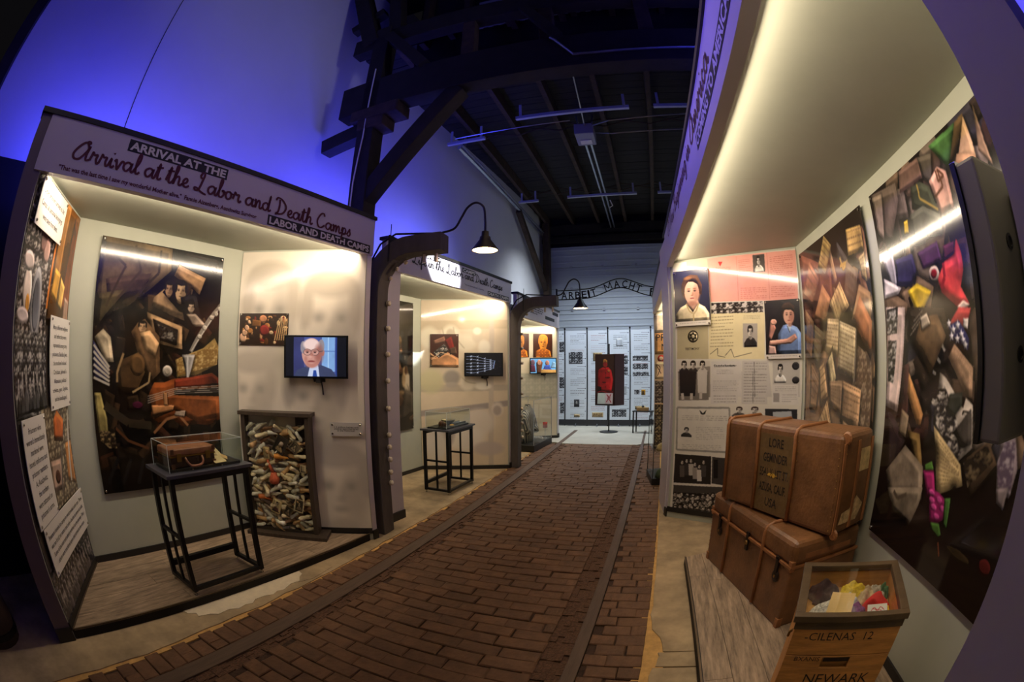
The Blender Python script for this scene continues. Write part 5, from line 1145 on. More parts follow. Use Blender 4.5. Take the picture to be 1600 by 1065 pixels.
for nm, s0, s1, lab in (('a', .13, .512, 'left orange wood burnt portrait panel, partly hidden by the second curved post'), ('b', .598, .984, 'right orange portrait panel directly above the far booth television')):
    c = Canvas(0, 0, .385, .46, 260, (62, 26, 12)); c.poly([(.03, 0), (.05, .12), (.14, .17), (.25, .17), (.34, .12), (.36, 0)], (206, 116, 36)); c.face(.1, .13, .29, .43, (236, 150, 56), (226, 136, 48)); c.crowd([(.05, 0), (.34, 0), (.3, .14), (.1, .14)], (226, 136, 50), (150, 76, 24))
    for k in range(40): c.line([(R.uniform(.1, .28), R.uniform(.16, .42))] * 1 + [(R.uniform(.1, .28), R.uniform(.16, .42))], .003, (120, 60, 20), .35)
    tag(sheet('portrait_panel', FT3, s0, 1.612, s1, 2.07, .012, .006, c.material('portrait_' + nm, .35), M_edge), lab, 'portrait', 'orange portraits in the far booth')
c = Canvas(0, 0, .5, .28, 260, (110, 170, 214), .2); c.poly([(.12, 0), (.2, 0), (.24, .2), (.18, .26), (.11, .2)], (120, 66, 40)); c.ell(.17, .2, .04, .06, (206, 140, 110)); c.ell(.33, .19, .04, .055, (190, 130, 110)); c.poly([(.24, .05), (.42, .05), (.38, .15), (.28, .15)], (60, 80, 150)); c.ell(.04, .2, .045, .06, (110, 80, 90)); c.poly([(0, .02), (.1, .02), (.08, .15), (0, .16)], (90, 40, 60)); c.poly([(.2, 0), (.5, 0), (.5, .06), (.2, .07)], (206, 150, 80)); c.poly([(.4, .1), (.5, .1), (.5, .2), (.44, .22)], (150, 190, 216))
television('small television with a colourful crowd scene under the orange portraits', FT3, .508, 1.288, 1.044, 1.598, .08, c.material('crowd_screen', .25, emit=1.1), None)

# ---- right booth (near)
A0, A1, B1, B2, C1, C0 = (.109, 4.415), (.129, 4.355), (1.262, 3.732), (1.305, .80), (.381, .29), (.390, .160)
pf = [(.267, 3.20), (1.26, 3.70), (1.29, .83), (.40, .32), (.375, .5)]
M_lilac = M_fascia
T4, H4, F4 = booth('exhibit_booth', 'near right booth with purple lit header COMING TO AMERICA, holding trunks', A0, A1, B1, B2, C1, C0, .06, 2.425, 2.375, 2.68, 36, (pf, math.radians(-87), .17, 9), ply=.02)
block(T4, H4, F4, 2.45, 3.52, 2.45, 2.525, 'COMING TO AMERICA', .0205)
handwriting('A New Beginning in America', M_inkred, H4, booth_M(T4, F4, .0205) @ Matrix.Translation((.5, 2.555, .002)), .054, 2.55, .38)
o = wallbox(T4, 'post_seam', (.384, .262), (.3845, .2585), .004, .09, 2.36, pmat('seam_brown', (120, 96, 86), .5))  # narrow brown joint strip in the post face
b = MB().prism([(.100, 4.42), (.040, 5.0), (.09, 5.0), (.15, 4.42)], 0, 2.68).build('infill_panel', M_fascia, T4, world=True)
FE = (A1, B1)
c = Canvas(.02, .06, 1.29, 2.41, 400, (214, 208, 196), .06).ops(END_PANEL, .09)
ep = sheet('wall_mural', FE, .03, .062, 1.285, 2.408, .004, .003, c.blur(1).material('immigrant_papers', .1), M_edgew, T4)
eplab = None
def eplab(txt, s, z, h, w_): lettering(txt, M_ink, ep, face_M(s - .03, -.0035, z - .062), h, w_, .004, align='CENTER')
eplab('TESTIMONY', .206, 1.598, .022, .15); eplab('Deutsche Kennkarte', .535, 1.442, .024, .21)
c = Canvas(0, 0, .36, .505, 420, (40, 40, 60)); c.poly([(0, 0), (.36, 0), (.36, .04), (0, .04)], (226, 218, 206), 0); c.poly([(.01, .04), (.01, .11), (.06, .17), (.13, .2), (.24, .2), (.31, .16), (.35, .1), (.35, .04)], (240, 222, 182)); c.poly([(.12, .2), (.185, .12), (.25, .2), (.235, .24), (.135, .24)], (206, 160, 140)); c.line([(.12, .2), (.15, .13), (.185, .11)], .014, (200, 176, 130)); c.line([(.25, .2), (.22, .13), (.19, .1), (.19, .04)], .014, (200, 176, 130))
hr = (92, 60, 38); sk = (226, 180, 156)
c.ell(.18, .335, .104, .125, hr, .2); c.ell(.182, .298, .074, .108, sk, .05); c.ell(.23, .285, .045, .1, (176, 124, 104), 0, .75, .9); c.ell(.18, .2, .06, .03, (170, 116, 98), 0, .8, .9)
c.poly([(.085, .27), (.1, .28), (.115, .36), (.15, .4), (.2, .395), (.25, .365), (.262, .28), (.282, .27), (.29, .36), (.25, .45), (.18, .462), (.11, .44), (.075, .36)], hr, .3)
c.ell(.15, .43, .05, .02, (150, 104, 66), 0, .7, .9)
for x in (.152, .214): c.ell(x, .315, .024, .013, (150, 104, 88), 0, .8, .9); c.ell(x, .311, .013, .0065, (44, 34, 34), 0, .95, .5); c.ell(x, .333, .024, .006, (120, 80, 60), 0, .8, .8)
c.ell(.192, .285, .013, .022, (176, 124, 104), 0, .8, .9); c.ell(.184, .272, .017, .007, (160, 104, 88), 0, .9, .8); c.ell(.183, .245, .026, .009, (160, 84, 80), 0, .95, .6); c.ell(.183, .236, .018, .005, (236, 190, 170), 0, .6, .8)
c.text([(.04, .03), (.32, .03), (.32, .015), (.04, .015)], (90, 84, 80), 1)
tag(sheet('portrait_panel', FE, .045, 1.816, .41, 2.32, .022, .008, c.blur(1).material('girl_portrait', .25), M_edgew, None, M_screw, .014), 'portrait panel of a bobbed girl in cream collar at the top of papers wall', 'portrait')
c = Canvas(0, 0, .335, .48, 420, (30, 24, 28)); c.poly([(0, 0), (.335, 0), (.335, .035), (0, .035)], (214, 206, 200), 0); c.poly([(.1, .035), (.12, .2), (.17, .27), (.22, .28), (.3, .25), (.335, .2), (.335, .035)], (120, 146, 200)); c.poly([(.2, .27), (.23, .2), (.25, .28)], (190, 206, 232)); c.poly([(.03, .11), (.24, .12), (.3, .16), (.28, .2), (.2, .16), (.04, .15)], (222, 164, 146)); c.poly([(.05, .15), (.1, .25), (.075, .31), (.05, .3), (.03, .18)], (214, 150, 134)); c.ell(.08, .3, .03, .025, (226, 170, 150)); hr = (60, 40, 32); c.ell(.222, .375, .062, .075, hr, .2); c.ell(.226, .343, .05, .07, (222, 172, 148), .05); c.ell(.255, .335, .028, .065, (170, 112, 94), 0, .8, .9)
c.poly([(.165, .36), (.172, .385), (.2, .395), (.25, .392), (.278, .37), (.286, .42), (.24, .456), (.19, .45), (.16, .42)], hr, .3)
for x in (.208, .246): c.ell(x, .355, .015, .009, (140, 92, 78), 0, .8, .9); c.ell(x, .352, .008, .0045, (40, 28, 28), 0, .95, .5); c.ell(x, .368, .015, .004, (80, 52, 42), 0, .8, .8)
c.ell(.232, .332, .009, .018, (170, 112, 94), 0, .8, .9); c.ell(.227, .307, .018, .006, (156, 84, 78), 0, .9, .6); c.ell(.235, .27, .03, .02, (160, 106, 90), 0, .8, .9)
c.poly([(.02, .035), (.1, .035), (.09, .1), (.03, .11)], (216, 176, 168)); c.text([(.04, .028), (.3, .028), (.3, .012), (.04, .012)], (90, 84, 80), 1)
tag(sheet('portrait_panel', FE, .945, 1.502, 1.28, 1.985, .022, .008, c.blur(1).material('youth_portrait', .25), M_edgew, None, M_screw, .014), 'portrait panel of a dark haired youth in a blue shirt leaning on folded arms', 'portrait')
FR = (B1, B2)
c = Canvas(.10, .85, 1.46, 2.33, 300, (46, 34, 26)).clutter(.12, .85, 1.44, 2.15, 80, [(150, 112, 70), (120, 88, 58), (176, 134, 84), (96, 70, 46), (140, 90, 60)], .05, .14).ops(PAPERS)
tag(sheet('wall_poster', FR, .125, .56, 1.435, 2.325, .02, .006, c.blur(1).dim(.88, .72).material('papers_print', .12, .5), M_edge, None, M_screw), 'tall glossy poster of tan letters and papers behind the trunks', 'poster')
c = Canvas(1.57, .58, 2.86, 2.33, 330, (30, 22, 20), .2).clutter(1.6, 1.15, 2.86, 2.3, 110, [(84, 66, 54), (60, 48, 44), (104, 84, 68), (66, 44, 40), (56, 52, 60), (110, 96, 84)], .05, .15).ops(KEEPSAKES)
tag(sheet('wall_poster', FR, 1.585, .585, 2.85, 2.325, .02, .006, c.blur(1).dim(.92, .92).material('keepsakes_print', .11, .5), M_edge, None, M_screw), 'tall glossy poster with red cap, yellow star cloth and flag', 'poster')

# ---- right booth beyond
A0, A1, B1, B2, C1, C0 = (-.10, 8.05), (-.09, 8.0), (.95, 7.5), (1.0, 5.7), (.06, 5.05), (.063, 5.0)
T5, H5, F5 = booth('exhibit_booth', 'far right booth glimpsed as a sliver past the papers wall', A0, A1, B1, B2, C1, C0, .0, 2.35, 2.31, 2.60, 18)
c = Canvas(0, .06, 1.13, 2.33, 220, (206, 176, 140)); c.poly([(0, 1.98), (1.13, 1.98), (1.13, 2.33), (0, 2.33)], (226, 206, 176)); c.poly([(0, 1.62), (1.13, 1.62), (1.13, 1.98), (0, 1.98)], (214, 160, 100)); c.ell(.12, 1.55, .07, .06, (186, 60, 50)); c.ell(.12, 1.55, .04, .035, (226, 190, 160)); c.poly([(0, 1.2), (1.13, 1.2), (1.13, 1.5), (0, 1.5)], (226, 196, 160))
for i in range(8): c.line(catmull([(.05 + .13 * i, 1.26), (.1 + .13 * i, 1.4), (.03 + .13 * i, 1.44), (.12 + .13 * i, 1.3)]), .012, (60, 40, 30))
c.crowd([(0, .8), (1.13, .8), (1.13, 1.18), (0, 1.18)], (176, 160, 146), (66, 56, 52)); c.crowd([(0, .06), (1.13, .06), (1.13, .78), (0, .78)], (190, 170, 130), (56, 46, 40))
pm = sheet('wall_mural', (A1, B1), .01, .06, 1.12, 2.33, .004, .003, c.material('newspaper_mural', .25), M_edgew, T5)
lettering('PRA', M_ink, pm, face_M(.03, -.0035, 1.79), .11, .30, .01); lettering('NA', M_ink, pm, face_M(.13, -.0035, 1.63), .11, .22, .01)
t = thing('display_case', 'glass floor case glimpsed at the front of the far right booth', 'display case', (.0, 5.62, 0), 0.15)
MB().box(-.07, -.06, 0, .45, .5, .085).build('plinth', M_black, t); MB().box(-.06, -.05, .085, .44, .49, .80).build('glass_box', M_glass, t)
for q in ((-.06, -.05), (.44, -.05), (-.06, .49), (.44, .49)): MB().box(q[0] - .004, q[1] - .004, .085, q[0] + .004, q[1] + .004, .806).build('corner_post', M_steel, t)
MB().box(-.05, -.04, .42, .43, .48, .428).build('shelf', M_glass, t)
for i, (x, z, r, col, lab, nm) in enumerate(((.03, .43, .07, (190, 170, 120), 'tan cloth bundle on the shelf of the far right case', 'cloth_bundle'), (.17, .43, .06, (176, 50, 44), 'red cap on the shelf of the far right case', 'felt_hat'), (.05, .087, .09, (70, 86, 56), 'olive drab helmet low in the far right case', 'helmet'))):
    o = MB().lathe([(r, 0), (r * 1.05, r * .3), (r * .8, r * .9), (r * .3, r * 1.25), (0, r * 1.3)], 14).build(nm, pmat('case_item_%d' % i, col, .8, noise=(20, .3), bump=(30, .4)), None, smooth=True); place(o, (x + .02, 5.64, z)); tag(o, lab, nm.split('_')[-1])

# ================================================================== curved posts with lamps
M_post = pmat('weathered_post', (84, 76, 72), .7, noise=(5, .25), bump=(26, .4), stretch=(1, 1, .4))
M_ceram = pmat('cream_porcelain', (206, 192, 170), .25); M_rust = pmat('rusty_iron', (96, 60, 42), .7, .3, noise=(30, .4))
M_shade = pmat('dark_enamel', (36, 30, 28), .4, .3); M_shadein = pmat('pale_enamel', (236, 222, 196), .4)
def curved_post(label, loc, rz, zs, hs=1.0):
    """Square post that bends over the road near its top; x is the direction it bends to."""
    t = thing('curved_post', label, 'post', loc, rz, 'curved fence posts by the road')
    ctr = [(0, .0), (0, 1.0), (0, 1.9)] + [(.36 - .36 * math.cos(a), 2.09 + .37 * math.sin(a)) for a in [i * PI / 2 / 9 for i in range(10)]] + [(.64, 2.465)]
    b = MB(); vs = []; n = len(ctr)
    for i, (x, z) in enumerate(ctr):
        a, c = ctr[max(i - 1, 0)], ctr[min(i + 1, n - 1)]; dx, dz = c[0] - a[0], c[1] - a[1]; l = math.hypot(dx, dz); nx, nz = -dz / l, dx / l; wv = .082 - .008 * i / n; d = .085
        for s, y in ((1, -d), (1, d), (-1, d), (-1, -d)): vs.append((x + nx * wv * s, y, (z + nz * wv * s) * hs))
    fs = [(0, 1, 2, 3), tuple(range(4 * n - 4, 4 * n))[::-1]] + [(4 * i + j, 4 * i + (j + 1) % 4, 4 * i + 4 + (j + 1) % 4, 4 * i + 4 + j) for i in range(n - 1) for j in range(4)]
    b.add(vs, fs).build('shaft', M_post, t, bevel=.006)
    for z in zs:
        z *= hs; k = MB().cyl((.06, .055, z), (.105, .055, z), .007, 8, 1); k.lathe([(.018, 0), (.024, .008), (.014, .016), (.024, .024), (.019, .032), (.0, .034)], 12, 0, Matrix.Translation((.088, .055, z)) @ Matrix.Rotation(PI / 2, 4, 'Y')); k.build('insulator', [M_ceram, M_rust], t, smooth=True)
    for i in range(3):
        a = .5 + i * .35; x, z = .36 - .28 * math.cos(a), (2.09 + .28 * math.sin(a)) * hs; MB().lathe([(.016, 0), (.02, .02), (.0, .03)], 10, 0, Matrix.Translation((x, .05, z)) @ Matrix.Rotation(PI - .5, 4, 'Y')).build('insulator', M_ceram, t)
    for q in (.46, .57): MB().tube([(q, 0, 2.38 * hs), (q, 0, 2.31 * hs)], .014, 8).build('end_insulator', M_ceram, t)
    MB().tube([(-.06, -.05, 2.3 * hs), (.06, -.05, 2.5 * hs), (.2, -.04, 2.575 * hs), (.62, 0, 2.545 * hs)], .009, 6).build('lamp_cable', M_black, t)
    MB().box(.16, -.09, 2.33 * hs, .175, .09, 2.56 * hs).build('strap', M_black, t); MB().cyl((.17, -.07, 2.5 * hs), (.17, -.07, 2.66 * hs), .004, 5).build('spike', M_black, t)
    return t
def gooseneck(label, loc, rz, power, k=1.0, on=True):
    t = thing('gooseneck_lamp', label, 'lamp', loc, rz, 'gooseneck lamps over the road')
    P = catmull([(-.02, 0, .005), (.09, 0, .03), (.15, 0, .12), (.20, 0, .20), (.27, 0, .235), (.335, 0, .19), (.35, 0, .08), (.352, 0, -.02)], 6)
    MB().tube(P, .0095, 8).build('arm', M_shade, t, smooth=True)
    MB().lathe([(.0, -.02), (.028, -.022), (.03, -.06), (.042, -.066), (.046, -.09), (.105, -.17), (.108, -.178), (.1, -.176), (.04, -.095), (.0, -.085)], 24, 0, Matrix.Translation((.352, 0, 0))).build('shade', M_shade, t, smooth=True)
    MB().lathe([(.098, -.1755), (.06, -.125), (.038, -.097), (.0, -.09)], 24, 0, Matrix.Translation((.352, 0, 0)), cap=False).build('shade_lining', M_shadein, t, smooth=True)
    MB().lathe([(.0, -.095), (.016, -.10), (.03, -.13), (.026, -.15), (.0, -.162)], 14, 0, Matrix.Translation((.352, 0, 0))).build('bulb', pmat('lit_bulb', (255, 226, 170), .3, emit=((255, 206, 140), 30.0)), t, smooth=True)
    wp = TM[t.name] @ Vector((.352, 0, -.172)); light('POINT', wp + Vector((0, 0, .002)), wp - Vector((0, 0, 1)), power, (1.0, .72, .42), .012)
    return t
ZS = (2.0, 1.787, 1.569, 1.346, 1.113, .885, .779, .671, .557, .459)
curved_post('first dark curved post with porcelain insulators, between the two nearest left booths', (-2.285, 3.25, 0), .06, ZS)
gooseneck('lit gooseneck lamp on the arm of the nearest curved post', (-1.66, 3.30, 2.55), .06, 9)
curved_post('second grey curved post, between the middle and farthest left booths', (-2.05, 6.33, 0), .0, ZS, .955)
gooseneck('gooseneck lamp on the arm of the farther curved post, beneath the iron gate lettering', (-1.44, 6.33, 2.42), .0, 7)

# ================================================================== display tables
def display_table(label, loc, rz, w_=.70, d_=.37, h_=.85):
    t = thing('display_table', label, 'table', loc, rz, 'black metal display tables')
    MB().box(-w_ / 2, -d_ / 2, h_ - .022, w_ / 2, d_ / 2, h_).build('table_top', pmat('table_slab', (70, 70, 80), .3, noise=(20, .1)), t, bevel=.003)
    fw, fd, s = w_ / 2 - .045, d_ / 2 - .035, .032
    for sx in (-1, 1):
        for sy in (-1, 1):
            MB().box(sx * fw - s / 2, sy * fd - s / 2, .03, sx * fw + s / 2, sy * fd + s / 2, h_ - .022).build('leg', M_steel, t)
            MB().cyl((sx * fw, sy * fd, .0), (sx * fw, sy * fd, .03), .009, 8).lathe([(.014, 0), (.014, .006)], 10, 0, Matrix.Translation((sx * fw, sy * fd, 0))).build('levelling_foot', M_screw, t)
        MB().box(sx * fw - .009, -.009, .05, sx * fw + .009, .009, h_ - .03).build('side_spindle', M_steel, t)
        MB().box(sx * fw - s / 2, -fd, .035, sx * fw + s / 2, fd, .06).build('foot_rail', M_steel, t); MB().box(sx * fw - .012, -fd, .38, sx * fw + .012, fd, .40).build('side_rail', M_steel, t)
    for sy in (-1, 1):
        MB().box(-fw, sy * fd - s / 2, h_ - .06, fw, sy * fd + s / 2, h_ - .022).build('apron', M_steel, t)
    MB().box(-fw, fd - s / 2, .10, fw, fd + s / 2, .14).build('back_rail', M_steel, t); MB().box(-fw, -fd - s / 2, .035, fw, -fd + s / 2, .06).build('foot_rail', M_steel, t)
    return t
def acrylic(label, loc, rz, w_, d_, h_, M=None):
    t = thing('acrylic_cover', label, 'display case', loc, rz, 'clear acrylic covers on tables')
    MB().box(-w_ / 2 + .012, -d_ / 2 + .012, 0, w_ / 2 - .012, d_ / 2 - .012, .016).build('plinth', M_black, t, bevel=.002)
    e = .003
    for n_, q in (('cover_front', (-w_ / 2, -d_ / 2, .002, w_ / 2, -d_ / 2 + e, h_)), ('cover_back', (-w_ / 2, d_ / 2 - e, .002, w_ / 2, d_ / 2, h_)), ('cover_side', (-w_ / 2, -d_ / 2 + e, .002, -w_ / 2 + e, d_ / 2 - e, h_)), ('cover_side', (w_ / 2 - e, -d_ / 2 + e, .002, w_ / 2, d_ / 2 - e, h_)), ('cover_top', (-w_ / 2, -d_ / 2, h_, w_ / 2, d_ / 2, h_ + e))): MB().box(*q).build(n_, M_acrylic, t)
    ed = pmat('acrylic_edge_glow', (206, 214, 210), .15, emit=((200, 210, 205), .03))  # faint emission stands in for light caught along the cover edges
    for sx in (-1, 1):
        for sy in (-1, 1): MB().box(sx * w_ / 2 - .0016, sy * d_ / 2 - .0016, .002, sx * w_ / 2 + .0016, sy * d_ / 2 + .0016, h_ + e).build('cover_edge', ed, t)
        MB().box(sx * w_ / 2 - .0016, -d_ / 2, h_, sx * w_ / 2 + .0016, d_ / 2, h_ + e + .0005).build('cover_edge', ed, t); MB().box(-w_ / 2, sx * d_ / 2 - .0016, h_, w_ / 2, sx * d_ / 2 + .0016, h_ + e + .0005).build('cover_edge', ed, t)
    for x in (-.12, .12): MB().lathe([(.006, 0), (.005, .004)], 8, 0, Matrix.Translation((x, -d_ / 2 - .001, .009)) @ Matrix.Rotation(PI / 2, 4, 'X')).build('screw', M_screw, t)
    return t
RT1 = math.radians(87.5)
display_table('black metal table in the violin booth carrying a case with a suitcase', (-2.545, 1.53, .06), RT1, h_=.79)
acrylic('clear cover over a brown suitcase and papers on the nearest table', (-2.545, 1.53, .85), RT1, .60, .27, .165)
M_leather = pmat('brown_leather', (104, 62, 40), .5, noise=(9, .35), bump=(60, .35)); M_leather2 = pmat('worn_tan_leather', (150, 96, 66), .5, noise=(9, .3), bump=(60, .3)); M_dklea = pmat('dark_leather', (62, 40, 30), .5, noise=(9, .35), bump=(60, .35)); M_brass = pmat('aged_brass', (150, 116, 62), .4, .8)
def on(cx, cy, rz, x, y): return (cx + x * math.cos(rz) - y * math.sin(rz), cy + x * math.sin(rz) + y * math.cos(rz))
p = on(-2.545, 1.53, RT1, -.09, .0)
t = thing('suitcase', 'small brown suitcase lying flat inside the nearest clear cover', 'suitcase', (p[0], p[1], .866), RT1 + .03); t.scale = (1.12, 1.05, 1.2)
MB().box(-.16, -.10, .0, .16, .10, .058).build('body', M_dklea, t, bevel=.012, seg=3); MB().box(-.163, -.103, .06, .163, .103, .098).build('lid', M_leather2, t, bevel=.014, seg=3)
MB().box(-.162, -.102, .056, .162, .102, .062).build('seam_strip', M_brass, t)
MB().tube(catmull([(-.06, -.104, .05), (-.055, -.125, .03), (-.03, -.13, .012), (.03, -.13, .012), (.055, -.125, .03), (.06, -.104, .05)], 4), .007, 7).build('handle', M_leather2, t, smooth=True)
for x in (-.105, .105): MB().box(x - .016, -.108, .035, x + .016, -.1, .075).build('latch', M_brass, t)
for x in (-.15, .15):
    for z in (.012, .085): MB().box(x - .012, -.1045, z - .012, x + .012, -.1, z + .012).build('corner_guard', M_leather, t)
M_paper = pmat('yellowed_paper', (214, 190, 140), .8, noise=(8, .12)); M_papert = pmat('tan_paper', (196, 160, 106), .8, noise=(8, .15))
def crumple(name, label, cat, loc, rz, sx, sy, h_, mat, seed, grp=None, n=10, freq=1.0):
    """Soft folded cloth: a bulged sheet with ridges and a flat underside."""
    r = random.Random(seed); ph = [r.uniform(0, 6) for _ in range(6)]; vs = []; fs = []
    for j in range(n + 1):
        for i in range(n + 1):
            u, v = i / n * 2 - 1, j / n * 2 - 1; e = max(0, 1 - max(abs(u), abs(v)) ** 3); a = math.atan2(v, u); rr = 1 + .12 * math.sin(3 * a + ph[0]) + .07 * math.sin(5 * a + ph[1])
            z = h_ * e * (.62 + .25 * math.sin(4 * freq * u + ph[2]) * math.cos(3 * freq * v + ph[3]) + .16 * math.sin(7 * freq * (u + v) + ph[4])) + .004
            q = math.sqrt(max(0.0, 1 - .35 * min(1, u * u * v * v * 2))); vs.append((u * sx * rr * q, v * sy * rr * q, z))
    for j in range(n):
        for i in range(n): fs.append((j * (n + 1) + i, j * (n + 1) + i + 1, (j + 1) * (n + 1) + i + 1, (j + 1) * (n + 1) + i))
    k = len(vs); ring = [i for i in range(n + 1)] + [j * (n + 1) + n for j in range(1, n + 1)] + [n * (n + 1) + i for i in range(n - 1, -1, -1)] + [j * (n + 1) for j in range(n - 1, 0, -1)]
    vs += [(vs[i][0] * .9, vs[i][1] * .9, 0) for i in ring]; m = len(ring); fs += [(ring[i], ring[(i + 1) % m], k + (i + 1) % m, k + i) for i in range(m)] + [tuple(range(k, k + m))]
    o = MB().add(vs, fs).build(name, mat, None, smooth=True, subsurf=1); place(o, loc, rz); return tag(o, label, cat, grp)
p = on(-2.545, 1.53, RT1, .14, .02); crumple('cloth_bundle', 'crumpled cream cloth spilling beside the suitcase under the nearest cover', 'cloth', (p[0], p[1], .866), RT1, .085, .06, .10, pmat('cream_linen', (206, 184, 140), .85, noise=(30, .15), bump=(80, .4)), 4)
for i, (x, y, a, m, l) in enumerate(((.16, -.05, .5, M_paper, 'folded cream paper leaning over the cloth by the suitcase'), (.21, -.01, 1.0, M_papert, 'tan slip of paper at the far end of the suitcase cover'), (.12, -.09, .1, M_paper, 'pale paper lying flat before the cream cloth'))):
    p = on(-2.545, 1.53, RT1, x, y); o = MB().box(-.05, -.035, 0, .05, .035, .002).add([(-.05, -.035, .002), (.05, -.035, .002), (.045, .03, .03), (-.055, .03, .028)], [(0, 1, 2, 3)]).build('paper_slip', m, None); place(o, (p[0], p[1], .868 + .002 * i), RT1 + a); tag(o, l, 'paper')
t = thing('eyeglasses', 'thin wire eyeglasses lying by the suitcase under the nearest cover', 'eyeglasses', (*on(-2.545, 1.53, RT1, .07, -.105), .868), RT1 + .2)
for x in (-.028, .028): MB().tube([(x + .02 * math.cos(a), .02 * math.sin(a), .003) for a in [i * PI / 6 for i in range(12)]], .0014, 5, closed=True).build('rim', M_brass, t); MB().tube([(x * 1.7, 0, .003), (x * 1.8, .06, .006), (x * 1.5, .075, .003)], .0012, 5).build('temple_arm', M_brass, t)
MB().tube([(-.009, 0, .003), (0, .004, .005), (.009, 0, .003)], .0014, 5).build('bridge', M_brass, t)
p = on(-2.545, 1.53, RT1, .06, -.115); 

RT2 = math.radians(88.0); T2c = (-2.405, 4.93)
display_table('black metal table in the middle left booth carrying shoe and bowl', (T2c[0], T2c[1], 0), RT2, h_=.76)
acrylic('clear cover over shoe and metal bowl on the farther table', (T2c[0], T2c[1], .76), RT2, .60, .27, .19)
ZT = .776
def shoe_mesh(L=.22, k=1.0, seed=0):
    r = random.Random(seed); b = MB(); secs = []
    for x, w_, h_, lo in ((-.5, .10, .34, .06), (-.42, .15, .40, 0), (-.25, .15, .40, 0), (-.08, .13, .33, 0), (.1, .15, .24, 0), (.3, .17, .17, .0), (.43, .13, .12, .01), (.5, .05, .06, .03)):
        w_ *= r.uniform(.92, 1.08); h_ *= r.uniform(.85, 1.15); ring = []
        for a in range(8):
            t = 2 * PI * a / 8 + PI / 8; y = w_ * math.cos(t); z = lo + (h_ - lo) * (.5 + .5 * math.sin(t)); ring.append((x * L, y * L * 1.05, max(0, z) * L))
        secs.append(ring)
    vs = [v for q in secs for v in q]; n = len(secs); b.add(vs, [(8 * i + j, 8 * i + (j + 1) % 8, 8 * i + 8 + (j + 1) % 8, 8 * i + 8 + j) for i in range(n - 1) for j in range(8)] + [tuple(range(8))[::-1], tuple(range(8 * n - 8, 8 * n))]); return b
p = on(*T2c, RT2, -.17, -.02); t = thing('shoe', 'single brown leather shoe at the near end of the farther table', 'shoe', (p[0], p[1], ZT), RT2 + .15)
shoe_mesh(.20).build('upper', M_leather, t, smooth=True, subsurf=1); MB().prism([(-.1, -.028), (-.02, -.026), (.06, -.034), (.1, -.012), (.1, .012), (.06, .034), (-.02, .026), (-.1, .028)], 0, .008).build('sole', M_dklea, t); MB().tube([(.0, -.02, .06), (.02, .02, .055), (.03, -.02, .045), (.05, .02, .04)], .0025, 5).build('laces', M_paper, t)
p = on(*T2c, RT2, .03, .02); t = thing('metal_bowl', 'shallow metal bowl on the farther table', 'bowl', (p[0], p[1], ZT + .012)); MB().lathe([(.03, 0), (.06, .012), (.085, .04), (.09, .045), (.083, .042), (.055, .015), (0, .006)], 24).build('bowl', pmat('dull_tin', (150, 136, 116), .35, .8, noise=(14, .2)), t, smooth=True)
MB().lathe([(.062, -.012), (.062, 0), (.06, .002), (0, .002)], 20).build('stand_ring', M_black, t)
p = on(*T2c, RT2, -.05, -.07); o = crumple('yellow_patch', 'small yellow cloth scrap beside the brown shoe', 'cloth', (p[0], p[1], ZT), .4, .03, .025, .02, pmat('yellow_cloth', (214, 160, 46), .8), 8, n=6)
p = on(*T2c, RT2, .14, -.05); t = thing('utensil_tray', 'dark tray of utensils at the far end of the farther table', 'tray', (p[0], p[1], ZT), RT2)
MB().box(-.13, -.045, 0, .13, .045, .012).box(-.13, -.045, .012, .13, -.04, .022).box(-.13, .04, .012, .13, .045, .022).build('tray', M_black, t)
for i in range(3):
    y = -.025 + .025 * i; MB().tube([(-.1, y, .016), (.06, y, .018)], .004, 6).lathe([(.0, -.004), (.014, 0), (.0, .005)], 10, 0, Matrix.Translation((.075, y, .018))).build('spoon', M_galv, t)
p = on(*T2c, RT2, .0, .075); t = thing('coiled_strap', 'coiled pale leather strap behind the brown shoe on the farther table', 'strap', (p[0] , p[1], ZT)); MB().tube([(.04 * math.cos(a) * (1 - .04 * i), .03 * math.sin(a), .01 + .0025 * i) for i, a in enumerate([k * .6 for k in range(16)])], .007, 6).build('coil', M_paper, t)

# ================================================================== box of shoes
rzB = math.radians(29); bx, by = -3.055, 2.338
SB = thing('shoe_case', 'upright dark wooden glass fronted case packed with small shoes', 'display case', (bx, by, .06), rzB)
M_dkwood = pmat('dark_stained_wood', (70, 58, 46), .5, noise=(6, .3), bump=(30, .2), stretch=(6, 6, .7)); Wb, Db, Hb = .615, .15, 1.01
MB().box(0, 0, .03, .035, Db, Hb).build('side_board', M_dkwood, SB); MB().box(Wb - .035, 0, .03, Wb, Db, Hb).build('side_board', M_dkwood, SB)
MB().box(.035, Db - .012, .03, Wb - .035, Db, Hb).build('back_board', M_dkwood, SB); MB().box(-.022, -.02, Hb, Wb + .022, Db + .006, Hb + .032).build('top_board', M_dkwood, SB, bevel=.004)
MB().box(-.03, -.075, 0, Wb + .085, Db + .01, .03).build('base_board', M_dkwood, SB, bevel=.003); MB().box(.035, .006, .03, Wb - .035, .0095, Hb).build('glass_pane', M_glass, SB)
MB().box(.035, .02, .03, Wb - .035, .028, .05).build('inner_ledge', M_dkwood, SB)
SH = [shoe_mesh(.125, 1, i) for i in range(5)]
MS = [pmat('child_shoe_%s' % n_, c_, .6, noise=(30, .3), bump=(60, .3), vary=.22) for n_, c_ in (('cream', (236, 212, 170)), ('tan', (206, 164, 112)), ('bone', (246, 232, 206)), ('brown', (140, 98, 62)), ('dark', (84, 64, 50)), ('grey', (176, 156, 128)))]
sm = {}
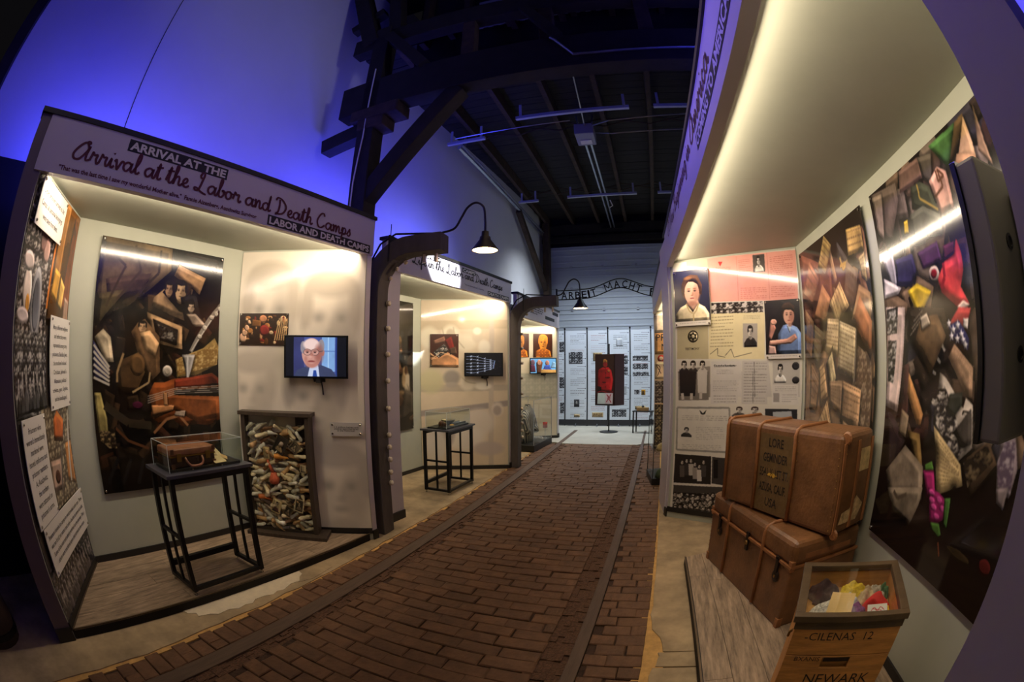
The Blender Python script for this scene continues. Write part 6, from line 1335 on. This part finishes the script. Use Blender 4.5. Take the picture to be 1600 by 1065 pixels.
def shoe_at(i, x, y, z, rot, k):
    key = (i % 5, R.choices(range(6), (8, 5, 8, 2, 2, 3))[0])
    if key not in sm:
        o = SH[key[0]].build('child_shoe', MS[key[1]], None, smooth=True); sm[key] = o.data
    else: o = bpy.data.objects.new('child_shoe', sm[key]); COL.objects.link(o)
    p = TM[SB.name] @ Vector((x, y, z)); e = (Matrix.Rotation(rzB, 3, 'Z') @ rot).to_euler(); o.location = p; o.rotation_euler = e; o.scale = (k, k, k)
    tag(o, 'small worn child shoe heaped behind the glass of the dark wooden case', 'shoe', 'child shoes heaped in the wooden case'); return o
i = 0
for layer, y in ((0, .085), (1, .045)):
    z = .05
    while z < .93:
        x = .075 + R.uniform(-.02, .02)
        while x < Wb - .06:
            rot = Matrix.Rotation(R.choice((0, PI)) + R.gauss(0, .5), 3, 'Z') @ Matrix.Rotation(R.gauss(0, .5), 3, 'Y') @ Matrix.Rotation(R.choice((0, .8, -1.2, 1.5)) + R.gauss(0, .3), 3, 'X')
            shoe_at(i, x + R.uniform(-.012, .012), y + R.uniform(-.008, .008), z + R.uniform(-.01, .01), rot, R.uniform(.72, 1.08)); i += 1; x += R.uniform(.075, .105)
        z += .057
def picture(label, x, z, w_, h_, ang, cols, y=.016, name='old_photograph'):
    c = Canvas(0, 0, w_, h_, 700, cols[0]); c.poly([(.008, .008), (w_ - .008, .008), (w_ - .008, h_ - .008), (.008, h_ - .008)], cols[1])
    if cols[2]: c.bust(w_ * .2, h_ * .1, w_ * .8, h_ * .85, (206, 186, 150), (60, 50, 40), cols[2])
    else: c.text([(w_ * .15, h_ * .85), (w_ * .85, h_ * .85), (w_ * .85, h_ * .15), (w_ * .15, h_ * .15)], (96, 76, 50), 5)
    o = sheet(name, ((0, 0), (1, 0)), 0, 0, w_, h_, 0, .002, c.material('photo_%d' % int(x * 1000 + z * 7000), .5), M_papert); p = TM[SB.name] @ Vector((x, y, z))
    o.location = p; o.rotation_euler = (Matrix.Rotation(rzB, 3, 'Z') @ Matrix.Rotation(ang, 3, 'Y')).to_euler(); tag(o, label, 'photograph'); return o
picture('large dark mounted photograph lying tilted in the upper middle of the shoes', .27, .74, .11, .15, .5, ((70, 60, 46), (60, 50, 40), (176, 150, 110)))
picture('cream card with print among the shoes left of the dark photograph', .19, .66, .055, .10, .05, ((196, 170, 116), (206, 182, 130), None))
picture('pale tag with a stamp low left among the shoes', .20, .21, .085, .13, .35, ((206, 180, 130), (214, 190, 144), (110, 70, 60)))
picture('white edged photograph low right among the shoes', .42, .23, .08, .115, .25, ((226, 206, 166), (70, 60, 50), (150, 126, 96)))
picture('grey snapshot leaning at the upper right of the shoes', .42, .76, .08, .09, .75, ((120, 104, 84), (96, 84, 66), (170, 150, 120)))
picture('tiny label at the right edge of the shoes', .51, .56, .055, .07, .1, ((196, 176, 140), (206, 186, 150), None)); picture('dark framed snapshot low in the middle of the shoes', .31, .20, .07, .09, .6, ((110, 92, 66), (56, 48, 40), (130, 110, 86)))
p = TM[SB.name] @ Vector((.27, .022, .50)); t = thing('red_doll', 'small red knitted doll in the middle of the heaped shoes', 'doll', p, rzB); Mr = pmat('red_knit', (196, 96, 60), .85, noise=(40, .3), bump=(90, .5))
MB().lathe([(0, -.055), (.04, -.045), (.048, -.01), (.03, .03), (.022, .045)], 14).build('body', Mr, t, smooth=True); MB().tube([(0, 0, .03), (-.03, -.005, .10), (-.05, 0, .15)], [.016, .014, .008], 8).build('arm', Mr, t, smooth=True)
for j, (x, z, col, lab) in enumerate(((.35, .66, (226, 150, 60), 'orange shoe in the upper right of the heap'), (.16, .30, (206, 110, 46), 'orange shoe at the lower left of the heap'))):
    o = SH[j].build('child_shoe', pmat('orange_shoe_%d' % j, col, .5), None, smooth=True); p = TM[SB.name] @ Vector((x, .03, z)); place(o, p, rzB + .2); tag(o, lab, 'shoe', 'child shoes heaped in the wooden case')

# ================================================================== floor case with the striped jacket
t = thing('display_case', 'tall glass floor case with striped jacket in the farthest left booth', 'display case', (-2.09, 7.95, 0), math.radians(86))
MB().box(-.50, -.06, 0, .50, .42, .115).build('plinth', M_black, t, bevel=.004); MB().box(-.49, -.05, .115, .49, .41, .875).build('glass_box', M_glass, t)
for x in (-.49, .49):
    for y in (-.05, .41): MB().box(x - .004, y - .004, .115, x + .004, y + .004, .88).build('corner_edge', M_galv, t)
for y in (-.05, .41): MB().box(-.49, y - .003, .874, .49, y + .003, .880).build('top_edge', M_galv, t)
p = TM[t.name] @ Vector((-.1, .2, .115))
M_stripe = pmat('striped_cloth', (176, 172, 160), .85, noise=(20, .1), bump=(60, .3), wave=(13.0, (72, 74, 82), .5))
J = thing('striped_jacket', 'grey and white striped prisoner jacket standing in the glass case', 'jacket', p, math.radians(86))
b = MB(); ring = []
for z, a, d in ((0, .18, .09), (.15, .17, .10), (.33, .165, .11), (.48, .18, .10), (.58, .14, .08), (.63, .07, .055), (.66, .06, .05)): ring.append([(a * math.cos(q) * (1 + .05 * math.sin(5 * q)), d * math.sin(q), z) for q in [2 * PI * k / 20 for k in range(20)]])
b.add([v for q in ring for v in q], [(20 * i + j, 20 * i + (j + 1) % 20, 20 * i + 20 + (j + 1) % 20, 20 * i + 20 + j) for i in range(6) for j in range(20)] + [tuple(range(20))[::-1]]); b.build('body', M_stripe, J, smooth=True)
for s in (-1, 1): MB().tube([(s * .12, 0, .55), (s * .2, -.02, .40), (s * .21, -.06, .25), (s * .17, -.1, .16)], [.065, .06, .055, .05], 10).build('sleeve', M_stripe, J, smooth=True)
MB().prism([(-.02, -.115), (.02, -.115), (.0, -.11)], .45, .47).build('badge', pmat('red_badge', (170, 50, 40), .7), J)
p = TM[t.name] @ Vector((.28, .18, .115)); crumple('folded_trousers', 'striped trousers folded flat beside the standing jacket', 'trousers', p, .2, .16, .12, .05, M_stripe, 5)
p = TM[t.name] @ Vector((.33, .02, .36)); M_hand = pmat('red_armband', (180, 60, 46), .7)
t2 = thing('armband_stand', 'red armband on a thin stand at the far end of the jacket case', 'armband', (p.x, p.y, .115), 1.5); MB().cyl((0, 0, 0), (0, 0, .2), .005, 6).lathe([(.04, 0), (.04, .006)], 14).build('stand', M_galv, t2); MB().lathe([(.03, .2), (.042, .2), (.042, .3), (.03, .3)], 16).build('armband', M_hand, t2, smooth=True)

# ================================================================== far room: banner screens, uniform case, gate lettering, low bench
X = [-3.25, -2.72, -2.265, -1.728, -1.232, -.704, -.21, .29]
def bannertext(c, x0, x1, z0, z1, n, red=False):
    c.text([(x0, z1), (x1, z1), (x1, z0), (x0, z0)], (170, 130, 136) if red else (110, 112, 120), n)
for i in range(1, len(X) - 1):
    x0, x1 = X[i] + .02, X[i + 1] - .02; W = x1 - x0
    c = Canvas(0, 0, W, 2.10, 150, (222, 230, 240), .04); r = random.Random(i + 4)
    zz = 2.0
    while zz > .15:
        h = r.uniform(.1, .26); bannertext(c, .06 if i % 2 else .1, W - .04, zz - h, zz, int(h / .035), r.random() < .35); c.line([(W * .55, zz + .03), (W - .02, zz + .03)], .006, (90, 90, 110)); c.ell(W - .025, zz + .03, .01, .01, (40, 40, 60)); zz -= h + .09
    PH = {2: ((.07, 1.32, .40, 1.60, 0), (.20, .30, .33, .48, 1), (.20, .06, .34, .13, 2)), 3: ((.12, 1.38, .34, 1.58, 2), (.1, .06, .37, .17, 2)), 4: ((.18, 1.72, .34, 1.90, 3), (.34, 1.3, .45, 1.5, 0), (.34, 1.05, .45, 1.25, 0), (.33, .6, .42, .8, 3), (.08, .07, .42, .25, 0)), 5: ((.04, 1.38, .40, 1.49, 0), (.04, 1.18, .40, 1.31, 0), (.04, 1.02, .42, 1.12, 0), (.08, .6, .2, .7, 0), (.25, .58, .34, .71, 4), (.1, .25, .35, .33, 2)), 1: ((.30, 1.6, .44, 1.85, 0), (.30, .75, .44, 1.0, 0), (.32, .15, .44, .4, 0))}.get(i, ())
    for a, b_, d, e, k in PH:
        q = [(a, b_), (d, b_), (d, e), (a, e)]
        if k == 0: c.poly(q, (120, 122, 128)); c.crowd(q, (206, 210, 216), (36, 36, 42))
        elif k == 1: c.poly(q, (70, 72, 78)); c.bust(a, b_, d, e, (190, 186, 184), (40, 40, 44), (30, 30, 36))
        elif k == 2: c.poly(q, (206, 184, 140)); c.crowd([(a + .02, b_ + .02), (d - .02, b_ + .02), (d - .02, e - .02), (a + .02, e - .02)], (186, 160, 110), (120, 96, 66))
        elif k == 3: c.poly(q, (186, 192, 200))
        else: c.poly(q, (206, 150, 30)); c.poly([(a + .02, b_ + .02), (d - .02, b_ + .02), (d - .02, e - .02), (a + .02, e - .02)], (90, 60, 20))
    t = thing('banner_screen', ('white timeline banner %s' % ('partly hidden behind the farthest left booth', 'at the left end, cut by the orange portrait booth', 'with a square group photo and small portrait below', 'left of the uniform case with a tan document at the foot', 'behind the red uniform case', 'with three strip photos and a yellow badge', 'at the right end above the low bench')[i]), 'banner', (x0, 10.92, 0), 0, 'white timeline banners on poles')
    s = sheet('banner', ((0, 0), (1, 0)), 0, 0, W, 2.10, 0, .006, c.material('banner_%d' % i, .55), M_edgew); s.parent = t; s.location = (0, 0, .15)
    MB().box(-.02, -.012, .02, W + .02, .03, .148).build('base_skirt', pmat('dark_skirt', (44, 44, 48), .6), t)
    MB().cyl((W + .02, 0, .0), (W + .02, 0, 2.28), .012, 8).lathe([(.02, 2.28), (.022, 2.31), (.0, 2.33)], 10, 0, Matrix.Translation((W + .02, 0, 0))).build('pole', M_steel, t)
    MB().tube([(W / 2, -.02, .05), (W / 2, -.08, .03)], .008, 6).lathe([(.025, 0), (.025, .012)], 12, 0, Matrix.Translation((W / 2, -.08, .0))).build('caster', M_galv, t)
US = thing('uniform_stand', 'freestanding dark panel with red prisoner figure on a round base pole', 'display stand', (-1.10, 9.98, 0))
MB().lathe([(.20, 0), (.20, .012), (.05, .025), (.0, .026)], 28).build('base_disc', M_steel, US); MB().cyl((0, 0, .02), (0, 0, 1.86), .014, 10).lathe([(.014, 1.86), (.02, 1.88), (0, 1.90)], 10).build('pole', M_steel, US)
c = Canvas(0, 0, .43, 1.10, 300, (58, 20, 22)); c.poly([(.05, .3), (.1, .78), (.16, .82), (.3, .82), (.36, .75), (.4, .55), (.36, .3)], (206, 32, 40)); c.poly([(.04, .35), (.06, .75), (.12, .8), (.12, .4)], (166, 24, 34)); c.line([(.22, .3), (.225, .8)], .01, (130, 16, 26))
for z in (.4, .5, .6, .7): c.ell(.235, z, .012, .012, (120, 14, 24))
c.ell(.22, .88, .055, .07, (176, 34, 38)); c.poly([(.17, .9), (.18, .98), (.22, 1.0), (.27, .97), (.27, .9), (.22, .94)], (206, 130, 60)); c.ell(.30, .74, .03, .03, (226, 130, 66)); c.poly([(.05, .3), (.14, .32), (.14, .4), (.05, .42)], (36, 16, 20)); c.line(catmull([(.05, .28), (.15, .31), (.3, .27), (.4, .3)]), .02, (150, 30, 40)); c.ell(.28, .6, .05, .02, (110, 16, 24)); c.ell(.2, .5, .04, .02, (120, 18, 26))
fr = ((-.31, .06), (.12, -.03))
FRM = [(Vector(q) + Vector((-1.10, 9.98))) for q in fr]
fp = sheet('front_panel', FRM, 0, .575, .44, 1.675, 0, .012, c.material('red_figure', .35), M_edge, US)
sd = sheet('side_panel', [FRM[1], FRM[1] + Vector((.19, .20))], 0, .575, .27, 1.675, 0, .012, Canvas(0, 0, .27, 1.10, 100, (62, 26, 26)).material('maroon_print', .35), M_edge, US)
t = thing('open_book', 'open white book with red print on the foot of the uniform panel', 'book', (FRM[0].x + .05, FRM[0].y - .035, .60), -.2)
MB().box(0, -.06, 0, .36, .0, .012).build('ledge', M_black, t); 
c = Canvas(0, 0, .17, .23, 200, (214, 222, 214)); pg = sheet('page', ((0, 0), (1, 0)), 0, 0, .17, .23, 0, .01, c.material('page_white', .6), M_edgew); pg.parent = t; pg.location = (.01, -.02, .013); pg.rotation_euler = (-.12, 0, 0)
c = Canvas(0, 0, .17, .23, 200, (226, 206, 206)); c.line(catmull([(.03, .04), (.08, .1), (.14, .03)]), .02, (176, 60, 70)); c.line(catmull([(.03, .2), (.09, .16), (.13, .21)]), .02, (176, 60, 70)); c.crowd([(.05, .1), (.12, .1), (.12, .17), (.05, .17)], (206, 150, 150), (150, 50, 60))
pg = sheet('page', ((0, 0), (1, 0)), 0, 0, .17, .23, 0, .01, c.material('page_red', .6), M_edgew); pg.parent = t; pg.location = (.182, -.02, .013); pg.rotation_euler = (-.12, 0, 0)
t = thing('low_bench', 'low black frame bench standing before the right end banners', 'bench', (-.33, 9.88, 0), -.29)
MB().box(-.23, -.12, .455, .23, .12, .475).build('seat', M_steel, t)
for sx in (-1, 1):
    for sy in (-1, 1): MB().box(sx * .21 - .012, sy * .1 - .012, 0, sx * .21 + .012, sy * .1 + .012, .455).build('leg', M_steel, t)
b = (-.36, 9.88); t = thing('small_wooden_model', 'small tan wooden object with a dark finial on the low bench', 'ornament', (b[0], b[1], .475), -.2); MB().prism([(-.13, -.03), (.13, -.03), (.13, .03), (-.13, .03)], 0, .07).build('block', M_papert, t, bevel=.004); MB().lathe([(.02, .07), (.03, .09), (.012, .11), (0, .13)], 10).build('finial', M_black, t)
# iron gate lettering across the road
G_ = thing('gate_sign', 'black iron arch sign reading ARBEIT MACHT FREI over the far road', 'gate sign', (0, 9.05, 0))
def rail_z(x, base): 
    d = (x + .75) / .42; return base + .20 * math.exp(-d * d)
for base, nm in ((2.745, 'lower_rail'), (2.925, 'upper_rail')):
    MB().tube([(x, 0, rail_z(x, base)) for x in [-2.03 + i * .0516 for i in range(51)]], .012, 6).build(nm, M_steel, G_)
txt = 'ARBEIT MACHT FREI'; xs = []; x = -1.95
WD = {' ': .145, 'I': .075, 'M': .175, 'A': .145}
for ch in txt:
    wd = WD.get(ch, .132)
    if ch != ' ':
        cx = x + wd / 2; sl = (rail_z(cx + .02, 0) - rail_z(cx - .02, 0)) / .04
        M = Matrix.Translation((cx, -.006, rail_z(cx, 2.757))) @ Matrix.Rotation(-math.atan(sl), 4, 'Y') @ face_M(0, 0, 0)
        if ch == 'M':
            h_, q, bb = .14, wd * .36, MB()
            for p0, p1 in (((-q, 0), (-q, h_)), ((q, 0), (q, h_)), ((-q, h_), (0, h_ * .25)), ((0, h_ * .25), (q, h_))): bb.bar((p0[0], 0, p0[1]), (p1[0], 0, p1[1]), .012, .018, up=(1, 0, 0))
            bb.build('letter', M_steel, G_).matrix_local = Matrix.Translation((cx, 0, rail_z(cx, 2.757))) @ Matrix.Rotation(-math.atan(sl), 4, 'Y'); x += wd; continue
        o = lettering(ch, M_steel, G_, M, .14, wd * (.5 if ch == 'I' else .78), .002 if ch == 'M' else .012, align='CENTER', name='letter')
        bm = bmesh.new(); bm.from_mesh(o.data); r_ = bmesh.ops.extrude_face_region(bm, geom=bm.faces[:]); bmesh.ops.translate(bm, vec=(0, .012, 0), verts=[v for v in r_['geom'] if isinstance(v, bmesh.types.BMVert)]); bm.to_mesh(o.data); bm.free()
    x += wd
for x, z in ((-2.03, 2.745), (.55, 2.745)): MB().box(x - .015, -.02, z - .05, x + .015, .02, z + .22).build('end_bracket', M_steel, G_)

# ================================================================== right booth: trunks, crate, screen
M_trunk = pmat('trunk_fibre', (118, 80, 48), .42, noise=(4, .42), bump=(46, .25)); M_strap = pmat('trunk_band', (150, 98, 58), .45, noise=(9, .22), bump=(40, .3)); M_panel = pmat('olive_painted_band', (104, 80, 46), .5, noise=(7, .22), bump=(40, .2)); M_iron = pmat('dark_iron', (54, 44, 38), .45, .7, noise=(30, .3))
def trunk(name, label, loc, rz, L, Dp, H, zlid, bands, rbev, locks=True, group='brown travel trunks'):
    """Trunk with its long front along x (0..L), depth along y (0..Dp)."""
    t = thing(name, label, 'trunk', loc, rz, group)
    if zlid: MB().box(0, 0, 0, L, Dp, zlid - .004).build('body', M_trunk, t, bevel=.012, seg=2); MB().box(-.004, -.006, zlid, L + .004, Dp + .004, H).build('lid', M_trunk, t, bevel=rbev, seg=4)
    else: MB().box(0, 0, 0, L, Dp, H).build('body', M_trunk, t, bevel=rbev, seg=4)
    for x in bands:
        w_ = .012; e = .007; c = rbev; P = [(x, -e, .015), (x, -e, H - c * .9), (x, -e + c * .3, H - c * .28), (x, c, H + e * .6), (x, Dp - c, H + e * .6), (x, Dp + e, H - c), (x, Dp + e, .015)]
        MB().tube(P, w_, 8, flat=1.0).build('band', M_strap, t, smooth=True)
    nails = MB()
    for x in bands:
        for k in range(9): nails.lathe([(.004, 0), (.0, .003)], 6, 0, Matrix.Translation((x + .02, -.001, .05 + k * (H - .12) / 8)) @ Matrix.Rotation(PI / 2, 4, 'X'))
    for k in range(12):
        for x in (.012, L - .02): nails.lathe([(.004, 0), (.0, .003)], 6, 0, Matrix.Translation((x, -.004, .04 + k * (H - .12) / 11)) @ Matrix.Rotation(PI / 2, 4, 'X'))
    for k in range(6): nails.lathe([(.004, 0), (0, .003)], 6, 0, Matrix.Translation((L + .001, .04 + k * (Dp - .08) / 5, H - .10)) @ Matrix.Rotation(PI / 2, 4, 'Y'))
    nails.build('nail_heads', M_brass, t)
    return t
rzL = math.atan2(-.955, .297)
LT = trunk('lower_trunk', 'lower brown trunk with iron locks, standing on the plank platform', (.434, 3.182, .06), rzL, 1.14, .50, .53, .385, (.30, .80), .05)
MB().box(-.006, -.012, .378, 1.146, .505, .392).build('lid_rim', M_strap, LT)
for x in (.17, 1.0):
    MB().lathe([(.035, 0), (.038, .004), (.03, .010), (.0, .012)], 18, 0, Matrix.Translation((x, -.002, .285)) @ Matrix.Rotation(PI / 2, 4, 'X')).box(x - .014, -.016, .31, x + .014, -.002, .40).build('lock', M_iron, LT)
    MB().lathe([(.009, .0), (.009, .004)], 10, 0, Matrix.Translation((x, -.013, .285)) @ Matrix.Rotation(PI / 2, 4, 'X')).build('keyhole', M_brass, LT); MB().tube([(x + .012 * math.cos(a), -.018, .40 + .014 * math.sin(a)) for a in [k * PI / 5 for k in range(10)]], .004, 6, closed=True).build('lock_ring', M_iron, LT)
MB().box(.585, -.014, .30, .615, -.002, .42).build('centre_hasp', M_iron, LT); MB().lathe([(.016, 0), (.012, .006)], 12, 0, Matrix.Translation((.6, -.014, .35)) @ Matrix.Rotation(PI / 2, 4, 'X')).build('hasp_stud', M_brass, LT)
for x0, x1 in ((-.004, .03), (1.11, 1.144)): MB().box(x0, -.006, .0, x1, .03, .06).box(x0, -.008, .36, x1, .02, .42).build('corner_guard', M_strap, LT, bevel=.003)
MB().box(1.1405, .08, .425, 1.146, .42, .455).build('end_rib', M_strap, LT); MB().tube([(1.143, .16, .26), (1.17, .19, .235), (1.17, .30, .235), (1.143, .33, .26)], .012, 7).build('end_handle', M_strap, LT)
rzU = math.atan2(-.873, .488); zU = .594
UT = trunk('upper_trunk', 'upper brown trunk lettered LORE GEMINDER AZUSA CALIF USA, lying on the lower trunk', (.462, 2.985, zU), rzU, 1.03, .33, .535, 0, (.02, .335, .665), .045)
MB().box(.352, -.0025, .02, .648, -.0005, .485).build('painted_band', M_panel, UT)
for i, l in enumerate(('LORE', 'GEMINDER', '5541 ½ 1ST ST.', 'AZUSA, CALIF.', 'USA')): lettering(l, pmat('faded_black_paint', (34, 24, 16), .6), UT, face_M(.50, -.003, .412 - i * .088), .050, (.13, .22, .26, .245, .11)[i], .016, align='CENTER')
MB().add([(.44, -.0032, .245), (.5, -.0032, .235), (.53, -.0032, .25), (.49, -.0032, .262), (.455, -.0032, .258)], [(0, 1, 2, 3, 4)]).build('paint_chip', pmat('yellow_chip', (206, 160, 50), .6), UT)
for y in (.02, .165, .31): MB().box(1.0285, y - .012, .02, 1.036, y + .012, .49).build('end_slat', M_strap, UT, bevel=.003)
MB().box(1.0305, .19, .32, 1.0325, .29, .44).build('torn_label', pmat('torn_label_paper', (206, 176, 122), .8, noise=(20, .3)), UT); MB().add([(1.0325, .05, .06), (1.0325, .23, .05), (1.0325, .28, .13), (1.0325, .2, .19), (1.0325, .14, .13), (1.0325, .07, .12)], [(0, 1, 2, 3, 4, 5)]).build('torn_label', pmat('pale_scuff', (196, 166, 120), .8, noise=(26, .5)), UT)
for x in (.0, 1.03):
    for z in (.0, .535): MB().lathe([(.03, -.004), (.034, .0), (.026, .008), (0, .01)], 12, 0, Matrix.Translation((x, .03, z + (.012 if z == 0 else -.02))) @ Matrix.Rotation(PI / 2, 4, 'X')).build('corner_guard', M_strap, UT)

# crate of clothes
M_crate = pmat('crate_pine', (196, 136, 68), .6, noise=(5, .3), bump=(34, .25), stretch=(1.0, 1.0, 7)); M_crated = pmat('crate_frame', (84, 66, 42), .5, noise=(6, .3), bump=(30, .2)); M_crin = pmat('crate_inside', (186, 136, 72), .6, noise=(5, .25), stretch=(1, 1, 6))
cx0, cy0 = .535, 1.245; rzC = math.atan2(-.150, .415); Wc, Dc, Hc = .425, .42, .60
CR = thing('wooden_crate', 'old pine crate lettered NEWARK with glazed lid, full of clothes', 'crate', (cx0, cy0, .06), rzC)
for k in range(4):
    z0, z1 = .15 * k * (Hc / .6) + .0015, .15 * (k + 1) * (Hc / .6) - .0015
    f = MB()
    if k == 2: f.box(0, 0, z0, Wc, .016, z0 + .09).box(0, 0, z0 + .09, .150, .016, z1 - .008).box(.262, 0, z0 + .09, Wc, .016, z1 - .008).box(0, 0, z1 - .008, Wc, .016, z1)
    else: f.box(0, 0, z0, Wc, .016, z1)
    f.build('front_board', M_crate, CR, bevel=.0015, seg=1)
    MB().box(0, Dc - .016, z0, Wc, Dc, z1).build('back_board', M_crin, CR); MB().box(0, .016, z0, .016, Dc - .016, z1).build('side_board', M_crate, CR); MB().box(Wc - .016, .016, z0, Wc, Dc - .016, z1).build('side_board', M_crate, CR)
MB().box(.13, .02, .36, .29, .024, .46).build('handhold_backing', M_black, CR); MB().box(.016, .016, 0, Wc - .016, Dc - .016, .012).build('bottom_board', M_crate, CR); MB().box(.155, -.003, .425, .258, .004, .442).build('handhold_rail', M_iron, CR)
LD = MB(); z = Hc + .002
for q in ((-.014, -.014, Wc + .014, .018), (-.014, Dc - .022, Wc + .014, Dc + .014), (-.014, .018, .022, Dc - .022), (Wc - .022, .018, Wc + .014, Dc - .022)): MB().box(q[0], q[1], z, q[2], q[3], z + .026).build('lid_frame', M_crated, CR, bevel=.003)
MB().box(.02, .016, z + .016, Wc - .02, Dc - .02, z + .019).build('lid_glass', M_glass, CR)
MB().box(-.004, -.0035, Hc - .032, Wc + .004, -.0005, Hc).build('rim_strip', M_crated, CR)
for tx, x, zz, hh, ww in (('-CILENAS  12', .05, .520, .034, .27), ('BXANIS', .04, .425, .020, .10), ('NEWARK', .11, .315, .048, .27)): lettering(tx, M_ink, CR, face_M(x, -.0006, zz), hh, ww, -.004)
MB().tube([(.0, .1, .5), (-.01, .1, .49), (-.012, .1, .47)], .006, 6).build('side_eyelet', M_brass, CR)
MB().box(.018, .018, .012, Wc - .018, Dc - .018, .525).build('packing_block', M_crin, CR)
def cl(name, lab, cat, x, y, z, sx, sy, h_, col, seed, rz=0, noise=(30, .4), freq=1.6, wave=None, n=14):
    p = TM[CR.name] @ Vector((x, y, .525 + z)); return crumple(name, lab, cat, p, rzC + rz, sx, sy, h_ * .68, pmat('cloth_%s_%d' % (name, seed), col, .85, noise=noise, bump=(70, .5), wave=wave), seed, 'clothes heaped in the pine crate', n, freq)
cl('knitted_jumper', 'dark plum knitted wool at the back left of the crate', 'jumper', .10, .31, .0, .075, .07, .13, (58, 36, 40), 1, .2, freq=1.5)
cl('knitted_jumper', 'dark plum wool bundle at the front left of the crate', 'jumper', .085, .075, .0, .06, .05, .08, (62, 34, 40), 2, freq=1.4)
cl('yellow_shawl', 'yellow cloth in the back middle of the crate', 'shawl', .23, .30, .015, .07, .05, .10, (226, 190, 50), 3, -.2)
cl('beige_knit', 'beige knitted cloth draped beside the yellow shawl', 'jumper', .285, .27, .0, .055, .07, .11, (196, 172, 136), 4, .3)
cl('grey_scarf', 'pale grey ribbed scarf near the back right of the crate', 'scarf', .335, .30, .0, .05, .05, .10, (176, 164, 146), 5, freq=1.8)
cl('printed_cloth', 'white printed cotton cloth at the left of the crate', 'cloth', .13, .165, .0, .09, .075, .105, (206, 200, 190), 6, .4, (110, .6))
cl('printed_cloth', 'white and grey figured cloth under the yellow shawl', 'cloth', .2, .225, .0, .065, .05, .11, (200, 198, 202), 7, -.3, (100, .6))
cl('floral_scarf', 'purple flowered scarf in the middle of the crate', 'scarf', .235, .15, .0, .06, .055, .10, (120, 50, 120), 8, 0, (70, .9))
cl('brown_scarf', 'brown and pink flowered scarf at the front of the crate', 'scarf', .24, .075, .0, .085, .045, .085, (150, 104, 66), 9, 0, (70, .85))
cl('felt_hat', 'bright red felt cap at the right of the crate', 'cap', .325, .195, .0, .075, .055, .125, (214, 46, 40), 10, .3, (20, .08), .6)
cl('yellow_ribbon', 'yellow ribbon bundle at the right edge of the crate', 'ribbon', .372, .12, .0, .028, .055, .09, (226, 180, 30), 11, 0, (30, .3), 1.8)
cl('green_cloth', 'green cloth scrap at the back right corner of the crate', 'cloth', .375, .31, .0, .03, .045, .10, (70, 106, 66), 12)
cl('pink_lining', 'crimson lining under the white card in the crate', 'cloth', .345, .095, .0, .045, .045, .075, (170, 36, 56), 13)
for lab, x, y, z, w_, d_, ang, col, tilt in (('tan envelope lying on top of the printed cloth', .155, .13, .597, .10, .13, -.15, (222, 186, 120), .12), ('white card with red writing at the front right of the crate', .32, .085, .584, .085, .05, .05, (236, 230, 222), .35)):
    c = Canvas(0, 0, w_, d_, 500, col)
    if col[0] > 230: c.line(catmull([(.015, .02), (.03, .035), (.04, .015), (.055, .035), (.07, .02)]), .003, (190, 40, 60)); c.line([(.02, .03), (.06, .018)], .003, (190, 40, 60))
    else: c.text([(.01, d_ - .01), (w_ - .01, d_ - .01), (w_ - .01, d_ * .6), (.01, d_ * .6)], (190, 150, 90), 3)
    o = sheet('letter_card' if col[0] > 230 else 'tan_envelope', ((0, 0), (1, 0)), 0, 0, w_, d_, 0, .002, c.material('slip_%d' % int(x * 1000), .6), M_paper)
    o.location = TM[CR.name] @ Vector((x - w_ / 2, y - d_ / 2, z)); o.rotation_euler = (-PI / 2 + tilt, 0, rzC + ang); tag(o, lab, 'card' if col[0] > 230 else 'envelope')

# screen on an arm beside the right hand post, seen from behind
tv = thing('television', 'black television seen from its back edge beside the purple post', 'television', (.5235, .464, 1.372), math.atan2(.17, .985), 'flat screens in the booths')
MB().box(0, 0, 0, .70, .05, .40).build('back_case', pmat('charcoal_plastic', (112, 107, 99), .5), tv, bevel=.006); MB().box(.10, -.03, .04, .62, .0, .36).build('back_bulge', pmat('dark_grey_plastic', (70, 68, 66), .55), tv, bevel=.012)
MB().box(-.003, .05, -.003, .703, .062, .403).build('bezel', M_blackgloss, tv); sc = MB().box(.015, .062, .015, .685, .064, .385).build('screen', M_blackgloss, tv)
for z in (.12, .28): MB().lathe([(.012, 0), (.0125, .002), (.008, .003), (.006, -.004)], 14, 0, Matrix.Translation((.065, -.0005, z)) @ Matrix.Rotation(PI / 2, 4, 'X')).build('mount_hole', M_black, tv)
MB().box(.25, -.055, .1, .45, -.03, .3).bar((.35, -.05, .2), (.38, -.12, .2), .05, .06, up=(0, 0, 1)).build('wall_bracket', M_black, tv)
MB().lathe([(.006, 0), (.004, .006)], 8, 0, Matrix.Translation((.06, .02, .40))).build('top_screw', M_screw, tv)
MB().box(.0, .048, .392, .012, .064, .405).build('corner_glint', M_screw, tv)
